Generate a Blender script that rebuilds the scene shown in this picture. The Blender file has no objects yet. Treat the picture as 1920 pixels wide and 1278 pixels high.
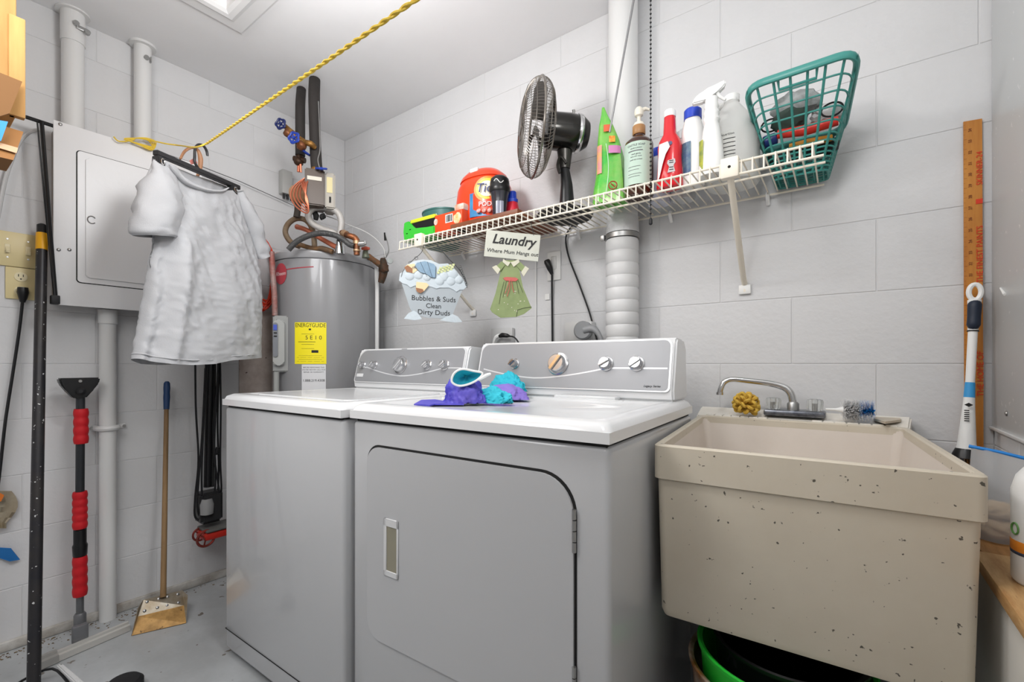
import bpy, bmesh, math, random
from mathutils import Vector, Matrix, noise
random.seed(7)
PI = math.pi
C = bpy.context.scene.collection
V = Vector

# ------------------------------------------------------------------ camera, light, exposure
CAM = V((2.44, -1.635, 1.03)); YAW = math.radians(36.0); FPX = 853.0; HY = 682.0
cd = bpy.data.cameras.new('camera'); cam = bpy.data.objects.new('camera', cd); C.objects.link(cam)
cam.location = CAM; cam.rotation_euler = (PI/2, 0, YAW)
cd.sensor_width = 36; cd.lens = FPX/1920*36; cd.shift_y = (HY-639)/1920; cd.clip_start = 0.02
bpy.context.scene.camera = cam
sc = bpy.context.scene
sc.view_settings.view_transform = 'Standard'; sc.view_settings.look = 'None'
sc.view_settings.gamma = 1; sc.view_settings.use_curve_mapping = False
sc.view_settings.exposure = 0.06
w = bpy.data.worlds.new('world'); sc.world = w; w.use_nodes = True
w.node_tree.nodes['Background'].inputs[0].default_value = (0.97, 0.98, 1.0, 1)
w.node_tree.nodes['Background'].inputs[1].default_value = 0.35
def area(name, loc, target, size, power, col=(1, 1, 1)):
    l = bpy.data.lights.new(name, 'AREA'); l.shape = 'DISK'; l.size = size; l.energy = power; l.color = col
    o = bpy.data.objects.new(name, l); C.objects.link(o); o.location = loc
    o.rotation_euler = (V(target)-V(loc)).to_track_quat('-Z', 'Y').to_euler(); return o
def bulb(name, loc, r, power):
    l = bpy.data.lights.new(name, 'POINT'); l.shadow_soft_size = r; l.energy = power
    o = bpy.data.objects.new(name, l); C.objects.link(o); o.location = loc; return o
bulb('bare_bulb_light', (1.28, -0.98, 2.00), 0.09, 14.5)
bulb('right_bulb_light', (2.25, -1.05, 1.95), 0.12, 12)
area('camera_flash_light', (2.10, -1.95, 1.85), (1.75, 0.0, 1.45), 0.24, 2.5)
area('left_fill_light', (1.25, -1.95, 2.1), (0.0, -1.2, 0.7), 1.0, 21)  # added fill out of view, brightens the left wall and shirt

# ------------------------------------------------------------------ picking points in the room
def ray(px, py):
    u = (px-960)/FPX; v = (HY-py)/FPX; s, c = math.sin(YAW), math.cos(YAW)
    return V((-s+u*c, c+u*s, v))
def onX(px, py, x): q = ray(px, py); return CAM+q*((x-CAM.x)/q.x)
def onY(px, py, y): q = ray(px, py); return CAM+q*((y-CAM.y)/q.y)
def onZ(px, py, z): q = ray(px, py); return CAM+q*((z-CAM.z)/q.z)
def onT(px, py, t): return CAM+ray(px, py)*t
def onP(px, py, P, n): q = ray(px, py); return CAM+q*((V(P)-CAM).dot(n)/q.dot(n))

# ------------------------------------------------------------------ materials
def lin(h):
    h = h.lstrip('#'); r = []
    for i in (0, 2, 4):
        c = int(h[i:i+2], 16)/255
        r.append(c/12.92 if c <= 0.04045 else ((c+0.055)/1.055)**2.4)
    return (*r, 1)
MATS = {}
def mat(name, col, rough=0.5, metal=0, bump=0, bscale=40, var=0, vscale=6, col2=None, trans=0, alpha=1, spots=None, spotscale=60, thr=0.70, coat=0, stretch=None, ior=1.45, sss=0):
    if name in MATS: return MATS[name]
    m = bpy.data.materials.new(name); m.use_nodes = True; nt = m.node_tree; N = nt.nodes; L = nt.links
    b = N['Principled BSDF']; c = lin(col)
    b.inputs['Base Color'].default_value = c; b.inputs['Roughness'].default_value = rough
    b.inputs['Metallic'].default_value = metal; b.inputs['IOR'].default_value = ior
    b.inputs['Transmission Weight'].default_value = trans; b.inputs['Alpha'].default_value = alpha
    b.inputs['Coat Weight'].default_value = coat
    if sss: b.inputs['Subsurface Weight'].default_value = sss
    tc = N.new('ShaderNodeTexCoord'); mp = N.new('ShaderNodeMapping'); L.new(tc.outputs['Object'], mp.inputs[0])
    if stretch: mp.inputs['Scale'].default_value = stretch
    last = None
    if var or col2:
        n = N.new('ShaderNodeTexNoise'); n.inputs['Scale'].default_value = vscale; n.inputs['Detail'].default_value = 6
        n.inputs['Roughness'].default_value = 0.65
        L.new(mp.outputs[0], n.inputs[0]); r = N.new('ShaderNodeValToRGB'); L.new(n.outputs[0], r.inputs[0])
        r.color_ramp.elements[0].position = 0.35; r.color_ramp.elements[1].position = 0.65
        r.color_ramp.elements[0].color = c
        r.color_ramp.elements[1].color = lin(col2) if col2 else tuple([x*(1-var) for x in c[:3]]+[1])
        last = r.outputs[0]
    if spots:
        n = N.new('ShaderNodeTexNoise'); n.inputs['Scale'].default_value = spotscale; n.inputs['Detail'].default_value = 2
        L.new(mp.outputs[0], n.inputs[0]); r = N.new('ShaderNodeValToRGB'); L.new(n.outputs[0], r.inputs[0])
        r.color_ramp.elements[0].position = thr; r.color_ramp.elements[1].position = thr+0.03
        r.color_ramp.elements[0].color = (0, 0, 0, 1); r.color_ramp.elements[1].color = (1, 1, 1, 1)
        mx = N.new('ShaderNodeMix'); mx.data_type = 'RGBA'; L.new(r.outputs[0], mx.inputs[0])
        mx.inputs[6].default_value = c; mx.inputs[7].default_value = lin(spots)
        if last: L.new(last, mx.inputs[6])
        last = mx.outputs[2]
    if last: L.new(last, b.inputs['Base Color'])
    if bump:
        n = N.new('ShaderNodeTexNoise'); n.inputs['Scale'].default_value = bscale; n.inputs['Detail'].default_value = 5
        L.new(mp.outputs[0], n.inputs[0]); bp = N.new('ShaderNodeBump'); bp.inputs['Strength'].default_value = bump
        bp.inputs['Distance'].default_value = 0.004
        L.new(n.outputs[0], bp.inputs['Height']); L.new(bp.outputs[0], b.inputs['Normal'])
    MATS[name] = m; return m

# ------------------------------------------------------------------ object helpers
ORG = {}      # matrix of every root
def link(o): C.objects.link(o); return o
def thing(name, label, cat, loc=(0, 0, 0), rotz=0, group=None):
    o = link(bpy.data.objects.new(name, None)); o.location = loc; o.rotation_euler = (0, 0, rotz)
    o.empty_display_size = 0.05
    o['label'] = label; o['category'] = cat
    if group: o['group'] = group
    ORG[o.name] = Matrix.Translation(V(loc)) @ Matrix.Rotation(rotz, 4, 'Z'); return o
def tag(o, label, cat, group=None, kind=None):
    o['label'] = label; o['category'] = cat
    if group: o['group'] = group
    if kind: o['kind'] = kind
    return o
def obj(name, bm, m, parent=None, world=False, smooth=40, kind=None, label=None):
    """bm becomes ONE mesh object. world=True: bm is in room coordinates, else in the parent's frame."""
    bmesh.ops.recalc_face_normals(bm, faces=bm.faces)
    me = bpy.data.meshes.new(name); M = ORG.get(parent.name) if parent else None
    if parent is not None and world and M: bm.transform(M.inverted())
    org = None
    if parent is None:                       # top-level mesh: origin at its base
        xs = [v.co for v in bm.verts]
        org = V(((min(v.x for v in xs)+max(v.x for v in xs))/2, (min(v.y for v in xs)+max(v.y for v in xs))/2, min(v.z for v in xs)))
        bm.transform(Matrix.Translation(-org))
    bm.to_mesh(me); bm.free()
    me.materials.append(m)
    if smooth:
        me.shade_smooth()
        try: me.set_sharp_from_angle(angle=math.radians(smooth))
        except Exception: pass
    o = link(bpy.data.objects.new(name, me))
    if org is not None: o.location = org; ORG[o.name] = Matrix.Translation(org)
    if parent is not None: o.parent = parent; ORG[o.name] = M if M else Matrix()
    if kind: o['kind'] = kind
    if label: o['label'] = label
    return o
def struct(name, bm, m, parent=None, smooth=40):
    o = obj(name, bm, m, parent, world=True, smooth=smooth)
    if parent is None: o['kind'] = 'structure'
    return o
NB = bmesh.new
def box(bm, x0, x1, y0, y1, z0, z1, bev=0, seg=2):
    vs = [bm.verts.new((x, y, z)) for x in (x0, x1) for y in (y0, y1) for z in (z0, z1)]
    fs = [(0, 1, 3, 2), (4, 6, 7, 5), (0, 4, 5, 1), (2, 3, 7, 6), (0, 2, 6, 4), (1, 5, 7, 3)]
    F = [bm.faces.new([vs[i] for i in f]) for f in fs]
    if bev:
        ed = list({e for f in F for e in f.edges}); bmesh.ops.bevel(bm, geom=ed, offset=bev, segments=seg, affect='EDGES', profile=0.5)
    return bm
def frame_axes(d):
    d = V(d).normalized(); a = V((0, 0, 1)) if abs(d.z) < 0.9 else V((1, 0, 0))
    x = d.cross(a).normalized(); return x, d.cross(x).normalized(), d
def cat(P, n=6, closed=False):
    P = [V(p) for p in P]; out = []; k = len(P); rng = k if closed else k-1
    for i in range(rng):
        if closed: p0, p1, p2, p3 = P[(i-1) % k], P[i], P[(i+1) % k], P[(i+2) % k]
        else: p0, p1, p2, p3 = P[max(i-1, 0)], P[i], P[i+1], P[min(i+2, k-1)]
        for j in range(n):
            t = j/n
            out.append(0.5*((2*p1)+(p2-p0)*t+(2*p0-5*p1+4*p2-p3)*t*t+(3*p1-p0-3*p2+p3)*t**3))
    if not closed: out.append(P[-1])
    return out
def tube(bm, pts, r, seg=8, closed=False, curve=0, cap=True, flat=1):
    P = cat(pts, curve, closed) if curve else [V(p) for p in pts]
    n = len(P); R = r if isinstance(r, (list, tuple)) else [r]*n
    if len(R) != n: R = [R[min(int(i/(n-1)*(len(R)-1)), len(R)-2)]*(1-(i/(n-1)*(len(R)-1)) % 1)+R[min(int(i/(n-1)*(len(R)-1))+1, len(R)-1)]*((i/(n-1)*(len(R)-1)) % 1) if i < n-1 else R[-1] for i in range(n)]
    rings = []; x = None
    for i in range(n):
        if closed: d = P[(i+1) % n]-P[i-1]
        else: d = P[min(i+1, n-1)]-P[max(i-1, 0)]
        if d.length < 1e-9: d = V((0, 0, 1))
        d.normalize()
        if x is None: x, y, _ = frame_axes(d)
        else:
            x = (x-d*x.dot(d)); x = x.normalized() if x.length > 1e-6 else frame_axes(d)[0]
        y = d.cross(x)
        rings.append([bm.verts.new(P[i]+x*(R[i]*math.cos(2*PI*k/seg))+y*(R[i]*flat*math.sin(2*PI*k/seg))) for k in range(seg)])
    m = n if closed else n-1
    for i in range(m):
        a, b = rings[i], rings[(i+1) % n]
        for k in range(seg): bm.faces.new((a[k], a[(k+1) % seg], b[(k+1) % seg], b[k]))
    if not closed and cap: bm.faces.new(rings[0]); bm.faces.new(rings[-1])
    return bm
def cyl(bm, a, b, r, seg=24, r2=None): return tube(bm, [a, b], [r, r if r2 is None else r2], seg)
def lathe(bm, prof, c=(0, 0, 0), seg=28, sy=1, axis=None, ex=2, rot=0):
    """prof: (r, h) or (rx, ry, h); axis: direction of h; ex: superellipse exponent"""
    c = V(c); X, Y, Z = (V((1, 0, 0)), V((0, 1, 0)), V((0, 0, 1))) if axis is None else frame_axes(axis)
    if rot: q = Matrix.Rotation(rot, 3, Z); X = q @ X; Y = q @ Y
    rings = []
    for p in prof:
        rx, ry, h = (p[0], p[0]*sy, p[1]) if len(p) == 2 else p
        ring = []
        for k in range(seg):
            a = 2*PI*k/seg; ca, sa = math.cos(a), math.sin(a)
            ring.append(bm.verts.new(c+X*(rx*math.copysign(abs(ca)**(2/ex), ca))+Y*(ry*math.copysign(abs(sa)**(2/ex), sa))+Z*h))
        rings.append(ring)
    for a, b in zip(rings, rings[1:]):
        for k in range(seg): bm.faces.new((a[k], a[(k+1) % seg], b[(k+1) % seg], b[k]))
    bm.faces.new(rings[0]); bm.faces.new(rings[-1]); return bm
def open_lathe(bm, prof, c, seg=32, sy=1):
    rings = [[bm.verts.new(V(c)+V((r*math.cos(2*PI*k/seg), r*sy*math.sin(2*PI*k/seg), h))) for k in range(seg)] for r, h in prof]
    for a, b in zip(rings, rings[1:]):
        for k in range(seg): bm.faces.new((a[k], a[(k+1) % seg], b[(k+1) % seg], b[k]))
    return bm
def prism(bm, pts, off):
    """closed outline (3-D points) pushed by the vector off"""
    a = [bm.verts.new(V(p)) for p in pts]; b = [bm.verts.new(V(p)+V(off)) for p in pts]
    bm.faces.new(a); bm.faces.new(b[::-1]); n = len(a)
    for i in range(n): bm.faces.new((a[i], b[i], b[(i+1) % n], a[(i+1) % n]))
    return bm
def rrect(x0, x1, y0, y1, r, n=6):
    if not isinstance(r, (list, tuple)): r = [r]*4
    out = []
    for (cx, cy, a0, q) in ((x1-r[0], y1-r[0], 0, r[0]), (x0+r[1], y1-r[1], 90, r[1]), (x0+r[2], y0+r[2], 180, r[2]), (x1-r[3], y0+r[3], 270, r[3])):
        for k in range(n+1):
            a = math.radians(a0+90*k/n); out.append((cx+q*math.cos(a), cy+q*math.sin(a)))
    return out
def pl(O, R, U, pts): O, R, U = V(O), V(R), V(U); return [O+R*x+U*y for x, y in pts]
def quad(bm, *p): bm.faces.new([bm.verts.new(V(q)) for q in p]); return bm
def blob(bm, c, r, sub=3, amp=0.15, fr=3, sq=(1, 1, 1), seed=0):
    b2 = bmesh.new(); bmesh.ops.create_icosphere(b2, subdivisions=sub, radius=1)
    for v in b2.verts:
        q = v.co.normalized(); k = 1+amp*(noise.noise(q*fr+V((seed, seed*1.7, 0)))+0.5*noise.noise(q*fr*2.3+V((seed*3, 0, seed))))
        v.co = V((q.x*r*sq[0]*k, q.y*r*sq[1]*k, q.z*r*sq[2]*k))+V(c)
    me = bpy.data.meshes.new('tmp'); b2.to_mesh(me); b2.free(); bm.from_mesh(me); bpy.data.meshes.remove(me); return bm
def text(s, size, O, R, U, m, parent, ext=0.0003, name='lettering', off=0, shear=0, bend=None, align='CENTER', world=True, xs=1):
    cu = bpy.data.curves.new('t', 'FONT'); cu.body = s; cu.size = size; cu.extrude = ext; cu.align_x = align; cu.align_y = 'CENTER'; cu.shear = shear; cu.offset = off*size
    cu.resolution_u = 3
    to = bpy.data.objects.new('t', cu); C.objects.link(to); dg = bpy.context.evaluated_depsgraph_get()
    me = bpy.data.meshes.new_from_object(to.evaluated_get(dg)); bpy.data.objects.remove(to); bpy.data.curves.remove(cu)
    bm = NB(); bm.from_mesh(me); bpy.data.meshes.remove(me)
    O, R, U = V(O), V(R).normalized(), V(U).normalized(); Nn = R.cross(U)
    for v in bm.verts:
        x, y, z = v.co.x*xs, v.co.y, v.co.z
        if bend:                               # bend = (centre, radius): wrap round an upright cylinder
            cx, cy = bend[0][0], bend[0][1]; a0 = math.atan2(O.y-cy, O.x-cx); a = a0+x/bend[1]; rr = bend[1]+z
            v.co = V((cx+rr*math.cos(a), cy+rr*math.sin(a), O.z+y))
        else: v.co = O+R*x+U*y+Nn*z
    return obj(name, bm, m, parent, world=world, smooth=0)
def patch(bm, c, r, a0, a1, z0, z1, th=0.0008, n=12, ry=None):
    ry = ry or r; g = []
    for k in range(n+1):
        a = a0+(a1-a0)*k/n; u = V((math.cos(a), math.sin(a), 0))
        g.append([bm.verts.new((c[0]+(r+o)*u.x, c[1]+(ry+o)*u.y, z)) for o in (0, th) for z in (z0, z1)])
    for a, b in zip(g, g[1:]):
        for i, j in ((0, 1), (1, 3), (3, 2), (2, 0)): bm.faces.new((a[i], a[j], b[j], b[i]))
    bm.faces.new([g[0][i] for i in (0, 1, 3, 2)]); bm.faces.new([g[-1][i] for i in (0, 1, 3, 2)]); return bm
def copyof(o, parent=None, loc=None, name=None):
    c = o.copy(); C.objects.link(c)
    if parent is not None: c.parent = parent
    if loc is not None: c.location = loc
    return c
CAMDIR = lambda p: (V((CAM.x, CAM.y, 0))-V((p[0], p[1], 0))).normalized()

# materials used widely
M_wall = mat('painted_block', '#D8D8D9', 0.55, bump=0.35, bscale=55, var=0.05, vscale=2.5)
M_joint = mat('painted_mortar', '#D4D4D5', 0.6, bump=0.3, bscale=70)
M_ceil = mat('ceiling_paint', '#EDEDEE', 0.8, bump=0.25, bscale=14, var=0.04, vscale=2)
M_floor = mat('painted_concrete', '#B0B3B5', 0.38, bump=0.1, bscale=8, col2='#9A9C9D', vscale=3, spots='#6d675f', spotscale=26)
M_white_shaded = mat('white_enamel_shaded', '#B9BABC', 0.25, coat=0.4)  # same white enamel as the tops, darkened to put the fronts' shade into colour
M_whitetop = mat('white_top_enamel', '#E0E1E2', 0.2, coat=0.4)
M_wplastic = mat('white_plastic', '#EDEDEB', 0.4)
M_silver = mat('silver_fascia', '#9B9C9F', 0.38, metal=0.25)
M_chrome = mat('chrome', '#D8D8D8', 0.12, metal=1)
M_steel = mat('brushed_steel', '#A9A9A8', 0.35, metal=0.9)
M_black = mat('black_plastic', '#131315', 0.35)
M_brubber = mat('black_rubber', '#17171a', 0.6)
M_dark = mat('dark_gap', '#1a1a1a', 0.8)
M_wire = mat('cream_vinyl_wire', '#EEE6D6', 0.4)
M_pipe = mat('painted_pipe', '#DDDDDC', 0.4, bump=0.1, bscale=50)
M_ink = mat('black_ink', '#1b1b1c', 0.6)
M_grayink = mat('grey_ink', '#6a6b6e', 0.6)
# ================================================================== the setting
RX, YB, CZ = 2.749, -3.3, 2.38
CH = 0.2032; CW = 0.4064
def wall_blocks(axis, length, parent, mirror, off0):
    """blocks as parts; axis 'x' = back wall (runs along x), 'y' = side walls"""
    full = None; gap = 0.003
    zs = [0.0]+[1.03+CH*k for k in range(-4, 7)]+[CZ]
    for r in range(len(zs)-1):
        z0, z1 = zs[r]+gap/2, zs[r+1]-gap/2
        if z1-z0 < 0.02: continue
        off = off0+(CW/2 if r % 2 else 0)
        a = off-CW*math.ceil(off/CW)
        while a < length:
            s0, s1 = max(a, 0)+gap/2, min(a+CW, length)-gap/2; a += CW
            if s1-s0 < 0.02: continue
            isfull = abs((s1-s0)-(CW-gap)) < 1e-4 and abs((z1-z0)-(CH-gap)) < 1e-4
            if isfull and full is not None:
                o = link(bpy.data.objects.new('block', full)); o.parent = parent
            else:
                bm = NB(); h, wd = z1-z0, s1-s0; D = 0.008
                if axis == 'x': box(bm, 0, wd, -0.0011, D, 0, h, 0.001, 1)
                elif mirror: box(bm, -0.0011, D, 0, wd, 0, h, 0.001, 1)
                else: box(bm, -D, 0.0011, 0, wd, 0, h, 0.001, 1)
                bmesh.ops.recalc_face_normals(bm, faces=bm.faces)
                me = bpy.data.meshes.new('block'); bm.to_mesh(me); bm.free(); me.materials.append(M_wall)
                if isfull: full = me
                o = link(bpy.data.objects.new('block', me)); o.parent = parent
            P = V((s0, 0, z0)) if axis == 'x' else (V((RX, -s1, z0)) if mirror else V((0, -s1, z0)))
            o.location = P-parent.location
wb = struct('wall_back', box(NB(), -0.12, RX+0.12, 0.0005, 0.12, 0, CZ), M_joint, smooth=0)
wall_blocks('x', RX, wb, False, 2.5176-6*CW)
wl = struct('wall_left', box(NB(), -0.12, -0.0005, YB, 0, 0, CZ), M_joint, smooth=0)
wall_blocks('y', -YB, wl, False, 0.12)
wr = struct('wall_right', box(NB(), RX+0.0005, RX+0.12, YB, 0, 0, CZ), M_joint, smooth=0)
wall_blocks('y', -YB, wr, True, 0.2)
struct('wall_front', box(NB(), -0.12, RX+0.12, YB-0.12, YB, 0, CZ), M_joint, smooth=0)
struct('floor', box(NB(), -0.12, RX+0.12, YB, 0.12, -0.06, 0), M_floor, smooth=0)
bm = NB(); HX0, HX1, HY0, HY1 = 0.56, 1.25, -1.6, -0.88
for a in ((-0.12, HX0, YB, 0.12), (HX1, RX+0.12, YB, 0.12), (HX0, HX1, YB, HY0), (HX0, HX1, HY1, 0.12)): box(bm, *a, CZ, CZ+0.05)
ceil = struct('ceiling', bm, M_ceil, smooth=0)
bm = NB(); box(bm, HX0-0.02, HX1+0.02, HY0-0.02, HY1+0.02, CZ+0.12, CZ+0.2)
obj('attic_board', bm, mat('attic_ply', '#8a6a3f', 0.8, bump=0.3, col2='#4e3a22', vscale=5), ceil, world=True, label='brown board seen up in the open ceiling hatch')
bm = NB()
for a in ((HX0-0.02, HX0, HY0, HY1), (HX1, HX1+0.02, HY0, HY1), (HX0, HX1, HY0-0.02, HY0), (HX0, HX1, HY1, HY1+0.02)): box(bm, *a, CZ+0.05, CZ+0.15)
obj('hatch_lining', bm, mat('lining_wood', '#5a4630', 0.8, bump=0.3), ceil, world=True)
M_trim = mat('white_trim', '#E4E4E4', 0.4)
t1 = NB(); W_ = 0.1
pf = [(0, 0), (0.0, -0.012), (0.012, -0.02), (0.03, -0.022), (0.045, -0.014), (0.09, -0.012), (0.10, -0.004), (0.10, 0)]
cs = [((HX0, HY1), (-1, 1)), ((HX1, HY1), (1, 1)), ((HX1, HY0), (1, -1)), ((HX0, HY0), (-1, -1))]
rings = [[t1.verts.new((c[0]+s[0]*p[0], c[1]+s[1]*p[0], CZ+p[1])) for p in pf] for c, s in cs]
for i in range(4):
    a, b = rings[i], rings[(i+1) % 4]
    for k in range(len(pf)): t1.faces.new((a[k], a[(k+1) % len(pf)], b[(k+1) % len(pf)], b[k]))
struct('trim_1', t1, M_trim, smooth=0)
# footing strips of old paint and mortar along the left wall
bm = NB(); P = [onX(x, 0, 0.004).y for x in (0,)]
box(bm, 0, 0.022, -3.2, -0.02, 0, 0.035, 0.006)
struct('baseboard_left', bm, mat('footing_paint', '#CBC9C4', 0.7, bump=0.6, bscale=40, col2='#9a938a', vscale=9))
# dirt
bm = NB()
for i in range(200):
    y = random.uniform(-1.42, -0.95) if i < 160 else random.uniform(-0.95, -0.5)
    x = 0.03+abs(random.gauss(0, 0.035 if i < 160 else 0.02)); s = random.uniform(0.001, 0.0035)
    blob(bm, (x, y, s*0.4), s, 1, 0.5, 3, (1, random.uniform(0.6, 1.8), 0.5), i)
tag(obj('floor_debris', bm, mat('brown_dirt', '#3a2a1c', 0.9, col2='#8d7650', vscale=30), None, smooth=0), 'brown dirt and leaf crumbs lying along the foot of the left wall', 'dirt', kind='stuff')

# ================================================================== washer and dryer
M_lbl = mat('panel_print', '#7d7e82', 0.5)
def console(root, x0, x1, yb, z0, z1, big, knobs, badge, W):
    # white housing
    bm = NB(); prof = [(yb, z0), (yb-0.005, z0+0.03), (yb+0.030, z1-0.012), (yb+0.042, z1), (yb+0.115, z1-0.004), (yb+0.14, z1-0.03), (yb+0.15, z0)]
    prism(bm, [V((x0, y, z)) for y, z in prof], (x1-x0, 0, 0))
    bmesh.ops.bevel(bm, geom=[e for e in bm.edges], offset=0.006, segments=2, affect='EDGES')
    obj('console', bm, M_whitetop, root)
    O = V((0, yb-0.005, z0+0.03)); U = (V((0, yb+0.030, z1-0.012))-O).normalized(); R = V((1, 0, 0)); n = R.cross(U)
    H = (V((0, yb+0.030, z1-0.012))-O).length
    bm = NB(); prism(bm, [p+n*0.001 for p in pl(O, R, U, rrect(x0+0.012, x1-0.016, 0.0, H+0.004, [0.018, 0.05 if W else 0.03, 0.012, 0.012]))], n*0.003)
    obj('control_panel', bm, M_silver, root, label='silver grey control panel')
    bm = NB(); prism(bm, [p+n*0.0008 for p in pl(O, R, U, rrect(x0+0.006, x1-0.010, -0.004, H+0.008, [0.022, 0.05 if W else 0.034, 0.014, 0.014]))], n*0.002)
    obj('panel_rim', bm, mat('panel_rim', '#E9EAEB', 0.25, metal=0.3), root)
    # sweep line
    pts = []
    for k in range(25):
        s = k/24; x = x0+0.03+(x1-x0-0.05)*s; pts.append((x, H*(0.22+0.0*s)+0.035*(min(1, abs(s-big)/0.38))**1.6))
    bm = NB(); a = [O+R*x+U*y+n*0.0042 for x, y in pts]; b = [O+R*x+U*(y-0.0045)+n*0.0042 for x, y in pts]
    for i in range(24): bm.faces.new([bm.verts.new(q) for q in (a[i], a[i+1], b[i+1], b[i])])
    obj('sweep_line', bm, mat('sweep', '#DDDEE0', 0.3, metal=0.3), root)
    pb = NB()
    for (kx, kr) in knobs:
        c = O+R*kx+U*(H*0.54)+n*0.004
        bm = NB(); lathe(bm, [(kr*1.25, 0), (kr*1.25, 0.003), (kr*1.1, 0.005)], c, 28, axis=n)
        ring = obj('knob_ring', bm, M_whitetop if False else mat('knob_ring', '#D0D0D2', 0.15, metal=0.9), root)
        bm = NB(); lathe(bm, [(kr, 0.004), (kr*0.97, 0.018), (kr*0.85, 0.022), (kr*0.3, 0.022)], c, 28, axis=n)
        kn = obj('knob', bm, mat('knob_chrome', '#C4C4C6', 0.22, metal=0.9), root)
        ang = random.uniform(0.5, 1.1); d = R*math.cos(ang)+U*math.sin(ang); e = n.cross(d)
        bm = NB(); q = [c+n*0.022+d*(sx*kr*0.92)+e*(sy*kr*0.2) for sx, sy in ((-1, -1), (1, -1), (1, 1), (-1, 1))]; prism(bm, q, n*0.007)
        bmesh.ops.bevel(bm, geom=list(bm.edges), offset=0.0015, segments=2, affect='EDGES')
        obj('knob_grip', bm, M_chrome, kn)
        # printed marks round the knob
        for j in range(9 if kr > 0.02 else 3):
            th = math.radians(200-220*j/8) if kr > 0.02 else math.radians(150-60*j)
            p = c-n*0.0003+R*(math.cos(th)*kr*1.75)+U*(math.sin(th)*kr*1.6)
            wl_ = 0.010 if kr > 0.02 else 0.006
            quad(pb, p-R*wl_*.5-U*.0012, p+R*wl_*.5-U*.0012, p+R*wl_*.5+U*.0012, p-R*wl_*.5+U*.0012)
        p = c-n*0.0003+U*(kr*2.1+0.006); quad(pb, p-R*.016-U*.0013, p+R*.016-U*.0013, p+R*.016+U*.0013, p-R*.016+U*.0013)
    obj('printed_marks', pb, M_lbl, root, smooth=0, kind='stuff')
    if badge: text(badge, 0.009, O+R*(x1-0.06)+U*(0.012)+n*0.0045, R, U, M_ink, root, world=False, shear=0.3)
    else:
        bm = NB(); prism(bm, [p+n*0.004 for p in pl(O, R, U, rrect(x0+0.02, x0+0.065, 0.02, 0.034, 0.002))], n*0.0008); obj('badge', bm, M_whitetop, root)

def machine_top(root, W, D, name='top'):
    bm = NB(); box(bm, -0.002, W+0.002, -0.008, D, 0.885, 0.906)
    rim = rrect(-0.002, W+0.002, -0.008, D, 0.02); ins = rrect(0.014, W-0.014, 0.014, D-0.01, 0.02)
    a = [bm.verts.new((x, y, 0.906)) for x, y in rim]; m = [bm.verts.new((x*0.985+0.0075*W, y*0.985+0.005, 0.917)) for x, y in rim]
    b = [bm.verts.new((x, y, 0.924)) for x, y in ins]
    d = [bm.verts.new((x, y, 0.924)) for x, y in rrect(0.045, W-0.045, 0.045, D-0.18, 0.03)]
    e = [bm.verts.new((x, y, 0.919)) for x, y in rrect(0.055, W-0.055, 0.055, D-0.19, 0.03)]
    n = len(a)
    for p, q in ((a, m), (m, b), (b, d), (d, e)):
        for i in range(n): bm.faces.new((p[i], p[(i+1) % n], q[(i+1) % n], q[i]))
    bm.faces.new(e)
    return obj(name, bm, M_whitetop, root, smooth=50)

# --- washer
wa = math.radians(0.9); WW = 0.695
washer = thing('washing_machine', 'white top-loading washing machine beside the grey water heater, left of the dryer', 'washing machine', (0.659, -0.924, 0), wa)
bm = NB(); box(bm, 0, WW, 0, 0.66, 0.02, 0.879, 0.012, 3); obj('body', bm, M_white_shaded, washer)
bm = NB(); box(bm, 0.012, WW-0.012, 0.006, 0.65, 0.875, 0.89); obj('top_gap', bm, M_dark, washer)
machine_top(washer, WW, 0.665)
bm = NB(); box(bm, 0.004, WW-0.004, -0.0015, 0.01, 0.09, 0.0925); obj('toe_seam', bm, M_dark, washer)
for sx, sy in ((0.05, 0.05), (WW-0.05, 0.05), (0.05, 0.6), (WW-0.05, 0.6)):
    obj('foot', lathe(NB(), [(0.02, 0), (0.02, 0.012), (0.008, 0.014), (0.008, 0.03)], (sx, sy, 0), 12), M_brubber, washer)
bm = NB(); prism(bm, [(x, y, 0.919) for x, y in rrect(0.07, WW-0.07, 0.07, 0.46, 0.03)], (0, 0, 0.006)); bmesh.ops.bevel(bm, geom=list(bm.edges), offset=0.002, segments=2, affect='EDGES')
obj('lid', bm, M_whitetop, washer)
console(washer, 0.03, WW-0.02, 0.515, 0.924, 1.096, 0.47, [(0.082, 0.0125), (0.16, 0.0145), (0.325, 0.030), (0.48, 0.0165), (0.572, 0.0165)], None, True)

# --- dryer
da = math.radians(2.1); DW = 0.732
dryer = thing('clothes_dryer', 'white front-loading dryer with large square door, beside the utility sink', 'dryer', (1.369, -0.893, 0), da)
bm = NB(); box(bm, 0, DW, 0, 0.64, 0.02, 0.879, 0.012, 3); obj('body', bm, M_white_shaded, dryer)
bm = NB(); box(bm, 0.012, DW-0.008, 0.006, 0.635, 0.875, 0.89); obj('top_gap', bm, M_dark, dryer)
machine_top(dryer, DW, 0.64)
for sx, sy in ((0.05, 0.05), (DW-0.05, 0.05), (0.05, 0.6), (DW-0.05, 0.6)):
    obj('foot', lathe(NB(), [(0.02, 0), (0.02, 0.012), (0.008, 0.014), (0.008, 0.03)], (sx, sy, 0), 12), M_brubber, dryer)
nd = V((math.sin(da), -math.cos(da), 0)); Rd = V((math.cos(da), math.sin(da), 0)); Od = V((1.369, -0.893, 0))
def dl(px, py, y=0.0):
    p = onP(px, py, Od+nd*(-y), nd)-Od; return p.dot(Rd), p.z
xa = dl(690, 1000)[0]; xb = dl(1080, 1000)[0]; zt = (dl(760, 844)[1]+dl(1000, 878)[1])/2; zb = dl(760, 1225)[1]
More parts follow.
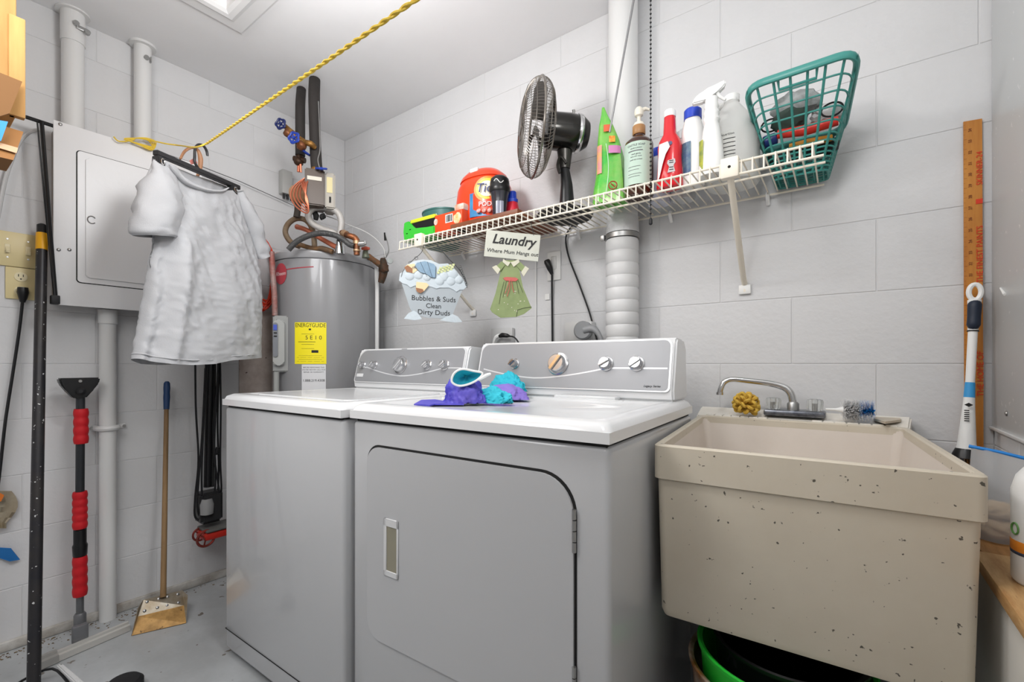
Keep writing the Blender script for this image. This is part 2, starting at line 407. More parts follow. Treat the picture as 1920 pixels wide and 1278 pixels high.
door = obj('door', prism(NB(), [V((x, -0.006, z)) for x, z in rrect(xa+0.003, xb-0.003, zb+0.003, zt-0.003, [0.075, 0.045, 0.05, 0.075], 10)], (0, 0.006, 0)), M_white_shaded, dryer)
obj('door_gap', prism(NB(), [V((x, -0.0012, z)) for x, z in rrect(xa-0.0012, xb+0.0022, zb-0.001, zt+0.0025, [0.077, 0.046, 0.05, 0.075], 10)], (0, 0.002, 0)), M_dark, dryer)
hx0, hz1 = dl(724, 968); hx1, hz0 = dl(751, 1085)
M_hplate = mat('handle_plate', '#D2D3D4', 0.2, coat=0.3)
bm = NB(); g = 0.006
for q in ((hx0, hx1, hz1-0.02, hz1), (hx0, hx1, hz0, hz0+0.014), (hx0, hx0+0.010, hz0, hz1), (hx1-0.006, hx1, hz0, hz1)): box(bm, q[0], q[1], -0.009, -0.006, q[2], q[3], 0.001, 1)
hp = obj('handle_plate', bm, M_hplate, door)
obj('grip_recess', box(NB(), hx0+0.010, hx1-0.006, -0.0068, -0.0055, hz0+0.014, hz1-0.02), mat('recess_beige', '#8f8b7a', 0.5), hp, label='beige finger recess')
for za, zb_ in ((dl(1078, 952)[1], dl(1078, 1034)[1]), (dl(1078, 1245)[1], dl(1078, 1330)[1])):
    bm = NB()
    for k in range(4): z0 = zb_+(za-zb_)*k/4; cyl(bm, (xb-0.001, -0.006, z0+0.001), (xb-0.001, -0.006, z0+(za-zb_)/4-0.001), 0.0042, 10)
    obj('hinge', bm, M_steel, dryer, label='steel barrel door hinge')
kx = []
for p in (967, 1048, 1138, 1195):
    q = onP(p, 680, Od-nd*0.535, nd)-Od; kx.append(q.dot(Rd))
console(dryer, 0.012, DW-0.02, 0.520, 0.924, 1.106, 0.34, [(kx[0], 0.0145), (kx[1], 0.030), (kx[2], 0.0185), (kx[3], 0.0185)], 'Legacy Series', False)
bm = NB(); box(bm, 0.36, 0.56, 0.47, 0.512, 0.923, 0.934, 0.003); obj('lint_door', bm, M_whitetop, dryer)
bm = NB(); box(bm, 0.345, 0.585, 0.462, 0.472, 0.923, 0.9262, 0.001); obj('lint_door_lip', bm, M_whitetop, dryer)

# ================================================================== water heater
HC = V((0.27, -0.29, 0)); HR = 0.25
M_tank = mat('tank_grey', '#8E8E90', 0.25, metal=0.1, coat=0.3)
heater = thing('water_heater', 'grey cylindrical water heater standing in the room corner behind the washer', 'water heater', HC)
bm = NB(); lathe(bm, [(HR-0.01, 0.03), (HR, 0.04), (HR, 1.52), (HR-0.004, 1.524)], (0, 0, 0), 64); obj('tank', bm, M_tank, heater)
bm = NB(); lathe(bm, [(HR+0.001, 1.525), (HR+0.004, 1.53), (HR+0.004, 1.556), (HR-0.002, 1.563), (HR-0.03, 1.566), (0.05, 1.568)], (0, 0, 0), 64); obj('top_cap', bm, mat('tank_cap', '#9b9b9d', 0.25, coat=0.3), heater)
bm = NB()
for a in range(3):
    th = math.radians(-40+120*a); box(bm, 0.2*math.cos(th)-0.02, 0.2*math.cos(th)+0.02, 0.2*math.sin(th)-0.02, 0.2*math.sin(th)+0.02, 0, 0.04)
obj('feet', bm, M_dark, heater)
def hang(px): # angle on the tank surface for an image column
    q = ray(px, 682); q = V((q.x, q.y, 0)).normalized(); o = V((CAM.x, CAM.y, 0))-V((HC.x, HC.y, 0)); b = o.dot(q); cc = o.dot(o)-HR*HR
    t = -b-math.sqrt(max(b*b-cc, 0)); p = o+q*t; return math.atan2(p.y, p.x)
def hz(px, py):
    a = hang(px); p = V((HC.x+HR*math.cos(a), HC.y+HR*math.sin(a), 0)); d = p-CAM; t = (-math.sin(YAW)*d.x+math.cos(YAW)*d.y); return CAM.z+(HY-py)/FPX*t
a0, a1 = hang(553), hang(612)
def hlabel(name, pa, pb, ptop, pbot, m, lab):
    a0, a1 = hang(pa), hang(pb); z1 = hz((pa+pb)/2, ptop); z0 = hz((pa+pb)/2, pbot)
    return obj(name, patch(NB(), (0, 0), HR, a0, a1, z0, z1, 0.001), m, heater, label=lab), (a0+a1)/2, z0, z1, abs(a1-a0)*HR
yl, am, z0, z1, wd = hlabel('energy_label', 553, 612, 604, 682, mat('yellow_paper', '#F2E11C', 0.5), 'yellow energy rating label')
def htext(s, size, am, z, m, dx=0, xs=1):
    R_ = HR+0.0012; O = V((HC.x+R_*math.cos(am), HC.y+R_*math.sin(am), z)); a = am+dx/R_
    O = V((HC.x+R_*math.cos(a), HC.y+R_*math.sin(a), z)); return text(s, size, O, (1, 0, 0), (0, 0, 1), m, yl, bend=((HC.x, HC.y), R_), xs=xs)
htext('ENERGYGUIDE', 0.0265, am, z1-0.014, M_ink, xs=0.78)
htext('5 E 1 0', 0.026, am, z0+(z1-z0)*0.63, M_ink, 0.016)
lb = NB()
def hline(bm, a, z, ww, h, off=0): patch(bm, (0, 0), HR+0.0012, a+off/HR-ww/2/HR, a+off/HR+ww/2/HR, z-h/2, z+h/2, 0.0002, 4)
hline(lb, am, z0+(z1-z0)*0.53, wd*0.55, 0.002, -0.015); hline(lb, am, z0+(z1-z0)*0.30, 0.03, 0.012, 0.022); hline(lb, am, z1-0.033, 0.01, 0.008)
for k in range(4): hline(lb, am, z0+0.012+0.009*k, wd*(0.85-0.12*(k % 2)), 0.0008)
for k in range(3): hline(lb, am, z0+(z1-z0)*(0.72, 0.47, 0.37)[k], wd*0.4, 0.0012, -0.01)
obj('printed_lines', lb, M_ink, yl, smooth=0, kind='stuff')
wlb, am2, z0b, z1b, wdb = hlabel('notice_label', 566, 611, 683, 740, mat('white_paper', '#DADADC', 0.5), 'white notice label under the yellow one')
htext('BEFORE REMOVING THIS', 0.0085, am2, z1b-0.014, M_grayink); htext('WATER HEATER CALL FOR', 0.0085, am2, z1b-0.025, M_grayink)
htext('REPAIR OR WARRANTY', 0.0085, am2, z1b-0.036, M_grayink); htext('1.888.219.4308', 0.016, am2, z1b-0.075, M_ink)
# faded maker's logo and red stripe
ag, ah = hang(532), hang(588)
st = NB(); zz = hz(555, 517)
for k in range(16):
    a = ag+(ah-ag)*k/16; b = ag+(ah-ag)*(k+1)/16; za = 1.468+0.012*k/16; patch(st, (0, 0), HR, a, b, za, za+0.005, 0.0007, 2)
obj('red_stripe', st, mat('logo_red', '#9E3A45', 0.5), heater, label='thin red stripe')
al = hang(527); c = V((HR*math.cos(al), HR*math.sin(al), 1.455)); nn = V((math.cos(al), math.sin(al), 0)); rr = V((-math.sin(al), math.cos(al), 0))
lg = obj('maker_logo', prism(NB(), [c+nn*0.0002+rr*(0.042*math.cos(k*PI/12))+V((0, 0, 0.05*math.sin(k*PI/12))) for k in range(24)], nn*0.0015), mat('logo_red2', '#B4424C', 0.5), heater, label='round red maker logo')
text('Rheem', 0.026, c+nn*0.002+HC, rr, (0, 0, 1), mat('logo_white', '#D9C6C6', 0.5), lg, shear=0.2)
# access cover with thermostat door at the left edge of the tank
aa = hang(526)
# ================================================================== plumbing over the heater
M_cop = mat('old_copper', '#9A5B35', 0.45, metal=0.6, col2='#5a4030', vscale=25)
M_copb = mat('bright_copper', '#C8765A', 0.35, metal=0.7)
M_brass = mat('old_brass', '#A97B3C', 0.5, metal=0.5, col2='#6c4a22', vscale=40)
M_blue = mat('blue_handle', '#1F3C9A', 0.4)
M_foam = mat('black_foam_sleeve', '#2E2A28', 0.75, bump=0.4, bscale=60)
M_braid = mat('braided_hose', '#B5B2AE', 0.4, metal=0.3, bump=0.5, bscale=400)
def curve_at(pts, t=2.1):
    return [onT(p[0], p[1], p[2] if len(p) > 2 else t) for p in pts]
def hose(name, label, pts, r, m, cat_, group=None, t=2.1, seg=10):
    o = obj(name, tube(NB(), curve_at(pts, t), r, seg, curve=7), m); return tag(o, label, cat_, group)
def wheel(c, ax, r, parent, m=None):
    bm = NB(); X, Y, Z = frame_axes(ax); c = V(c)
    tube(bm, [c+X*(r*(1+0.12*math.cos(5*a))*math.cos(a))+Y*(r*(1+0.12*math.cos(5*a))*math.sin(a)) for a in [2*PI*k/30 for k in range(30)]], r*0.22, 6, closed=True)
    for k in range(5): a = 2*PI*k/5; cyl(bm, c, c+(X*math.cos(a)+Y*math.sin(a))*r, r*0.15, 6)
    cyl(bm, c-Z*r*0.3, c+Z*r*0.3, r*0.28, 10)
    return obj('valve_handle', bm, m or M_blue, parent, world=True, label='blue valve handle')
# two foam-sleeved pipes from the ceiling
P1t = onZ(565, 167, CZ); P1b = onT(563, 292, 2.14); P2t = onZ(590, 149, CZ); P2b = onT(594, 318, 2.10)
pt = thing('insulated_pipe', 'black foam-sleeved pipe from the ceiling, left one with the short copper stub', 'pipe', P1b, group=None)
obj('foam_sleeve', tube(NB(), [P1t+V((0, 0, 0.0)), onT(563, 200, 2.14), onT(563, 260, 2.14), P1b], 0.0215, 14, curve=4), M_foam, pt, world=True)
bm = NB(); v = onT(560, 303, 2.14); cyl(bm, P1b+V((0, 0, 0.02)), v, 0.016, 12); cyl(bm, onT(551, 297, 2.14), onT(572, 301, 2.14), 0.013, 10); blob(bm, v, 0.022, 2, 0.1)
obj('valve_body', bm, mat('dark_brass', '#3f2a1c', 0.5, metal=0.4), pt, world=True)
bm = NB(); cyl(bm, v, onT(559, 322, 2.14), 0.006, 8); cyl(bm, v+V((0.012, 0, 0)), onT(564, 323, 2.14), 0.006, 8); obj('copper_stub', bm, M_copb, pt, world=True)
wheel(onT(573, 286, 2.08), V((0.5, 0.35, 1)), 0.018, pt)
pt2 = thing('insulated_pipe', 'taller black foam-sleeved pipe from the ceiling, right one above the timer box', 'pipe', P2b)
obj('foam_sleeve', tube(NB(), [P2t, onT(589, 180, 2.10), onT(590, 240, 2.10), onT(592, 290, 2.10), P2b], [0.025, 0.025, 0.024, 0.025, 0.025], 14, curve=4), M_foam, pt2, world=True)
obj('thin_wire', tube(NB(), [onT(597, 190, 2.07), onT(599, 240, 2.06), onT(600, 280, 2.06), onT(596, 300, 2.06), onT(601, 320, 2.06)], 0.0025, 6, curve=5), M_steel, pt2, world=True)
obj('valve_body', tube(NB(), [P2b+V((0, 0, 0.01)), onT(588, 324, 2.08), onT(582, 325, 2.08)], [0.02, 0.017, 0.014], 12), M_brass, pt2, world=True)
wheel(onT(603, 316, 2.04), V((0.3, -0.3, 1)), 0.021, pt2)
# cross branch with two blue wheels
br = thing('brass_valve_branch', 'tarnished brass valve branch with blue wheels crossing the foam-sleeved pipes', 'valve', onT(565, 270, 2.06))
obj('branch_pipe', tube(NB(), curve_at([(590, 276, 2.07), (583, 270), (573, 267), (563, 263), (556, 258), (549, 252), (541, 243), (534, 236)], 2.05), [0.011, 0.014, 0.012, 0.017, 0.014, 0.018, 0.012, 0.01], 10, curve=3), M_brass, br, world=True)
bm = NB(); blob(bm, onT(540, 250, 2.05), 0.02, 2, 0.2); blob(bm, onT(565, 273, 2.05), 0.022, 2, 0.2, seed=3); obj('valve_body', bm, M_cop, br, world=True)
wheel(onT(526, 232, 2.03), V((0.5, -0.8, 0)), 0.021, br, mat('dark_blue_handle', '#16235a', 0.4)); wheel(onT(551, 258, 1.99), V((0.5, -0.8, 0)), 0.022, br)
# timer box with copper coil
tb = thing('timer_box', 'brown and grey pump timer box below the taller foam-sleeved pipe', 'timer', onT(600, 395, 2.1))
B0 = onT(601, 362, 2.1); dn = CAMDIR(B0); Rt = V((0, 0, 1)).cross(dn).normalized()
def tp(x, y, z): return B0+Rt*x+V((0, 0, z))+dn*y
def obox(bm, f, x0, x1, y0, y1, z0, z1, bev=0):
    vs = {}; pts = [(x, y, z) for x in (x0, x1) for y in (y0, y1) for z in (z0, z1)]
    v = [bm.verts.new(f(*p)) for p in pts]; F = []
    for q in [(0, 1, 3, 2), (4, 6, 7, 5), (0, 4, 5, 1), (2, 3, 7, 6), (0, 2, 6, 4), (1, 5, 7, 3)]: F.append(bm.faces.new([v[i] for i in q]))
    if bev: bmesh.ops.bevel(bm, geom=list({e for f_ in F for e in f_.edges}), offset=bev, segments=2, affect='EDGES')
    return bm
obj('case', obox(NB(), tp, -0.065, 0.018, -0.055, 0.055, -0.075, 0.088, 0.005), mat('timer_brown', '#4a3b30', 0.4), tb, world=True)
obj('side_cover', obox(NB(), tp, 0.0185, 0.062, -0.06, 0.05, -0.08, 0.083, 0.006), mat('timer_grey', '#A09A90', 0.45), tb, world=True)
obj('name_plate', obox(NB(), tp, -0.055, 0.005, 0.0552, 0.057, 0.035, 0.052), mat('timer_plate', '#cfc9bb', 0.5), tb, world=True)
obj('side_label', obox(NB(), tp, 0.026, 0.05, 0.0502, 0.0515, -0.01, 0.06), mat('timer_label', '#cbbf8f', 0.5), tb, world=True)
obj('slot', obox(NB(), tp, 0.036, 0.044, 0.0502, 0.0515, -0.055, -0.028), M_dark, tb, world=True)
for k in range(9): pass
bm = NB(); ax_ = (onT(575, 362, 2.11)-onT(550, 362, 2.11)).normalized(); lathe(bm, [(0.03, -0.012), (0.040, 0.0), (0.042, 0.05), (0.038, 0.065)], onT(552, 364, 2.12), 24, axis=ax_); obj('pump_motor', bm, mat('pump_tan', '#B58A66', 0.5, metal=0.2), tb, world=True, label='tan round pump motor')
bm = NB()
for k in range(4):
    tube(bm, curve_at([(574+k*3, 333-k, 2.07), (552+k*5, 348, 2.05), (545+k*6, 368, 2.03), (556+k*5, 388-k*2, 2.02), (577, 399-k*4, 2.02), (576-k*1, 372, 2.01), (566+k*3, 345, 2.02)], 2.05), 0.0034, 6, closed=True, curve=5)
tag(obj('copper_tube_coil', bm, M_copb), 'loose coil of bright copper tubing beside the brown timer box', 'tubing')
bm = NB(); tube(bm, curve_at([(560, 350), (558, 395), (556, 407)], 2.13), 0.015, 8)
tag(obj('pipe_stub', bm, mat('dark_stub', '#3a332c', 0.6)), 'short dark pipe stub below the copper tube coil', 'pipe')
# thermostat box on left wall
gb = thing('junction_box', 'small grey metal junction box on left wall beside the copper coil', 'box', V((0.0, -0.37, 1.95)))
ga, gb_ = onX(529, 316, 0.04), onX(548, 370, 0.04)
obj('cover', box(NB(), 0.001, 0.045, ga.y, gb_.y, gb_.z+0.01, ga.z, 0.004), mat('galv_light', '#B9B9B6', 0.4, metal=0.3), gb, world=True)
bm = NB()
for k in range(3): cyl(bm, (0.03, ga.y+0.015+0.02*k, gb_.z+0.012), (0.03, ga.y+0.015+0.02*k, gb_.z-0.015), 0.007, 8)
obj('cable_clamp', bm, M_black, gb, world=True)
# hoses
hose('braided_hose', 'grey braided hose looping highest above the grey water heater', [(637, 472), (638, 440), (640, 415), (632, 397), (610, 388), (588, 390), (578, 403), (585, 418), (602, 428), (625, 436), (636, 444, 2.14)], 0.0150, M_braid, 'hose', t=2.1)
bm = NB(); tube(bm, curve_at([(637, 476), (637, 462)], 2.1), [0.022, 0.02], 12); tube(bm, curve_at([(637, 462), (637, 450)], 2.1), 0.016, 12)
tag(obj('hose_coupling', bm, M_chrome), 'chrome hose coupling at the foot of the highest braided hose', 'fitting')
hose('braided_hose', 'smaller grey-brown braided hose loop, left of the highest hose', [(590, 466), (588, 440), (582, 422), (570, 411), (554, 410), (540, 420), (535, 435), (542, 450), (553, 458), (562, 462)], 0.0125, mat('brown_braid', '#8b7d6a', 0.45, metal=0.4, bump=0.8, bscale=400, col2='#6a4a2a', vscale=8), 'hose', t=2.16)
hose('armored_cable', 'dark ribbed cable arching low across the top of the heater', [(541, 468), (552, 456), (566, 447), (584, 440), (605, 437), (628, 441), (645, 450), (655, 458), (664, 461)], 0.0125, mat('ribbed_cable', '#4a4a4a', 0.4, metal=0.3, bump=1.0, bscale=120), 'cable', t=2.05)
o = obj('copper_pipe', tube(NB(), curve_at([(557, 425, 2.2), (575, 431, 2.16), (600, 446, 2.12), (632, 464, 2.1)]), [0.013, 0.011, 0.011, 0.012], 10, curve=3), M_copb); tag(o, 'straight copper pipe slanting behind the hoses above the heater', 'pipe')
bm = NB(); blob(bm, onT(559, 427, 2.19), 0.02, 2, 0.1); o2 = obj('end_cap', bm, M_cop, o, world=False) if False else None
o = thing('copper_elbow_pipe', 'old copper pipe with elbow going down into the heater top', 'pipe', onT(668, 476, 2.08))
obj('pipe', tube(NB(), curve_at([(640, 436, 2.1), (652, 441), (664, 445), (669, 452), (669, 462), (669, 478)], 2.06), [0.014, 0.013, 0.014, 0.014, 0.013, 0.013], 12, curve=4), M_cop, o, world=True)
bm = NB(); cyl(bm, onT(644, 437, 2.08), onT(650, 440, 2.07), 0.017, 12); cyl(bm, onT(669, 452, 2.06), onT(669, 458, 2.06), 0.017, 12); cyl(bm, onT(669, 468, 2.06), onT(669, 471, 2.06), 0.016, 12); obj('solder_collar', bm, mat('solder', '#b09070', 0.4, metal=0.6), o, world=True)
bm = NB(); cyl(bm, onT(672, 457, 2.06), onT(684, 456, 2.06), 0.013, 10); cyl(bm, onT(683, 452, 2.06), onT(684, 458, 2.06), 0.008, 8); obj('side_valve', bm, M_steel, o, world=True)
wr_ = thing('drain_valve', 'small green-bronze valve with red handle at heater top edge', 'valve', onT(686, 480, 2.12))
obj('valve_body', tube(NB(), curve_at([(686, 483), (685, 472), (687, 466)], 2.12), [0.018, 0.012, 0.01], 10), mat('bronze_green', '#6b7060', 0.5, metal=0.4), wr_, world=True)
obj('red_handle', tube(NB(), curve_at([(678, 466), (686, 465), (693, 466)], 2.10), [0.006, 0.009, 0.006], 8), mat('red_handle', '#B5523E', 0.4), wr_, world=True)
rv = thing('relief_valve', 'corroded relief valve with lever hanging off right side of heater', 'valve', onT(718, 530, 2.28))
obj('arm', tube(NB(), curve_at([(690, 480), (700, 487), (710, 494), (718, 500)], 2.28), [0.016, 0.014, 0.016, 0.018], 10, curve=3), mat('corroded', '#4d4a3a', 0.7, col2='#7c4a25', vscale=60), rv, world=True)
bm = NB(); tube(bm, curve_at([(718, 484), (719, 495), (719, 508), (717, 520), (714, 530)], 2.28), [0.012, 0.02, 0.022, 0.018, 0.014], 10, curve=3); blob(bm, onT(719, 503, 2.27), 0.026, 2, 0.3, seed=5)
obj('valve_body', bm, mat('rusty_valve', '#55341f', 0.7, col2='#2c2a20', vscale=50), rv, world=True)
obj('spring', tube(NB(), [onT(722, 483, 2.28)+V((0.005*math.cos(k), 0.005*math.sin(k), 0.0011*k)) for k in range(30)], 0.002, 5), M_steel, rv, world=True)
obj('lever_wire', tube(NB(), curve_at([(724, 482), (729, 470), (727, 455), (722, 438)], 2.28), 0.003, 6, curve=4), M_steel, rv, world=True)
obj('lever_tip', tube(NB(), curve_at([(723, 450), (721, 436)], 2.28), [0.008, 0.004], 6), M_dark, rv, world=True)
obj('outlet_pipe', tube(NB(), curve_at([(706, 502), (706, 520), (707, 540), (707, 735)], 2.33), 0.010, 8), M_pipe, rv, world=True)
obj('round_knob', lathe(NB(), [(0.014, 0), (0.016, 0.004), (0.014, 0.010)], onT(731, 489, 2.26), 16, axis=V((1, -0.6, 0))), mat('clear_knob', '#cfd2d2', 0.15, trans=0.4), rv, world=True)
hose('white_tube', 'thin white plastic tube arching from valves to relief valve', [(610, 404), (630, 411), (650, 420), (680, 432), (700, 444), (713, 457), (720, 468), (722, 482)], 0.0026, mat('white_tube', '#C4C4C2', 0.3), 'tube', t=2.2, seg=6)
bm = NB(); tube(bm, curve_at([(590, 398), (593, 405), (592, 412)], 2.12), [0.012, 0.014, 0.01], 8); tube(bm, curve_at([(602, 412), (608, 400)], 2.11), 0.005, 6); blob(bm, onT(605, 405, 2.11), 0.014, 2, 0.5, seed=9)
tag(obj('black_tap', bm, M_dark), 'small black taps half hidden inside the highest braided hose loop', 'tap')
# dark hose stub lying on the heater
hose('hose_stub', 'dark fabric-wrapped brown hose end lying on the heater top', [(556, 455), (570, 461), (590, 466), (605, 466), (624, 472)], [0.012, 0.011, 0.01, 0.013, 0.012], mat('dark_wrap', '#4c4034', 0.7, col2='#8a5f30', vscale=12), 'hose', t=2.12)

# disconnect switch in front of heater
A, B = onX(513, 592, 0.12), onX(540, 697, 0.12)
ds = thing('disconnect_switch', 'grey raised electrical cover plate with blue toggle, left of yellow label', 'switch', V((HC.x+0.1, HC.y-HR, 0.98)))
th = hang(527); dn2 = V((math.cos(th), math.sin(th), 0)); D0 = HC+V((HR*math.cos(th), HR*math.sin(th), 0)); dv = CAMDIR(D0)
Rq = V((0, 0, 1)).cross(dv).normalized(); t_ = (V((D0.x, D0.y, 0))-V((CAM.x, CAM.y, 0))).length*0.93
D0 = D0+dv*0.02; D1 = onP(510, 645, D0, dv); D2 = onP(543, 645, D0, dv); wdt = (D2-D1).length
ztop, zbot = onP(527, 592, D0, dv).z, onP(527, 697, D0, dv).z
def dp(x, y, z): return V((D1.x, D1.y, 0))+Rq*x+dv*y+V((0, 0, z))
obj('back_plate', obox(NB(), dp, 0.004, wdt, -0.012, 0.016, zbot, ztop, 0.006), mat('disc_grey', '#969795', 0.35), ds, world=True)
bm = NB(); prism(bm, [dp(x, 0.016, z) for x, z in rrect(0.004, wdt*0.70, zbot+0.03, ztop-0.02, 0.018)], dv*0.018); bmesh.ops.bevel(bm, geom=[e for e in bm.edges], offset=0.004, segments=2, affect='EDGES')
obj('raised_cover', bm, mat('disc_light', '#A5A6A4', 0.35), ds, world=True)
bm = NB(); prism(bm, [dp(x, 0.034, z) for x, z in rrect(0.004, wdt*0.33, zbot+0.07, ztop-0.035, 0.01)], dv*0.006); obj('toggle_strip', bm, mat('disc_slate', '#777a80', 0.35), ds, world=True)
obj('blue_toggle', obox(NB(), dp, 0.006, wdt*0.28, 0.0402, 0.043, ztop-0.07, ztop-0.045), mat('toggle_blue', '#3f54b5', 0.4), ds, world=True)
bm = NB(); obox(bm, dp, 0.008, wdt*0.28, 0.0402, 0.042, ztop-0.085, ztop-0.08); obox(bm, dp, 0.008, wdt*0.28, 0.0402, 0.042, ztop-0.1, ztop-0.095); obj('slot', bm, M_dark, ds, world=True)
o = obj('grey_conduit', tube(NB(), [dp(0.018, 0.004, zbot), dp(0.018, 0.004, 0.0)], 0.0125, 14), mat('conduit_grey', '#9d9e9b', 0.4)); tag(o, 'thin grey conduit below the electrical cover plate in front of heater', 'conduit')
bm = NB(); tube(bm, [dp(0.012, 0.0, ztop-0.0), dp(0.010, 0.004, ztop+0.1), dp(0.002, 0.004, 1.46), dp(-0.002, 0.002, 1.55)], 0.0125, 12)
o = obj('flexible_conduit', bm, mat('red_grey_conduit', '#9C8F8B', 0.5, metal=0.2, bump=0.8, bscale=150, col2='#963A2C', vscale=9)); tag(o, 'red and grey flexible conduit, red reflections painted in, rising above the grey cover plate', 'conduit')  # red blotches put reflections on the grey tube into its colour

# orange extension cord coil on the left wall
bm = NB()
for k in range(9):
    o1 = random.uniform(-0.012, 0.012); dz = random.uniform(-0.02, 0.03); q = random.uniform(-0.01, 0.012)
    pts = [onX(478+k, 440+dz*50, 0.05+0.004*k), onX(505+o1*150, 475, 0.05), onX(511+o1*200, 520+dz*100, 0.06+q*.5), onX(506+o1*300, 560+dz*200, 0.06+q*.5), onX(492+o1*200, 583+dz*100-k*3, 0.055+q*.5), onX(480, 560-k*3, 0.05+q), onX(476+o1*100, 500, 0.05)]
    tube(bm, pts, 0.0042, 6, closed=True, curve=6)
for k in range(3): tube(bm, [onX(478, 432, 0.06), onX(490+6*k, 455, 0.06), onX(516+3*k, 478+10*k, 0.08)], 0.0042, 6, curve=4)
tag(obj('extension_cord', bm, mat('orange_cord', '#F0492A', 0.45)), 'coiled bright orange extension cord hanging behind the t-shirt', 'cord')
# damp stain on the left wall low behind the heater: darker exposed board
o = obj('damp_board', box(NB(), 0.002, 0.012, -0.60, -0.03, 0.04, 1.30, 0.002), mat('stained_board', '#D0C5BD', 0.85, bump=0.4, bscale=20, col2='#A8988E', vscale=6, spots='#4a3a33', spotscale=30)); tag(o, 'brown water-stained wall board low behind the heater', 'board')

# ================================================================== electrical panel and conduits on the left wall
PY0, PY1, PZ0, PZ1 = -1.276, -0.80, 1.247, 1.921
ep = thing('electrical_panel', 'white painted electrical panel box with a recessed door on the left wall', 'electrical panel', (0, (PY0+PY1)/2, PZ0))
M_pan = mat('panel_paint', '#EAEAEB', 0.35, bump=0.1, bscale=60)
obj('box', box(NB(), 0.002, 0.105, PY0+0.012, PY1-0.012, PZ0+0.01, PZ1-0.01, 0.002), mat('panel_side_wood', '#A89D92', 0.6, bump=0.3, bscale=20, stretch=(1, 1, 0.2), col2='#8d8078', vscale=12), ep, world=True)
bm = NB(); box(bm, 0.105, 0.112, PY0, PY1, PZ0, PZ1, 0.002); obj('cover', bm, M_pan, ep, world=True)
X_ = 0.112
def xr(x, y0, y1, z0, z1, r): return [V((x, a, b)) for a, b in rrect(y0, y1, z0, z1, r)]
DY0, DY1, DZ0, DZ1 = -1.212, -0.885, 1.338, 1.832
obj('door_gap', prism(NB(), xr(X_, DY0-0.003, DY1+0.003, DZ0-0.003, DZ1+0.003, 0.013), (0.0012, 0, 0)), M_dark, ep, world=True)
pd = obj('door', prism(NB(), xr(X_, DY0, DY1, DZ0, DZ1, 0.011), (0.005, 0, 0)), M_pan, ep, world=True)
a = prism(NB(), xr(X_+0.005, DY0+0.022, DY1-0.022, DZ0+0.02, DZ1-0.02, 0.01), (0.004, 0, 0)); bmesh.ops.bevel(a, geom=list(a.edges), offset=0.003, segments=2, affect='EDGES')
obj('raised_field', a, M_pan, pd, world=True)
q = onX(172, 412, X_+0.01); bm = NB(); tube(bm, [q+V((0, 0.012*math.cos(a_), 0.014*math.sin(a_))) for a_ in [0.6+5.0*k/12 for k in range(13)]], 0.002, 6)
obj('door_latch', bm, M_steel, pd, world=True)
for k, (px, py) in enumerate(((113, 233), (110, 468), (130, 468), (272, 505))):
    q = onX(px, py, X_); obj('screw', lathe(NB(), [(0.006, 0), (0.006, 0.002), (0.003, 0.004)], q, 12, axis=V((1, 0, 0))), M_steel, ep, world=True)
def conduit(name, label, y, z0, z1, r, extra=None):
    t = thing(name, label, 'conduit', (r+0.01, y, z0)); obj('pipe', cyl(NB(), (r+0.012, y, z0), (r+0.012, y, z1), r, 28), M_pipe, t, world=True); return t
c1 = conduit('conduit', 'thick white conduit above the electrical panel, the left of the two', -1.212, PZ1-0.02, CZ, 0.033)
bm = NB(); q = onX(150, 52, 0.08); box(bm, 0.075, 0.088, q.y-0.012, q.y+0.022, q.z-0.01, q.z+0.004, 0.002); cyl(bm, (0.08, q.y-0.012, q.z+0.006), (0.095, q.y-0.012, q.z+0.006), 0.009, 10); cyl(bm, (0.08, q.y+0.02, q.z-0.01), (0.095, q.y+0.02, q.z-0.01), 0.009, 10)
obj('pipe_clamp', bm, M_steel, c1, world=True)
obj('coupling', cyl(NB(), (0.045, -1.212, 2.26), (0.045, -1.212, CZ), 0.036, 28), M_pipe, c1, world=True)
obj('ceiling_flange', lathe(NB(), [(0.05, -0.006), (0.05, 0)], (0.045, -1.212, CZ), 28), M_pipe, c1, world=True)
c2 = conduit('conduit', 'white conduit above the electrical panel, the right of the two', -0.995, PZ1-0.02, CZ, 0.030)
bm = NB(); q = onX(276, 110, 0.07); cyl(bm, (0.065, q.y-0.004, q.z), (0.082, q.y-0.004, q.z), 0.009, 12); box(bm, 0.07, 0.084, q.y+0.008, q.y+0.012, q.z-0.014, q.z+0.008)
obj('pipe_clamp', bm, M_steel, c2, world=True)
obj('ceiling_flange', lathe(NB(), [(0.046, -0.01), (0.046, 0)], (0.042, -0.995, CZ), 28), M_pipe, c2, world=True)
c3 = conduit('conduit', 'white painted conduit running from below the electrical panel to the floor', -1.108, 0.0, PZ0, 0.027)
obj('coupling', cyl(NB(), (0.039, -1.108, PZ0-0.055), (0.039, -1.108, PZ0), 0.031, 28), M_pipe, c3, world=True)
z_ = 0.772; bm = NB(); tube(bm, [(0.003, -1.150, z_), (0.006, -1.140, z_), (0.05, -1.136, z_), (0.069, -1.108, z_), (0.05, -1.08, z_), (0.006, -1.076, z_), (0.003, -1.045, z_)], 0.011, 8, curve=3, flat=1)
for v in bm.verts: pass
obj('pipe_strap', bm, M_pipe, c3, world=True)
bm = NB()
for y in (-1.15, -1.05): cyl(bm, (0.0, y, z_), (0.014, y, z_), 0.006, 8)
obj('strap_screw', bm, M_steel, c3, world=True)

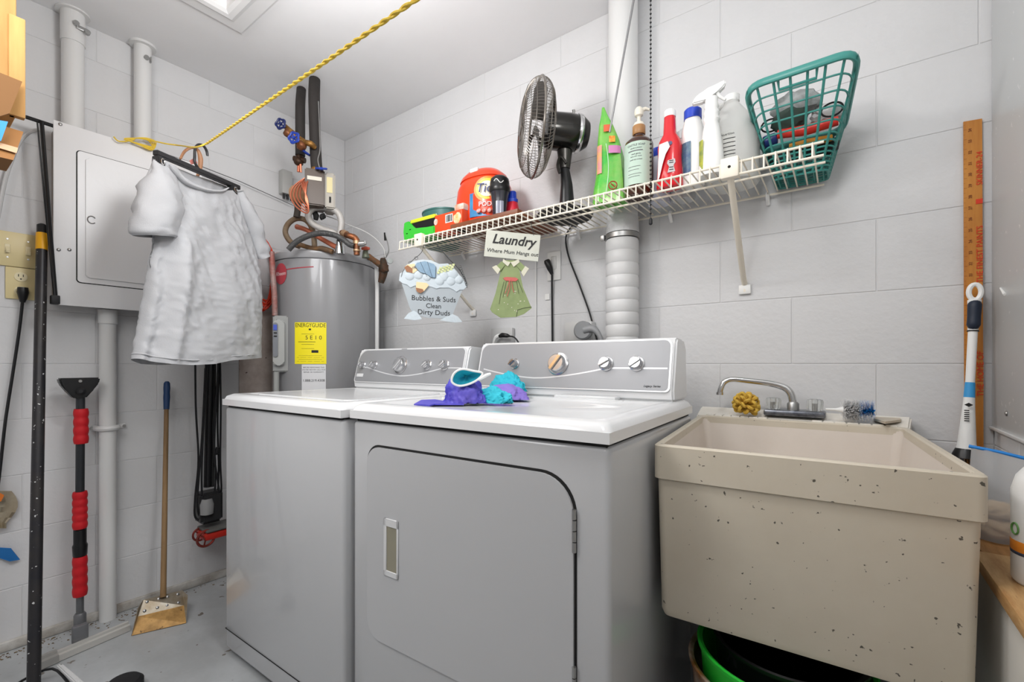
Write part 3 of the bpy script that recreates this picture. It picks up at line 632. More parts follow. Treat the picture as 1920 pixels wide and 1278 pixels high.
# light switches and outlet
M_ivory = mat('ivory_plate', '#DFCF9C', 0.4)
sw = thing('switch_plate', 'ivory double light switch plate at left edge, above the outlet', 'light switch', (0, -1.37, 1.38))
obj('plate', box(NB(), 0.0015, 0.009, -1.445, -1.3, 1.383, 1.508, 0.003), M_ivory, sw, world=True)
for y in (-1.378, -1.326):
    s = obj('toggle', box(NB(), 0.009, 0.011, y-0.007, y+0.007, 1.43, 1.462, 0.001, 1), mat('toggle_ivory', '#E9DDB5', 0.35), sw, world=True)
    obj('toggle_lever', prism(NB(), [V((0.009, y-0.0045, 1.440)), V((0.009, y-0.0045, 1.455)), V((0.022, y-0.004, 1.438)), V((0.020, y-0.004, 1.430))], (0, 0.009, 0)), mat('toggle_ivory', '', 0), s, world=True)
    for z in (1.415, 1.48): obj('screw', lathe(NB(), [(0.0035, 0), (0.003, 0.0012)], (0.009, y, z), 10, axis=V((1, 0, 0))), M_steel, sw, world=True)
ou = thing('wall_outlet', 'ivory wall outlet under the light switches, black cord plugged in', 'outlet', (0, -1.345, 1.265))
obj('plate', box(NB(), 0.0015, 0.009, -1.383, -1.302, 1.266, 1.3815, 0.003), M_ivory, ou, world=True)
for z in (1.348, 1.296):
    f = obj('socket', lathe(NB(), [(0.017, 0), (0.017, 0.003)], (0.009, -1.345, z), 20, axis=V((1, 0, 0))), mat('toggle_ivory', '', 0), ou, world=True)
    bm = NB()
    for dy in (-0.006, 0.006): box(bm, 0.012, 0.0125, -1.345+dy-0.001, -1.345+dy+0.001, z, z+0.009)
    box(bm, 0.012, 0.0125, -1.347, -1.343, z-0.01, z-0.006); obj('slots', bm, M_dark, f, world=True)
pc = thing('power_cord', 'black power cord plugged in the ivory outlet, hanging down at left edge', 'cord', (0.02, -1.37, 0.6))
q = onX(43, 548, 0.03); obj('plug', tube(NB(), [q+V((0.0, 0, 0.018)), q, q-V((0, 0, 0.02)), q-V((0, 0.001, 0.036))], [0.014, 0.016, 0.012, 0.007], 10), M_black, pc, world=True)
obj('cord', tube(NB(), [q-V((0, 0.001, 0.034)), onX(36, 620, 0.03), onX(24, 700, 0.028), onX(10, 790, 0.026), onX(0, 880, 0.022), onX(-10, 960, 0.02)], 0.0045, 8, curve=4), M_brubber, pc, world=True)
o = obj('white_cable', tube(NB(), [onX(72, 243, 0.02), onX(55, 248, 0.02), onX(38, 265, 0.02), onX(22, 300, 0.02), onX(8, 345, 0.02), onX(-6, 420, 0.02)], 0.006, 8, curve=5), mat('cable_grey', '#C9C9C9', 0.3)); tag(o, 'pale grey cable curving down left wall beside the cardboard box', 'cable')
# T-shaped black tool hanging beside the panel
tt = thing('t_bar_tool', 'thin black T-bar tool with square foot hanging left of the electrical panel', 'tool', onX(103, 568, 0.125))
obj('cross_bar', tube(NB(), [onX(48, 219, 0.10), onX(100, 236, 0.10)], 0.007, 8), M_black, tt, world=True)
obj('rod', tube(NB(), [onX(78, 228, 0.11), onX(90, 380, 0.12), onX(104, 555, 0.128)], 0.0062, 8), M_black, tt, world=True)
obj('second_rod', tube(NB(), [onX(70, 229, 0.10), onX(84, 380, 0.11), onX(100, 540, 0.12)], 0.0025, 6), M_black, tt, world=True)
q = onX(103, 562, 0.128); obj('foot', box(NB(), q.x-0.014, q.x+0.014, q.y-0.012, q.y+0.012, q.z-0.016, q.z+0.016, 0.003), M_brubber, tt, world=True)
# black pole with yellow band
pa, pb_ = onX(79, 420, 0.06), onZ(63, 1292, 0.012)
pd_ = (pb_-pa); L_ = pd_.length; u_ = pd_/L_
bp = thing('black_pole', 'long paint-speckled black pole with yellow band leaning beside the light switch', 'pole', (pb_.x, pb_.y, 0))
M_pole = mat('scuffed_black_pole', '#25252a', 0.4, metal=0.2, spots='#c9c9c9', spotscale=95, thr=0.685, col2='#33302f', vscale=8)
obj('shaft', cyl(NB(), pa+u_*0.1, pb_, 0.0155, 20, 0.0165), M_pole, bp, world=True)
obj('end_cap', tube(NB(), [pa, pa+u_*0.006, pa+u_*0.04], [0.008, 0.0145, 0.0145], 20), M_black, bp, world=True)
obj('yellow_band', cyl(NB(), pa+u_*0.038, pa+u_*0.102, 0.0162, 20), mat('yellow_band', '#E8A913', 0.4), bp, world=True, label='yellow tape band')
# foam grip mop / extendable squeegee
ms = thing('extendable_squeegee', 'squeegee pole with red foam grips and black head standing against the left wall', 'squeegee', onX(150, 1190, 0.10))
def mx(py, px=150, x=0.10): return onX(px, py, x)
obj('upper_tube', cyl(NB(), mx(742, 151), mx(925, 150), 0.0135, 16), mat('dark_tube', '#3b3d40', 0.35, metal=0.5), ms, world=True)
obj('lower_tube', cyl(NB(), mx(1100, 150), mx(1155, 150), 0.0115, 16), mat('grey_tube', '#6f7173', 0.35, metal=0.5), ms, world=True)
M_redf = mat('red_foam', '#C4141F', 0.6, bump=0.2, bscale=90)
def grip(y0, y1, n, px=150):
    a, b = mx(y0, px), mx(y1, px); P = []; R = []
    for k in range(n*6+1):
        P.append(a.lerp(b, k/(n*6))); R.append(0.0200+0.0026*abs(math.sin(PI*(k % 6)/6)))
    obj('foam_grip', tube(NB(), P, R, 20), M_redf, ms, world=True, label='red ribbed foam grip')
grip(766, 831, 4, 152); grip(921, 990, 5); grip(1042, 1116, 4)
obj('middle_tube', cyl(NB(), mx(985), mx(1050), 0.0135, 16), M_black, ms, world=True)
obj('lock_collar', tube(NB(), [mx(992), mx(1018), mx(1022), mx(1040), mx(1043)], [0.019, 0.019, 0.0225, 0.021, 0.016], 20), M_black, ms, world=True)
hd = mx(735, 148)
bm = NB(); P0 = mx(708, 148)
tube(bm, [P0, P0+V((0, 0, -0.008))], [0.02, 0.02], 4) if False else None
U = V((0, 1, 0)); Wd = 0.058
pr = [(-Wd, 0), (Wd, 0), (Wd*0.93, -0.022), (Wd*0.62, -0.05), (0.016, -0.078), (-0.016, -0.078), (-Wd*0.62, -0.05), (-Wd*0.93, -0.022)]
prism(bm, [P0+U*x+V((-0.025, 0, z)) for x, z in pr], (0.045, 0, 0)); bmesh.ops.bevel(bm, geom=list(bm.edges), offset=0.005, segments=2, affect='EDGES')
obj('mop_head', bm, M_black, ms, world=True)
bm = NB(); lathe(bm, [(0.013, 0), (0.014, 0.012), (0.006, 0.02)], P0+V((0.02, 0.004, -0.05)), 16, axis=V((1, -0.3, 0))); obj('pivot', bm, M_brubber, ms, world=True)
bm = NB(); lathe(bm, [(0.006, 0), (0.005, 0.003)], P0+V((0.02, 0, -0.012)), 12, axis=V((1, 0, 0))); obj('rivet', bm, M_steel, ms, world=True)
M_castg = mat('cast_grey', '#76777a', 0.4, metal=0.4)
obj('socket', tube(NB(), [mx(1148), mx(1152), mx(1178)], [0.014, 0.0185, 0.0185], 16), M_castg, ms, world=True)
q = onZ(150, 1196, 0.035); bm = NB(); box(bm, q.x-0.012, q.x+0.012, q.y-0.022, q.y+0.022, 0.02, 0.085, 0.006); bmesh.ops.translate(bm, verts=bm.verts, vec=(0, 0, 0)); obj('hinge_bracket', bm, M_castg, ms, world=True)
sa, sb = onZ(75, 1240, 0.02), onZ(240, 1170, 0.02)
sd = (sb-sa).normalized(); sn = V((0, 0, 1)).cross(sd)
bm = NB(); prof = [(-0.02, 0.002), (-0.018, 0.022), (-0.008, 0.024), (-0.006, 0.032), (0.0, 0.034), (0.006, 0.032), (0.008, 0.024), (0.018, 0.022), (0.02, 0.002)]
prism(bm, [V((sa.x, sa.y, 0))+sn*a_+V((0, 0, b_)) for a_, b_ in prof], sb-sa); obj('aluminium_blade_bar', bm, mat('aluminium', '#C9C7C2', 0.35, metal=0.35), ms, world=True)
bm = NB(); s0 = V((sa.x, sa.y, 0))-sd*0.004; prism(bm, [s0+sn*a_*1.25+V((0, 0, b_*1.2)) for a_, b_ in prof], sd*0.045); obj('duct_tape_wrap', bm, mat('duct_tape', '#A3A19D', 0.4, metal=0.3, bump=0.6, bscale=90), ms, world=True, label='silver duct tape wrap on bar end')
# floor scraper shovel
sh = thing('floor_scraper', 'wooden-handled dustpan-style scraper shovel standing on the floor by the wall', 'shovel', onZ(297, 1175, 0))
ha, hb = onX(313, 715, 0.05), onX(306, 1118, 0.22); hu = (hb-ha).normalized()
obj('wooden_handle', cyl(NB(), ha+hu*0.11, hb, 0.0085, 14, 0.0105), mat('worn_wood', '#9C7D58', 0.65, col2='#6f5638', vscale=9, stretch=(1, 1, 0.15)), sh, world=True)
obj('blue_grip', tube(NB(), [ha, ha+hu*0.008, ha+hu*0.03, ha+hu*0.05, ha+hu*0.07, ha+hu*0.09, ha+hu*0.122], [0.007, 0.0115, 0.0125, 0.0115, 0.0125, 0.0115, 0.0105], 14), mat('navy_grip', '#1D3C66', 0.5), sh, world=True, label='navy blue handle grip')
f0, f1 = onZ(246, 1191, 0.004), onZ(349, 1167, 0.004); b0, b1 = onX(268, 1124, 0.205), onX(341, 1106, 0.205)
up = V((0, 0, 0.0)); M_pan2 = mat('scoop_metal', '#A69F92', 0.4, metal=0.6, col2='#8c7d66', vscale=18); M_rust = mat('scoop_tan', '#C79B5B', 0.55, metal=0.2, col2='#94703d', vscale=22, spots='#5f4527', spotscale=60)
mid0, mid1 = b0.lerp(f0, 0.48)+V((0, 0, -0.0)), b1.lerp(f1, 0.48)
def slab(bm, pts, th): n_ = (V(pts[1])-V(pts[0])).cross(V(pts[2])-V(pts[0])).normalized(); return prism(bm, pts, n_*th)
obj('back_plate', slab(NB(), [b0, b1, mid1, mid0], 0.002), M_pan2, sh, world=True)
obj('scoop_blade', slab(NB(), [mid0, mid1, f1, f0], 0.002), M_rust, sh, world=True, label='tan rusty scoop blade')
bm = NB(); s0 = V((0.05, 0.0, 0.045)); slab(bm, [b1, f1, onX(352, 1116, 0.235)], 0.002); obj('side_wall', bm, M_pan2, sh, world=True); obj('side_wall', slab(NB(), [b0, onX(258, 1140, 0.25), f0], 0.002), M_pan2, sh, world=True)
for s in (0.12, 0.4, 0.62, 0.88):
    for t in (0.1, 0.36):
        p = b0.lerp(b1, s).lerp(f0.lerp(f1, s), t); n_ = (b1-b0).cross(f0-b0).normalized(); n_ = -n_ if n_.x < 0 else n_
        obj('rivet', lathe(NB(), [(0.006, 0), (0.005, 0.003), (0.002, 0.004)], p+n_*0.002, 10, axis=n_), M_steel, sh, world=True)
# corded black tool with red wheels hanging on the left wall
cv = thing('corded_vacuum', 'black stick vacuum with wound cord and red wheels hanging between scraper shovel and washer', 'vacuum', onX(390, 1020, 0.12))
def vx(px, py, x=0.09): return onX(px, py, x)
bm = NB(); a, b = vx(395, 560), vx(390, 912)
tube(bm, [a, vx(394, 700), b], [0.017, 0.018, 0.018], 14); obj('shaft', bm, M_black, cv, world=True)
bm = NB(); tube(bm, [vx(403, 560, 0.10), vx(402, 700, 0.10), vx(398, 912, 0.10)], 0.007, 8); obj('shaft_rail', bm, M_dark, cv, world=True)
bm = NB()
loops = [[(366, 640), (367, 760), (372, 860), (366, 930), (365, 965), (372, 975)], [(385, 690), (380, 800), (374, 880), (370, 950), (380, 972), (396, 970), (406, 950), (410, 880), (408, 790), (411, 680)],
         [(388, 640), (382, 780), (378, 900), (382, 960), (390, 968), (400, 955), (404, 880), (400, 800), (408, 720), (413, 640)], [(412, 640), (414, 760), (413, 860), (415, 920), (408, 950)], [(410, 660), (404, 780), (402, 850), (408, 900), (413, 930)]]
for k, l in enumerate(loops): tube(bm, [vx(x, y, 0.105+0.006*k) for x, y in l], 0.0042, 6, curve=5)
obj('wound_cord', bm, M_brubber, cv, world=True)
bm = NB(); cyl(bm, vx(408, 838, 0.12), vx(406, 850, 0.12), 0.008, 8); tube(bm, [vx(402, 842, 0.12), vx(413, 840, 0.12)], 0.003, 6); tube(bm, [vx(402, 852, 0.12), vx(413, 850, 0.12)], 0.003, 6); obj('plug', bm, M_black, cv, world=True)
bm = NB(); obox(bm, lambda x, y, z: V((0.10+x, 0, 0))+V((0, vx(388, 940).y+y, vx(388, 940).z+z)), -0.04, 0.04, -0.04, 0.05, -0.09, 0.05, 0.012); obj('motor_body', bm, mat('vac_dark', '#2b2b2c', 0.35), cv, world=True)
c_ = vx(388, 943, 0.13); bm = NB(); lathe(bm, [(0.01, 0.0), (0.026, 0.008), (0.028, 0.05), (0.02, 0.075)], c_+V((0.0, 0, -0.055)), 20); obj('clear_cup', bm, mat('smoky_cup', '#8d8d8d', 0.12, coat=0.5), cv, world=True)
def redwheel(c, r):
    bm = NB(); tube(bm, [c+V((math.cos(a)*r*0.6*0, math.cos(a)*r, math.sin(a)*r)) for a in [2*PI*k/24 for k in range(24)]], r*0.16, 8, closed=True)
    for k in range(3): a = 2*PI*k/3+0.3; tube(bm, [c, c+V((0, math.cos(a)*r, math.sin(a)*r))], r*0.1, 6)
    lathe(bm, [(r*0.28, -0.008), (r*0.28, 0.008)], c, 12, axis=V((1, 0, 0)))
    obj('wheel', bm, mat('wheel_red', '#8B2F25', 0.4, col2='#5c241c', vscale=20), cv, world=True, label='dark red spoked wheel')
redwheel(vx(386, 1009, 0.15), 0.034); redwheel(vx(375, 1001, 0.08), 0.028)
bm = NB(); q = vx(400, 998, 0.13); box(bm, 0.06, 0.16, q.y-0.045, q.y+0.14, q.z-0.022, q.z+0.012, 0.008); obj('floor_head', bm, mat('head_red', '#B8281C', 0.4), cv, world=True, label='red floor head')
bm = NB(); box(bm, 0.055, 0.165, q.y-0.04, q.y+0.15, q.z+0.0125, q.z+0.026, 0.006); obj('head_cover', bm, mat('head_grey', '#5c5b58', 0.4), cv, world=True)

# cardboard boxes at the upper left
M_card = mat('cardboard', '#BC8F55', 0.75, bump=0.1, bscale=20, col2='#AC8049', vscale=5, stretch=(1, 6, 0.6))
cb = thing('tall_cardboard_box', 'tall tan cardboard box at the upper left corner of the photo', 'box', (0.72, -1.65, 1.575))
obj('carton', box(NB(), 0.62, 0.90, -1.9, -1.458, 1.60, CZ-0.005, 0.003), M_card, cb, world=True)
o = obj('edge_flap', box(NB(), 0.885, 0.903, -1.47, -1.444, 1.60, 1.83, 0.002), M_card, cb, world=True)
M_card2 = mat('dark_cardboard', '#74502B', 0.8, bump=0.15, bscale=20)  # darker brown card of the hanging flap
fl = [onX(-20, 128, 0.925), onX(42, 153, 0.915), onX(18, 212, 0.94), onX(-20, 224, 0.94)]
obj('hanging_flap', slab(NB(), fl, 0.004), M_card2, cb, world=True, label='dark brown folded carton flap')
cb2 = thing('small_cardboard_box', 'small brown cardboard box bottom with blue tape, under the tall carton', 'box', (0.8, -1.6, 1.50))
obj('carton', prism(NB(), [onX(-20, 228, 0.91), onX(44, 247, 0.91), onX(25, 300, 0.95), onX(-20, 290, 0.95)], (-0.1, 0, 0)), mat('carton_brown', '#84592B', 0.75), cb2, world=True)
obj('packing_tape', slab(NB(), [onX(-18, 262, 0.942), onX(34, 277, 0.942), onX(31, 287, 0.946), onX(-18, 272, 0.946)], 0.002), mat('tan_tape', '#BE9878', 0.35), cb2, world=True)
obj('blue_tape', slab(NB(), [onX(-20, 222, 0.943), onX(15, 228, 0.943), onX(2, 264, 0.949), onX(-20, 264, 0.949)], 0.002), mat('blue_tape', '#2F86D0', 0.45), cb2, world=True, label='bright blue painter tape')
# scraps on the wall at left edge
o = obj('blue_tape_scrap', slab(NB(), [onX(-12, 1026, 0.012), onX(20, 1028, 0.03), onX(37, 1049, 0.01), onX(18, 1052, 0.02), onX(-12, 1042, 0.01)], 0.002), mat('blue_tape2', '#1F6FB4', 0.45)); tag(o, 'torn scrap of blue tape on the left wall near the floor', 'tape')
rg = thing('torn_label', 'crumpled paper label with orange corner stuck on left wall edge', 'paper', onX(15, 985, 0.01))
bm = NB(); g = [[bm.verts.new(onX(-12+ (i/6)*(24+22*math.sin(PI*min(1, j/7+0.15))), 920+j*10, 0.012+0.02*noise.noise(V((i*0.8, j*0.9, 3)))+0.008)) for i in range(7)] for j in range(8)]
for j in range(7):
    for i in range(6): bm.faces.new((g[j][i], g[j][i+1], g[j+1][i+1], g[j+1][i]))
bmesh.ops.solidify(bm, geom=bm.faces[:], thickness=0.0015); obj('paper', bm, mat('crumpled_paper', '#CFC6B2', 0.5, col2='#B9A88a', vscale=15), rg, world=True)
obj('orange_corner', slab(NB(), [onX(-12, 917, 0.04), onX(8, 928, 0.04), onX(2, 940, 0.04), onX(-12, 938, 0.04)], 0.001), mat('orange_print', '#E0792B', 0.5), rg, world=True)
# things in the bottom-left corner on the floor
bk = thing('coat_hanger', 'white-topped black wire frame lying on floor at bottom left edge', 'frame', onZ(110, 1275, 0))
obj('wire', tube(NB(), [onZ(20, 1290, 0.02), onZ(55, 1268, 0.03), onZ(98, 1253, 0.035), onZ(125, 1275, 0.03), onZ(140, 1300, 0.02)], 0.004, 6, curve=3), M_black, bk, world=True)
bm = NB(); prism(bm, [onZ(105, 1252, 0.045), onZ(118, 1250, 0.045), onZ(165, 1290, 0.045), onZ(150, 1295, 0.045)], (0, 0, 0.012)); bmesh.ops.bevel(bm, geom=list(bm.edges), offset=0.003, segments=2, affect='EDGES'); obj('white_grip', bm, mat('gritty_white', '#C9C9C9', 0.6, bump=0.9, bscale=150, spots='#333333', spotscale=150), bk, world=True)
q = onZ(232, 1292, 0.01); o = obj('rubber_stopper', lathe(NB(), [(0.035, 0), (0.05, 0.01), (0.05, 0.03), (0.04, 0.04), (0.01, 0.042)], (q.x, q.y, 0), 28), M_brubber); tag(o, 'black round rubber cap on the floor at the bottom edge', 'cap')
# ================================================================== clothesline, hanger, t-shirt
SA = V((0.482, -1.079, 1.775)); SB = V((0.320, -0.736, 1.775)); se = (SB-SA).normalized(); sn_ = se.cross(V((0, 0, 1))).normalized()
if sn_.dot(CAM-SA) < 0: sn_ = -sn_
def sp(px, py, off=0.0): return onP(px, py, SA+sn_*off, sn_)
def sco(px, py): p = sp(px, py); return (p-SA).dot(se), p.z
hang_ = thing('clip_hanger', 'black plastic clip hanger on the yellow rope holding the grey t-shirt', 'hanger', sp(370, 320))
M_hang = mat('hanger_black', '#2c2c2e', 0.35)
bm = NB(); a, b = sp(290, 286), sp(447, 352); d = (b-a)
prism(bm, [a+V((0, 0, 0.010))+sn_*0.012, a+V((0, 0, -0.008))+sn_*0.012, b+V((0, 0, -0.010))+sn_*0.012, b+V((0, 0, 0.008))+sn_*0.012], -sn_*0.022); bmesh.ops.bevel(bm, geom=list(bm.edges), offset=0.002, segments=2, affect='EDGES')
obj('bar', bm, M_hang, hang_, world=True)
obj('hook', tube(NB(), [sp(378, 325), sp(366, 306), sp(365, 292), sp(366, 278), sp(372, 271), sp(381, 273), sp(387, 282), sp(389, 292)], [0.006, 0.005, 0.005, 0.0045, 0.0045, 0.005, 0.005, 0.0045], 10, curve=5), M_hang, hang_, world=True)
for px, py in ((304, 305), (441, 357)):
    c = sp(px, py, 0.018); bm = NB(); prism(bm, [c+se*x+V((0, 0, z)) for x, z in [(-0.013, 0.022), (0.013, 0.022), (0.016, -0.02), (0.008, -0.03), (-0.008, -0.03), (-0.016, -0.02)]], -sn_*0.03); bmesh.ops.bevel(bm, geom=list(bm.edges), offset=0.003, segments=2, affect='EDGES')
    k = obj('clip', bm, M_hang, hang_, world=True)
    obj('clip_spring', tube(NB(), [c+sn_*0.003+se*0.006*math.cos(a_)+V((0, 0, 0.004+0.010*math.sin(a_))) for a_ in [2*PI*j/12 for j in range(12)]], 0.0022, 6, closed=True), M_chrome, k, world=True)
h2 = thing('orange_hanger', 'tan wire hanger with pink tag hanging behind the black clip hanger', 'hanger', sp(365, 310, -0.03))
bm = NB(); tube(bm, [sp(338, 298, -0.04), sp(346, 284, -0.04), sp(358, 277, -0.04), sp(370, 280, -0.04), sp(376, 298, -0.04), sp(374, 320, -0.04), sp(368, 334, -0.04)], [0.004, 0.005, 0.005, 0.006, 0.009, 0.008, 0.004], 8, curve=5); obj('strap', bm, mat('tan_strap', '#B98763', 0.5), h2, world=True)
bm = NB(); prism(bm, [sp(355, 301, -0.02), sp(364, 296, -0.02), sp(370, 306, -0.02), sp(358, 308, -0.02)], sn_*0.002); obj('pink_tag', bm, mat('pink_tag', '#E08A80', 0.5), h2, world=True)

# body of the shirt: closed tube of cloth, front and back
def interp(tab, x):
    if x <= tab[0][0]: return tab[0][1]
    for (x0, y0), (x1, y1) in zip(tab, tab[1:]):
        if x <= x1: return y0+(y1-y0)*(x-x0)/(x1-x0)
    return tab[-1][1]
Lt = sorted([(sco(px, py)[1], sco(px, py)[0]) for px, py in ((288, 300), (268, 345), (285, 400), (292, 440), (283, 480), (276, 540), (268, 610), (256, 672))])
Rt_ = sorted([(sco(px, py)[1], sco(px, py)[0]) for px, py in ((447, 366), (452, 400), (470, 450), (482, 490), (482, 560), (480, 620), (479, 674))])
neck = [sco(px, py) for px, py in ((286, 298), (305, 303), (322, 312), (338, 333), (360, 347), (385, 355), (412, 357), (430, 357), (447, 362))]
backn = [sco(px, py) for px, py in ((286, 296), (310, 302), (340, 314), (375, 328), (405, 338), (430, 348), (447, 358))]
hem = [sco(px, py) for px, py in ((254, 672), (290, 682), (330, 684), (370, 682), (410, 675), (445, 673), (480, 670))]
NU, NV = 150, 120
bm = NB(); G = []
for j in range(NV+1):
    v = j/NV; row = []
    for i in range(NU):
        a = 2*PI*i/NU; ca, sa = math.cos(a), math.sin(a)            # sa>0 : front
        fx = (1-math.copysign(abs(ca)**0.8, ca))/2
        zz = interp(neck if sa >= 0 else backn, neck[0][0]+fx*(neck[-1][0]-neck[0][0]))
        zh = interp(hem, hem[0][0]+fx*(hem[-1][0]-hem[0][0]))
        z = zz+(zh-zz)*v; l, r_ = interp(Lt, z), interp(Rt_, z); s = l+(r_-l)*fx
        depth = (0.022+0.05*min(1, v*1.6))*math.copysign(abs(sa)**0.7, sa)
        w_ = 0.014*noise.noise(V((s*9, z*5, 1.5+(0 if sa >= 0 else 7))))+0.013*(0.3-abs(noise.noise(V((s*22+z*9, z*15, 4)))))*(1.3-v*0.5)+0.006*(0.3-abs(noise.noise(V((s*52-z*20, z*42, 9)))))
        fold = 0.024*math.exp(-((s-(l+0.075))/0.030)**2)*min(1, max(0, (v-0.22)*3)) if sa > 0 else 0
        fold -= 0.020*math.exp(-((s-(l+0.035))/0.022)**2)*min(1, max(0, (v-0.22)*3)) if sa > 0 else 0
        row.append(bm.verts.new(SA+se*s+V((0, 0, z-SA.z))+sn_*(depth+w_*min(1, v*6+0.3)+fold)))
    G.append(row)
for j in range(NV):
    for i in range(NU): bm.faces.new((G[j][i], G[j][(i+1) % NU], G[j+1][(i+1) % NU], G[j+1][i]))
ts = thing('t_shirt', 'light grey short-sleeved t-shirt hanging from a clip hanger before the electrical panel', 't-shirt', sp(370, 684))
M_shirt = mat('grey_jersey', '#BDBEC1', 0.9, bump=0.25, bscale=300, var=0.03, vscale=9)
obj('body', bm, M_shirt, ts, world=True, smooth=180)
bm = NB(); fr = [G[0][i].co.copy() if False else None for i in range(0)]
# hem and collar as thin bands
def band(pts, r, name, flat=1, closed=True, m=None): return obj(name, tube(NB(), pts, r, 8, closed=closed, flat=flat), m or M_shirt, ts, world=True)
def bodyring(v, off=0.0):
    out = []
    for i in range(NU):
        a = 2*PI*i/NU; ca, sa = math.cos(a), math.sin(a); fx = (1-math.copysign(abs(ca)**0.8, ca))/2
        zz = interp(neck if sa >= 0 else backn, neck[0][0]+fx*(neck[-1][0]-neck[0][0])); zh = interp(hem, hem[0][0]+fx*(hem[-1][0]-hem[0][0]))
        z = zz+(zh-zz)*v; l, r_ = interp(Lt, z), interp(Rt_, z); s = l+(r_-l)*fx
        depth = (0.022+0.05*min(1, v*1.6))*math.copysign(abs(sa)**0.7, sa)
        w_ = 0.010*noise.noise(V((s*9, z*5, 1.5+(0 if sa >= 0 else 7))))+0.007*noise.noise(V((s*26+z*9, z*17, 4)))
        fold = 0
        if sa > 0: fold = (0.024*math.exp(-((s-(l+0.075))/0.030)**2)-0.020*math.exp(-((s-(l+0.035))/0.022)**2))*min(1, max(0, (v-0.22)*3))
        out.append(SA+se*s+V((0, 0, z-SA.z))+sn_*(depth+w_*min(1, v*6+0.3)+fold))
    return out
band(bodyring(0.975), 0.0028, 'hem'); 
nk = [sp(px, py, 0.03) for px, py in ((318, 308), (328, 322), (345, 340), (365, 350), (390, 357), (415, 358), (428, 352))]
obj('collar', tube(NB(), nk, [0.005, 0.009, 0.011, 0.011, 0.011, 0.009, 0.005], 10, curve=5, flat=0.5), M_shirt, ts, world=True)
# sleeves
def sleeve(cents, name):
    bm = NB(); rings = []; P = []
    for k in range(len(cents)-1):
        for j in range(5): 
            t = j/5; P.append([a+(b-a)*t for a, b in zip(cents[k], cents[k+1])])
    P.append(list(cents[-1]))
    for n_, (xa, ya, xb_, yb_, dp_) in enumerate(P):
        a, b = sp(xa, ya), sp(xb_, yb_); c = (a+b)/2; h = (b-a)/2; ring = []
        for k in range(28):
            th = 2*PI*k/28; p = c+h*math.cos(th)+sn_*(dp_*math.sin(th)+0.01)
            q = p*14; p = p+sn_*(0.016*noise.noise(V((q.x, q.y, q.z*1.5)))+0.012*(0.3-abs(noise.noise(V((q.x*2.2+q.z, q.y*2, q.z*2.6))))))+h.normalized()*0.008*noise.noise(V((q.y*2, q.z*2, 5)))
            ring.append(bm.verts.new(p))
        rings.append(ring)
    for a, b in zip(rings, rings[1:]):
        for k in range(28): bm.faces.new((a[k], a[(k+1) % 28], b[(k+1) % 28], b[k]))
    obj(name, bm, M_shirt, ts, world=True, smooth=180)
    return [v for v in []]
sleeve([(284, 300, 322, 320, 0.015), (266, 338, 330, 372, 0.05), (252, 380, 330, 412, 0.062), (243, 412, 322, 438, 0.060), (243, 436, 318, 444, 0.052), (250, 441, 310, 446, 0.048)], 'sleeve')
sleeve([(440, 362, 449, 358, 0.02), (446, 390, 466, 392, 0.04), (462, 430, 482, 432, 0.045), (474, 474, 494, 466, 0.042), (480, 486, 499, 478, 0.040)], 'sleeve')
# yellow rope
rope = thing('yellow_rope', 'yellow clothesline rope from the conduit to top of the photo, over the hanger', 'rope', onT(388, 268, 1.5))
M_rope = mat('yellow_rope', '#E9C744', 0.6, bump=0.5, bscale=220)
e0, e1 = onT(386, 270, 1.53), onT(800, -15, 0.63)
bm = NB()
e1 = e0+(e1-e0)*((RX-0.003-e0.x)/(e1.x-e0.x)); N_ = 420; d = (e1-e0); X_a, Y_a, Z_a = frame_axes(d)
for ph in (0, PI): tube(bm, [e0+d*(k/N_)+(X_a*math.cos(ph+k*0.5)+Y_a*math.sin(ph+k*0.5))*0.0019 for k in range(N_+1)], 0.0022, 6)
cyl(bm, (RX-0.02, e1.y, e1.z), (RX-0.0012, e1.y, e1.z), 0.006, 8)
obj('line', bm, M_rope, rope, world=True)
bm = NB(); tube(bm, [onT(388, 269, 1.53), onT(366, 276, 1.56), onX(340, 273, 0.2), onX(310, 269, 0.15), onX(280, 262, 0.12)], 0.0028, 6, curve=5)
for k in range(4): tube(bm, [onX(292-3*k, 266+k, 0.10), onX(285, 281-k*2, 0.125), onX(262+k*3, 272, 0.13), onX(245-k*4, 264-k, 0.13), onX(255, 259, 0.11), onX(275, 259+k, 0.10)], 0.0026, 6, closed=True, curve=5)
tube(bm, [onX(213, 256, 0.13), onX(221, 264, 0.13), onX(235, 265, 0.13), onX(252, 262, 0.12)], 0.0026, 6, curve=4)
obj('tangle', bm, M_rope, rope, world=True, label='knotted tangle of rope at conduit')
o = obj('grey_line', tube(NB(), [onX(290, 282, 0.03), onX(360, 305, 0.03), onX(450, 340, 0.03), onX(552, 386, 0.03)], 0.002, 6), mat('grey_line', '#6e6e70', 0.5)); tag(o, 'thin dark grey wire running along the left wall behind the hanger', 'wire')

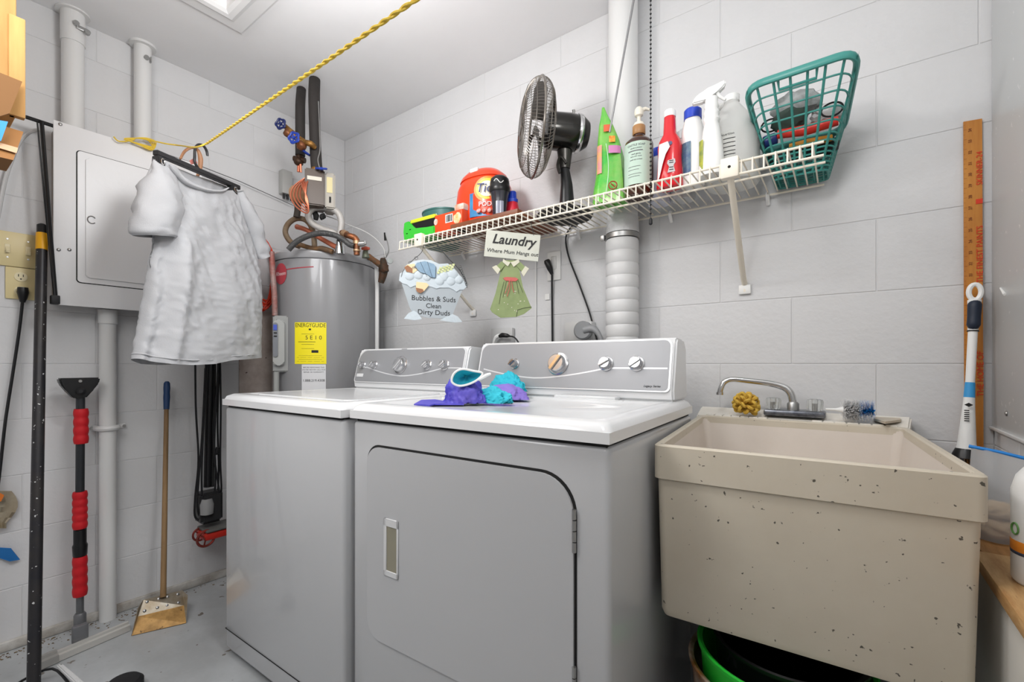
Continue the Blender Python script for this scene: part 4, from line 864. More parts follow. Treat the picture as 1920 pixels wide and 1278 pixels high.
# ================================================================== wire shelf
ZS = 1.56; X0s, X1s = 0.885, 2.392
shf = thing('wire_shelf', 'cream wire shelf on the back wall above the washer and dryer', 'shelf', (1.64, 0, 1.5))
rw = 0.0028
obj('long_wire', cyl(NB(), (X0s, -0.32, ZS), (X1s+0.012, -0.32, ZS), 0.0034, 8), M_wire, shf, world=True)
obj('long_wire', cyl(NB(), (X0s-0.005, -0.325, ZS-0.034), (X1s+0.012, -0.325, ZS-0.034), 0.0034, 8), M_wire, shf, world=True)
obj('long_wire', cyl(NB(), (X0s, -0.018, ZS-0.004), (X1s+0.005, -0.018, ZS-0.004), 0.0034, 8), M_wire, shf, world=True)
obj('long_wire', cyl(NB(), (X0s, -0.20, ZS-0.006), (X1s+0.012, -0.20, ZS-0.006), 0.0034, 8), M_wire, shf, world=True)
first = None; n = int((X1s-X0s)/0.0258)
for k in range(n+1):
    if first is None:
        bm = NB(); tube(bm, [(0, 0.302, 0), (0, 0.003, 0), (0, -0.003, -0.002), (0, -0.005, -0.036)], rw*0.8, 6); first = obj('cross_wire', bm, M_wire, shf); first.location = (X0s-1.64, -0.32, ZS+0.004-1.5)
    else: copyof(first, shf, (X0s+0.0258*k-1.64, -0.32, ZS+0.004-1.5))
def bracket(x, label, cx):
    t = thing('shelf_bracket', label, 'bracket', (x, 0, 1.27))
    bm = NB(); box(bm, cx-0.022, cx+0.022, -0.338, -0.315, ZS-0.042, ZS+0.012, 0.004); obj('clip', bm, M_wire, t, world=True)
    obj('clip_screw', lathe(NB(), [(0.004, 0), (0.003, 0.002)], (cx, -0.338, ZS-0.014), 10, axis=V((0, -1, 0))), M_dark, t, world=True)
    bm = NB(); tube(bm, [(cx, -0.325, ZS-0.035), (x, -0.03, 1.30), (x, -0.006, 1.285), (x, -0.006, 1.262)], 0.0085, 10, flat=0.8); obj('strut', bm, M_wire, t, world=True)
    bm = NB(); box(bm, x-0.018, x+0.018, -0.012, -0.002, 1.255, 1.285, 0.003); obj('wall_foot', bm, M_wplastic, t, world=True)
bracket(2.185, 'cream shelf bracket near the teal basket, standing free of the signs', 2.20)
bracket(1.03, 'cream shelf bracket at the left shelf end, behind the bathtub sign', 1.012)
for k, (px, py) in enumerate(((1086, 432), (1440, 362), (1258, 392), (870, 475))):
    p = onY(px, py, -0.01); bm = NB(); tube(bm, [(p.x, -0.004, ZS-0.03), (p.x, -0.014, ZS-0.018), (p.x, -0.024, ZS-0.006), (p.x, -0.014, ZS+0.003)], 0.006, 8, curve=3)
    obj('wall_clip', bm, M_wplastic, shf, world=True)
ZT = ZS+0.0075    # top surface of the wires
def at(px, y): return onY(px, 682, y).x

# --- fan
fb = V((1.612, -0.165, ZT))
fan = thing('table_fan', 'black and chrome table fan with wire cage turned left on the shelf', 'fan', fb)
ff = V((-0.72, -0.69, 0.04)).normalized()
obj('base', lathe(NB(), [(0.10, 0), (0.104, 0.008), (0.098, 0.016), (0.06, 0.026), (0.03, 0.032), (0.02, 0.034)], fb, 36), M_black, fan, world=True)
hubz = 1.885; nk_ = fb+V((0, 0, 0.215))
bm = NB(); tube(bm, [fb+V((0.01, 0, 0.02)), fb+V((0.008, 0, 0.12)), fb+V((0, 0, 0.18))], [0.03, 0.022, 0.017], 14); obj('stem', bm, M_black, fan, world=True)
bm = NB(); tube(bm, [fb+V((0.018, -0.02, 0.19)), fb+V((0.0, -0.03, 0.215)), fb+V((-0.016, -0.024, 0.19)), fb+V((-0.010, -0.02, 0.16))], 0.005, 8, curve=4); tube(bm, [fb+V((0, 0, 0.18)), fb+V((0, 0, 0.255))], [0.02, 0.03], 14); obj('neck', bm, mat('gunmetal', '#4a4845', 0.3, metal=0.7), fan, world=True)
fc = V((fb.x-0.070, fb.y-0.085, 1.880))
mback = fc-ff*0.19
bm = NB(); lathe(bm, [(0.02, -0.195), (0.045, -0.19), (0.062, -0.165), (0.066, -0.12), (0.064, -0.06), (0.058, -0.035), (0.03, -0.03)], fc, 28, axis=ff); obj('motor_housing', bm, mat('dark_chrome', '#3d3c3a', 0.18, metal=0.85), fan, world=True)
bm = NB(); lathe(bm, [(0.066, -0.163), (0.0675, -0.158), (0.0675, -0.152), (0.066, -0.148)], fc, 28, axis=ff); obj('chrome_band', bm, M_chrome, fan, world=True)
bm = NB(); p = fc-ff*0.14+V((0, 0, 0.063)); tube(bm, [p, p+V((0, 0, 0.022))], [0.004, 0.006], 10); obj('oscillation_knob', bm, M_steel, fan, world=True)
FX, FY, FZ = frame_axes(ff); RG = 0.166
def cage(sign, n_, depth):
    bm = NB()
    for k in range(n_):
        a = 2*PI*k/n_; pts = []
        for t in (0.16, 0.4, 0.65, 0.82, 0.91, 0.96, 0.985, 1.0):
            h = depth*(1-t**4.5)**0.6+0.004; b = a+0.35*(1-t)
            pts.append(fc+(FX*math.cos(b)+FY*math.sin(b))*RG*t+FZ*(sign*h))
        tube(bm, pts, 0.00085, 4)
    for t in (0.16, 0.4, 0.62, 0.82, 0.94):
        h = depth*(1-t**4.5)**0.6+0.004; tube(bm, [fc+(FX*math.cos(2*PI*k/48)+FY*math.sin(2*PI*k/48))*RG*t+FZ*(sign*h) for k in range(48)], 0.0012, 4, closed=True)
    return bm
M_cage = mat('cage_wire', '#8B857E', 0.3, metal=0.85)
obj('front_guard', cage(1, 90, 0.052), M_cage, fan, world=True); obj('rear_guard', cage(-1, 90, 0.05), M_cage, fan, world=True)
obj('guard_rim', tube(NB(), [fc+(FX*math.cos(2*PI*k/60)+FY*math.sin(2*PI*k/60))*RG for k in range(60)], 0.0045, 8, closed=True), M_cage, fan, world=True)
for k in range(3):
    bm = NB(); a0 = 2*PI*k/3; g = []
    for i in range(7):
        t = i/6; r_ = 0.03+0.12*t; wd = 0.35+0.55*t*(1.35-t)
        g.append([bm.verts.new(fc+(FX*math.cos(a0+s*wd)+FY*math.sin(a0+s*wd))*r_+FZ*(0.02*s*(1-0.4*t))) for s in (-1, -0.5, 0, 0.5, 1)])
    for i in range(6):
        for j in range(4): bm.faces.new((g[i][j], g[i][j+1], g[i+1][j+1], g[i+1][j]))
    bmesh.ops.solidify(bm, geom=bm.faces[:], thickness=0.002); obj('blade', bm, mat('fan_blade', '#6f6b66', 0.3, metal=0.6), fan, world=True)
bm = NB(); lathe(bm, [(0.032, 0.047), (0.032, 0.056), (0.028, 0.06)], fc, 24, axis=ff)
def hb_(x, y): return fc+FX*x+FY*y+FZ*0.056
obj('hub_badge', bm, mat('hub_dark', '#57514b', 0.35, metal=0.6), fan, world=True)
bm = NB(); obox(bm, lambda x, y, z: fc+FX*x+FY*y+FZ*z, -0.012, 0.012, -0.05, 0.05, 0.052, 0.058, 0.003); obox(bm, lambda x, y, z: fc+FX*x+FY*y+FZ*z, -0.05, 0.05, -0.012, 0.012, 0.052, 0.058, 0.003); obj('hub_cross', bm, mat('hub_dark', '', 0), fan, world=True)
fcord = obj('fan_cord', tube(NB(), [fb+V((0.02, 0.06, 0.012)), fb+V((-0.02, 0.13, 0.005)), onY(1072, 424, -0.01), onY(1061, 445, -0.012), onY(1066, 480, -0.012), onY(1085, 530, -0.012), onY(1105, 585, -0.015), onY(1116, 625, -0.02), onY(1124, 650, -0.03)], 0.0035, 8, curve=6), M_brubber)
tag(fcord, 'black fan power cord curving down the back wall to the outlet', 'cord')

# --- board lying on the shelf
M_board = mat('brown_board', '#8A5234', 0.5, col2='#6d3d25', vscale=6, stretch=(0.3, 2, 1))
xa_, xb2 = at(862, -0.315), onY(1000, 395, -0.31).x
o = obj('wooden_board', box(NB(), 1.17, 1.500, -0.308, -0.025, ZT, ZT+0.019, 0.002), M_board); tag(o, 'brown wooden board lying flat on the wire shelf left of the fan', 'board')
ZB = ZT+0.019
# --- green/black box
gx = thing('green_container', 'green and black sideways container with yellow strip at left shelf end', 'container', (0.95, -0.22, ZT))
y_ = -0.30; x0_, x1_ = onY(757, 430, y_).x, onY(815, 430, y_).x
bm = NB(); prism(bm, [(x0_, y_, ZT), (x0_-0.006, y_, ZT+0.04), (x0_, y_, ZT+0.082), (x0_+0.03, y_, ZT+0.084), (x0_+0.075, y_, ZT+0.04), (x1_-0.003, y_, ZT+0.037), (x1_-0.003, y_, ZT)], (0, 0.07, 0)); bmesh.ops.bevel(bm, geom=list(bm.edges), offset=0.004, segments=2, affect='EDGES'); obj('green_body', bm, mat('lime_green', '#3CBF3B', 0.35), gx, world=True)
bm = NB(); prism(bm, [(x0_+0.035, y_+0.004, ZT+0.084), (x0_+0.077, y_+0.004, ZT+0.041), (x1_-0.003, y_+0.004, ZT+0.038), (x1_-0.003, y_+0.004, ZT+0.076)], (0, 0.062, 0)); obj('black_panel', bm, M_black, gx, world=True)
bm = NB(); box(bm, x0_+0.04, x1_-0.003, y_+0.002, y_+0.068, ZT+0.07, ZT+0.086, 0.003); obj('yellow_strip', bm, mat('acid_yellow', '#D4E034', 0.4), gx, world=True)
bm = NB()
for k in range(2): obox(bm, lambda x, y, z: V((x0_+0.02+x, y_, ZT+0.04+z)), -0.004+0.02*k, 0.006+0.02*k, -0.001, 0.0, -0.012+0.014*k, -0.008+0.014*k)
obj('marks', bm, M_ink, gx, world=True)
# --- teal tub
tx = onY(830, 400, -0.12).x; tl = thing('teal_tub', 'dark teal round tub with recycling triangle standing behind the orange carton', 'tub', (tx, -0.12, ZT))
bm = NB(); lathe(bm, [(0.082, 0), (0.088, 0.01), (0.1, 0.15), (0.103, 0.152), (0.103, 0.158), (0.099, 0.158), (0.096, 0.154), (0.083, 0.02), (0.02, 0.018)], (0, 0, 0), 40, sy=0.85); obj('tub', bm, mat('teal_plastic', '#3D6E6C', 0.4), tl)
cdv = CAMDIR((tx, -0.12)); ang = math.atan2(cdv.y, cdv.x)-0.35
p = V((tx+0.102*math.cos(ang), -0.12+0.102*0.85*math.sin(ang)-0.004, ZT+0.105)); rr = V((-math.sin(ang), math.cos(ang), 0))
tri = [(0, 0.024), (0.02, -0.012), (-0.02, -0.012)]
obj('triangle_mark', prism(NB(), [p+rr*x+V((0, 0, z)) for x, z in tri], V((math.cos(ang), math.sin(ang), 0))*0.0015), mat('pale_print', '#BFD6CF', 0.5), tl, world=True)
bm = NB(); patch(bm, (0, 0), 0.0975, ang-0.8, ang+0.8, 0.085, 0.09, 0.001, 12, ry=0.083); obj('pale_stripe', bm, mat('pale_print', '', 0), tl)
# --- orange carton
ox = onY(838, 415, -0.24).x; oc = thing('orange_carton', 'low orange and red carton with white barcode patch near the left shelf end', 'carton', (ox, -0.24, ZT))
y_ = -0.295; xa1, xb1 = onY(811, 415, y_).x, onY(866, 415, y_).x
bm = NB(); box(bm, xa1, xb1, y_, y_+0.06, ZT, ZT+0.078, 0.004); obj('carton', bm, mat('orange_red', '#DE4A1E', 0.4), oc, world=True)
obj('barcode_patch', box(NB(), xa1+0.075, xa1+0.115, y_-0.0012, y_, ZT+0.035, ZT+0.068), M_wplastic, oc, world=True)
bm = NB(); random.seed(5); x = xa1+0.08
while x < xa1+0.11: q = random.choice((0.0008, 0.0016, 0.0024)); box(bm, x, x+q, y_-0.0018, y_-0.0012, ZT+0.038, ZT+0.065); x += q+random.choice((0.001, 0.002))
obj('barcode', bm, M_ink, oc, world=True)
bm = NB(); blob(bm, (xb1-0.025, y_-0.0002, ZT+0.045), 0.022, 2, 0.25, 2, (1, 0.08, 1)); obj('yellow_flower', bm, mat('flower', '#E8A33A', 0.5, col2='#F0E0C0', vscale=30), oc, world=True)
obj('white_top_flap', box(NB(), xb1-0.055, xb1, y_+0.01, y_+0.055, ZT+0.078, ZT+0.108, 0.01), mat('carton_white', '#E6DDD5', 0.5, col2='#C98f6a', vscale=18), oc, world=True)
obj('round_mark', prism(NB(), [V((xa1+0.02+0.011*math.cos(a), y_-0.0012, ZT+0.05+0.013*math.sin(a))) for a in [2*PI*k/16 for k in range(16)]], (0, 0.001, 0)), mat('carton_white', '', 0), oc, world=True)
# --- orange detergent tub
dx0, dx1 = onY(861, 380, -0.19).x, onY(940, 380, -0.19).x; dcx = (dx0+dx1)/2+0.005
dt = thing('detergent_tub', 'big orange plastic detergent pod tub standing on the brown board', 'detergent', (dcx, -0.165, ZB))
hw = (dx1-dx0)/2+0.012
M_or = mat('detergent_orange', '#E8431C', 0.3, coat=0.2)
bm = NB(); lathe(bm, [(hw*0.82, hw*0.62, 0), (hw*0.93, hw*0.68, 0.012), (hw, hw*0.73, 0.06), (hw*1.0, hw*0.73, 0.12), (hw*0.95, hw*0.7, 0.165), (hw*0.82, hw*0.6, 0.2), (hw*0.62, hw*0.5, 0.222)], (0, 0, 0), 40, ex=2.3); obj('tub', bm, M_or, dt)
bm = NB(); lathe(bm, [(hw*0.86, hw*0.64, 0.196), (hw*0.8, hw*0.6, 0.212), (hw*0.62, hw*0.47, 0.232), (hw*0.3, hw*0.25, 0.24)], (0, 0, 0.002), 40, ex=2.3); obj('lid', bm, M_or, dt)
bm = NB(); box(bm, -0.02, 0.02, -hw*0.55, -hw*0.45, 0.222, 0.238, 0.003); obj('latch', bm, M_wplastic, dt)
cdv = CAMDIR((dcx, -0.165)); fa = math.atan2(cdv.y, cdv.x)-0.07
def ell(c, a, rx, ry): return V((c[0]+rx*math.cos(a), c[1]+ry*math.sin(a), 0))
def disc_on(c, rx, ry, a0, zc, r, m, th, parent, name, r_in=None):
    """flat print wrapped on an elliptic tub"""
    bm = NB(); n_ = 28; pts = []
    for k in range(n_):
        t = 2*PI*k/n_; a = a0+r*math.cos(t)/max(rx, ry)*1.15; e = ell(c, a, rx+th, ry+th); pts.append(bm.verts.new((e.x, e.y, zc+r*math.sin(t))))
    e = ell(c, a0, rx+th, ry+th); cc = bm.verts.new((e.x, e.y, zc))
    for k in range(n_): bm.faces.new((cc, pts[k], pts[(k+1) % n_]))
    return obj(name, bm, m, parent, smooth=0)
lab = NB(); patch(lab, (0, 0), hw*0.985, fa-0.62, fa+0.7, 0.03, 0.125, 0.0015, 14, ry=hw*0.72); lb_ = obj('blue_label', lab, mat('label_blue', '#2E6DA8', 0.35, col2='#3F8FBF', vscale=18), dt)
disc_on((0, 0), hw, hw*0.73, fa+0.02, 0.135, 0.05, mat('label_orange', '#F08A1C', 0.4), 0.003, dt, 'logo_ring'); disc_on((0, 0), hw, hw*0.73, fa+0.02, 0.135, 0.041, mat('label_yellow', '#F7D23A', 0.4), 0.0045, dt, 'logo_ring'); disc_on((0, 0), hw, hw*0.73, fa+0.02, 0.135, 0.031, mat('label_cream', '#F3E9D0', 0.4), 0.006, dt, 'logo_disc')
e = ell((dcx, -0.165), fa+0.02, hw+0.007, hw*0.73+0.007); nrm = V((math.cos(fa), math.sin(fa)/0.73, 0)).normalized(); tr = V((0, 0, 1)).cross(nrm)
text('Tide', 0.050, (e.x+nrm.x*0.004, e.y+nrm.y*0.004, ZB+0.135), tr, (0, 0, 1), mat('navy_print', '#22306f', 0.4), dt, shear=0.2, ext=0.001, name='lettering')
e = ell((dcx, -0.165), fa+0.02, hw*0.99+0.002, hw*0.73+0.002)
text('PODS', 0.026, (e.x+nrm.x*0.006, e.y+nrm.y*0.006, ZB+0.073), tr, (0, 0, 1), M_wplastic, dt, ext=0.001)
bm = NB()
for k in range(4): q = V((e.x, e.y, ZB+0.048))+nrm*0.004+tr*(0.022*(k-1.5)); blob(bm, q, 0.011, 2, 0.1, 2, (1, 0.4, 0.8))
obj('pod_picture', bm, mat('pod_print', '#E7E3EA', 0.4, col2='#E0652F', vscale=60), dt, world=True)
# --- black tumbler
cx_ = onY(937, 370, -0.25).x; tm = thing('black_tumbler', 'black shaker bottle with ribbed lid in front of the orange tub', 'bottle', (cx_, -0.25, ZB))
bm = NB(); lathe(bm, [(0.024, 0), (0.026, 0.004), (0.030, 0.05), (0.034, 0.085), (0.038, 0.1)], (0, 0, 0), 28); obj('body', bm, mat('smoke_black', '#2a2a33', 0.2, coat=0.4), tm)
bm = NB(); lathe(bm, [(0.039, 0.098), (0.041, 0.104), (0.041, 0.118), (0.038, 0.122), (0.038, 0.134), (0.035, 0.15), (0.024, 0.16), (0.01, 0.163)], (0, 0, 0), 28); ld = obj('lid', bm, M_black, tm)
cdv = CAMDIR((cx_, -0.25)); a_ = math.atan2(cdv.y, cdv.x)
bm = NB(); patch(bm, (0, 0), 0.029, a_-0.5, a_+0.5, 0.012, 0.07, 0.002, 8); obj('clear_window', bm, mat('smoke_window', '#8d90a0', 0.15), tm)
bm = NB(); tube(bm, [V((0.0385*math.cos(a_-0.6+0.12*k), 0.0385*math.sin(a_-0.6+0.12*k), 0.132+0.008*math.sin(k*0.8))) for k in range(9)], 0.0015, 5); obj('swoosh_mark', bm, M_wplastic, ld)
# --- small red bottle blue cap
rx_ = onY(961, 370, -0.2).x; rb = thing('small_red_bottle', 'small red bottle with blue cap between black tumbler and fan cage', 'bottle', (rx_, -0.2, ZB))
bm = NB(); lathe(bm, [(0.024, 0), (0.028, 0.006), (0.03, 0.02), (0.024, 0.05), (0.019, 0.075), (0.014, 0.085)], (0, 0, 0), 24, ex=2.4); obj('body', bm, mat('raspberry', '#C8273A', 0.3), rb)
bm = NB(); lathe(bm, [(0.021, 0.07), (0.022, 0.082), (0.0165, 0.086), (0.015, 0.11), (0.013, 0.113)], (0, 0, 0), 24); obj('cap', bm, mat('cap_blue', '#2446C0', 0.35), rb)
# --- snack pouch
px_ = onY(1142, 360, -0.2).x; sb_ = thing('green_snack_pouch', 'bright green stand-up pouch with pink printing, folded narrow at top', 'pouch', (px_, -0.19, ZT))
po = V((px_, -0.19, ZT)); pc_ = CAMDIR(po); pr_ = V((0, 0, 1)).cross(pc_).normalized()
M_pouch = mat('pouch_green', '#3DB83A', 0.25, col2='#8FBF5A', vscale=9, coat=0.3)
rows = [(0, 0.060, 0.048, 0), (0.04, 0.058, 0.046, 0), (0.1, 0.050, 0.036, 0.002), (0.16, 0.045, 0.028, 0.0), (0.22, 0.036, 0.016, -0.006), (0.27, 0.024, 0.008, -0.014), (0.31, 0.010, 0.004, -0.020), (0.335, 0.004, 0.002, -0.024)]
bm = NB(); R_ = []
for z, hw_, hd_, sh_ in rows:
    ring = []
    for k in range(24):
        a = 2*PI*k/24; ca, sa = math.cos(a), math.sin(a); x = hw_*math.copysign(abs(ca)**0.9, ca)+sh_; y = hd_*sa*(1-0.25*abs(math.cos(a*2)))+0.004*noise.noise(V((ca*3, z*22, sa*3)))
        ring.append(bm.verts.new(po+pr_*x+pc_*y+V((0, 0, z))))
    R_.append(ring)
for a, b in zip(R_, R_[1:]):
    for k in range(24): bm.faces.new((a[k], a[(k+1) % 24], b[(k+1) % 24], b[k]))
bm.faces.new(R_[0]); bm.faces.new(R_[-1]); obj('pouch', bm, M_pouch, sb_, world=True)
def pq(x, z, dd=0.0):
    hd_ = interp([(r_[0], r_[2]) for r_ in rows], z); hw_ = interp([(r_[0], r_[1]) for r_ in rows], z); sh_ = interp([(r_[0], r_[3]) for r_ in rows], z)
    q = max(0, 1-((x-sh_)/hw_)**2)**0.5; return po+pr_*x+pc_*(hd_*q*0.92+0.0045+dd)+V((0, 0, z))
def pgrid(x0, x1, z0, z1, n_=6):
    bm = NB(); g = [[bm.verts.new(pq(x0+(x1-x0)*i/n_, z0+(z1-z0)*j/n_)) for i in range(n_+1)] for j in range(n_+1)]
    for j in range(n_):
        for i in range(n_): bm.faces.new((g[j][i], g[j][i+1], g[j+1][i+1], g[j+1][i]))
    return bm
obj('pink_band', pgrid(-0.006, 0.034, 0.165, 0.193), mat('pouch_pink', '#CF86B8', 0.35), sb_, world=True)
obj('pink_top', pgrid(-0.022, 0.002, 0.245, 0.27), mat('pouch_red', '#D6623F', 0.35), sb_, world=True)
obj('orange_burst', pgrid(-0.004, 0.016, 0.205, 0.228), mat('pouch_orange', '#E6602A', 0.35, col2='#F2C24A', vscale=60), sb_, world=True)
obj('side_print', pgrid(-0.044, -0.028, 0.10, 0.2), mat('pouch_side', '#C877A8', 0.35, col2='#E7B43A', vscale=22), sb_, world=True)
obj('seam', tube(NB(), [pq(-0.018+0.012*math.sin(z*14), z, 0.001) for z in [0.02*k for k in range(1, 11)]], 0.0015, 5), mat('seam_white', '#BFE6BF', 0.3), sb_, world=True)
c_ = pq(0.008, 0.05, 0.0); tube_ = tube(NB(), [c_+pr_*0.013*math.cos(a)+V((0, 0, 0.013*math.sin(a)))+pc_*0.002 for a in [2*PI*k/20 for k in range(20)]], 0.002, 5, closed=True); tube(tube_, [c_-pr_*0.006+V((0, 0, 0.006))+pc_*0.002, c_+pr_*0.006-V((0, 0, 0.006))+pc_*0.002], 0.002, 5)
obj('red_ring_mark', tube_, mat('mark_red', '#9E3020', 0.4), sb_, world=True)
# --- amber pump bottle
ax = onY(1198, 350, -0.2).x; ab = thing('amber_pump_bottle', 'amber soap bottle with cream pump and pale green label on the shelf', 'bottle', (ax, -0.2, ZT))
ar = 0.046; M_amb = mat('amber', '#3A1B0E', 0.12, coat=0.5)
bm = NB(); lathe(bm, [(ar-0.004, 0), (ar, 0.005), (ar, 0.165), (ar*0.95, 0.175), (ar*0.7, 0.187), (0.018, 0.197), (0.016, 0.21)], (0, 0, 0), 32); obj('bottle', bm, M_amb, ab)
cdv = CAMDIR((ax, -0.2)); a_ = math.atan2(cdv.y, cdv.x)
gl = obj('green_label', patch(NB(), (0, 0), ar, a_-1.35, a_+0.95, 0.03, 0.165, 0.001, 18), mat('pale_green_label', '#B7CDBE', 0.5), ab, label='pale green paper label')
R1 = ar+0.0014
def lt(s, size, dz, da=-0.2, m=None): A = a_+da; return text(s, size, (ax+R1*math.cos(A), -0.2+R1*math.sin(A), ZT+dz), (1, 0, 0), (0, 0, 1), m or M_grayink, gl, bend=((ax, -0.2), R1))
lt('CASTILE SOAP', 0.009, 0.153); lt('HAND & BODY', 0.0055, 0.143); lt('wash gently', 0.0065, 0.125); lt('rinse with water', 0.0055, 0.117); lt('avoid eye contact', 0.0055, 0.107)
bm = NB(); patch(bm, (0, 0), R1, a_-0.75, a_+0.25, 0.1335, 0.1365, 0.0004, 8)
for z, q in ((0.085, 0.3), (0.075, 0.2), (0.062, 0.35), (0.054, 0.25)): patch(bm, (0, 0), R1, a_-0.75, a_+q-0.2, z, z+0.0012, 0.0003, 6)
obj('printed_lines', bm, M_grayink, gl, kind='stuff')
obj('bamboo_collar', lathe(NB(), [(0.019, 0.203), (0.0205, 0.205), (0.0205, 0.23), (0.018, 0.233)], (0, 0, 0), 24), mat('bamboo', '#A97C4E', 0.4), ab)
bm = NB(); lathe(bm, [(0.019, 0.232), (0.015, 0.242), (0.006, 0.246), (0.006, 0.262), (0.013, 0.266), (0.015, 0.276), (0.013, 0.287), (0.008, 0.293)], (0, 0, 0), 20); tube(bm, [(0.0, 0, 0.280), (0.018, 0.01, 0.288), (0.03, 0.016, 0.283)], [0.008, 0.006, 0.004], 8); obj('pump', bm, mat('cream_pump', '#E7E1D2', 0.35), ab)
# --- red sauce-like cleaner bottle
rx2 = onY(1256, 300, -0.22).x; rbt = thing('red_cleaner_bottle', 'tall red cleaner bottle with white cap, beside the amber pump bottle', 'bottle', (rx2, -0.22, ZT))
bm = NB(); prof = [(0.036, 0.026, 0), (0.039, 0.029, 0.005), (0.037, 0.028, 0.05), (0.034, 0.026, 0.09), (0.036, 0.027, 0.125), (0.031, 0.024, 0.145), (0.019, 0.018, 0.165), (0.0165, 0.0165, 0.215), (0.015, 0.015, 0.222)]
lathe(bm, prof, (0, 0, 0), 32, ex=2.5); obj('bottle', bm, mat('cleaner_red', '#D01522', 0.25, coat=0.3), rbt)
obj('cap', lathe(NB(), [(0.0175, 0.218), (0.0175, 0.236), (0.015, 0.239)], (0, 0, 0), 20), M_wplastic, rbt)
cdv = CAMDIR((rx2, -0.22)); rr = V((0, 0, 1)).cross(cdv); o_ = V((rx2, -0.22, ZT))
bm = NB(); pts = [(-0.031, 0.13), (-0.006, 0.132), (0.0, 0.115), (-0.012, 0.095), (-0.020, 0.07), (-0.030, 0.03), (-0.036, 0.02), (-0.033, 0.09)]
sk = V((0.0, -0.0, 0)); prism(bm, [o_+rr*x+cdv*(0.030*math.sqrt(max(0.0, 1-(x/0.040)**2))+0.0015)+V((0, 0, z)) for x, z in pts], cdv*0.002); obj('white_panel', bm, mat('print_white', '#D8D3D0', 0.35), rbt, world=True)
bm = NB(); pts = [(-0.010, 0.075), (0.010, 0.078), (0.012, 0.068), (0.006, 0.058), (0.011, 0.04), (-0.011, 0.038), (-0.006, 0.056), (-0.012, 0.066)]; prism(bm, [o_+rr*(x+0.004)+cdv*0.0295+V((0, 0, z)) for x, z in pts], cdv*0.002); em = obj('emblem', bm, mat('emblem_grey', '#B9B4B6', 0.4), rbt, world=True)
bm = NB()
for z in (0.045, 0.052, 0.066, 0.072): q = o_+rr*0.004+cdv*0.032+V((0, 0, z)); quad(bm, q-rr*.006, q+rr*.006, q+rr*.006+V((0, 0, .0025)), q-rr*.006+V((0, 0, .0025)))
obj('emblem_print', bm, M_ink, em, world=True, smooth=0)
obj('round_mark', lathe(NB(), [(0.006, 0), (0.006, 0.001)], o_+rr*0.001+cdv*0.029+V((0, 0, 0.127)), 14, axis=cdv), mat('mark_navy', '#3a3f6a', 0.4), rbt, world=True)
# --- small white bottle with blue cap behind, and grey one
bx = onY(1236, 300, -0.1).x; b_ = thing('white_bottle', 'white bottle with blue cap half hidden between amber and red bottles', 'bottle', (bx, -0.1, ZT))
obj('bottle', lathe(NB(), [(0.036, 0), (0.038, 0.005), (0.038, 0.13), (0.026, 0.155), (0.024, 0.16)], (0, 0, 0), 24), mat('pale_lilac', '#C9CBD8', 0.3), b_)
obj('cap', lathe(NB(), [(0.027, 0.157), (0.027, 0.183), (0.024, 0.186)], (0, 0, 0), 24), mat('cap_blue', '', 0), b_)
gx2 = onY(1282, 300, -0.09).x; b2_ = thing('grey_pump_bottle', 'grey-white bottle with small spout, behind the red cleaner bottle', 'bottle', (gx2, -0.09, ZT))
obj('bottle', lathe(NB(), [(0.034, 0), (0.036, 0.005), (0.035, 0.15), (0.022, 0.19), (0.017, 0.2)], (0, 0, 0), 24), mat('greyish_white', '#BFC0C2', 0.35), b2_)
bm = NB(); lathe(bm, [(0.02, 0.2), (0.022, 0.21), (0.022, 0.225), (0.015, 0.232)], (0, 0, 0), 20); tube(bm, [(0.0, 0, 0.213), (-0.02, -0.02, 0.2), (-0.034, -0.034, 0.196)], 0.003, 6); obj('spout', bm, mat('greyish_white', '', 0), b2_)
# --- white bottle blue cap
wx = onY(1299, 280, -0.19).x; wb_ = thing('white_cleaner_bottle', 'tall white cleaner bottle with wide blue cap beside the spray bottle', 'bottle', (wx, -0.19, ZT))
bm = NB(); lathe(bm, [(0.032, 0.026, 0), (0.035, 0.028, 0.006), (0.034, 0.027, 0.12), (0.032, 0.026, 0.17), (0.024, 0.022, 0.2), (0.022, 0.022, 0.21)], (0, 0, 0), 28, ex=2.5); obj('bottle', bm, M_wplastic, wb_)
obj('cap', lathe(NB(), [(0.0255, 0.205), (0.0255, 0.232), (0.022, 0.236)], (0, 0, 0), 28), mat('cap_blue', '', 0), wb_)
cdv = CAMDIR((wx, -0.19)); a_ = math.atan2(cdv.y, cdv.x); obj('blue_label', patch(NB(), (0, 0), 0.035, a_-1.25, a_-0.2, 0.03, 0.13, 0.001, 8, ry=0.029), mat('label_navy', '#2B4A7C', 0.4, col2='#6C8A95', vscale=30), wb_)
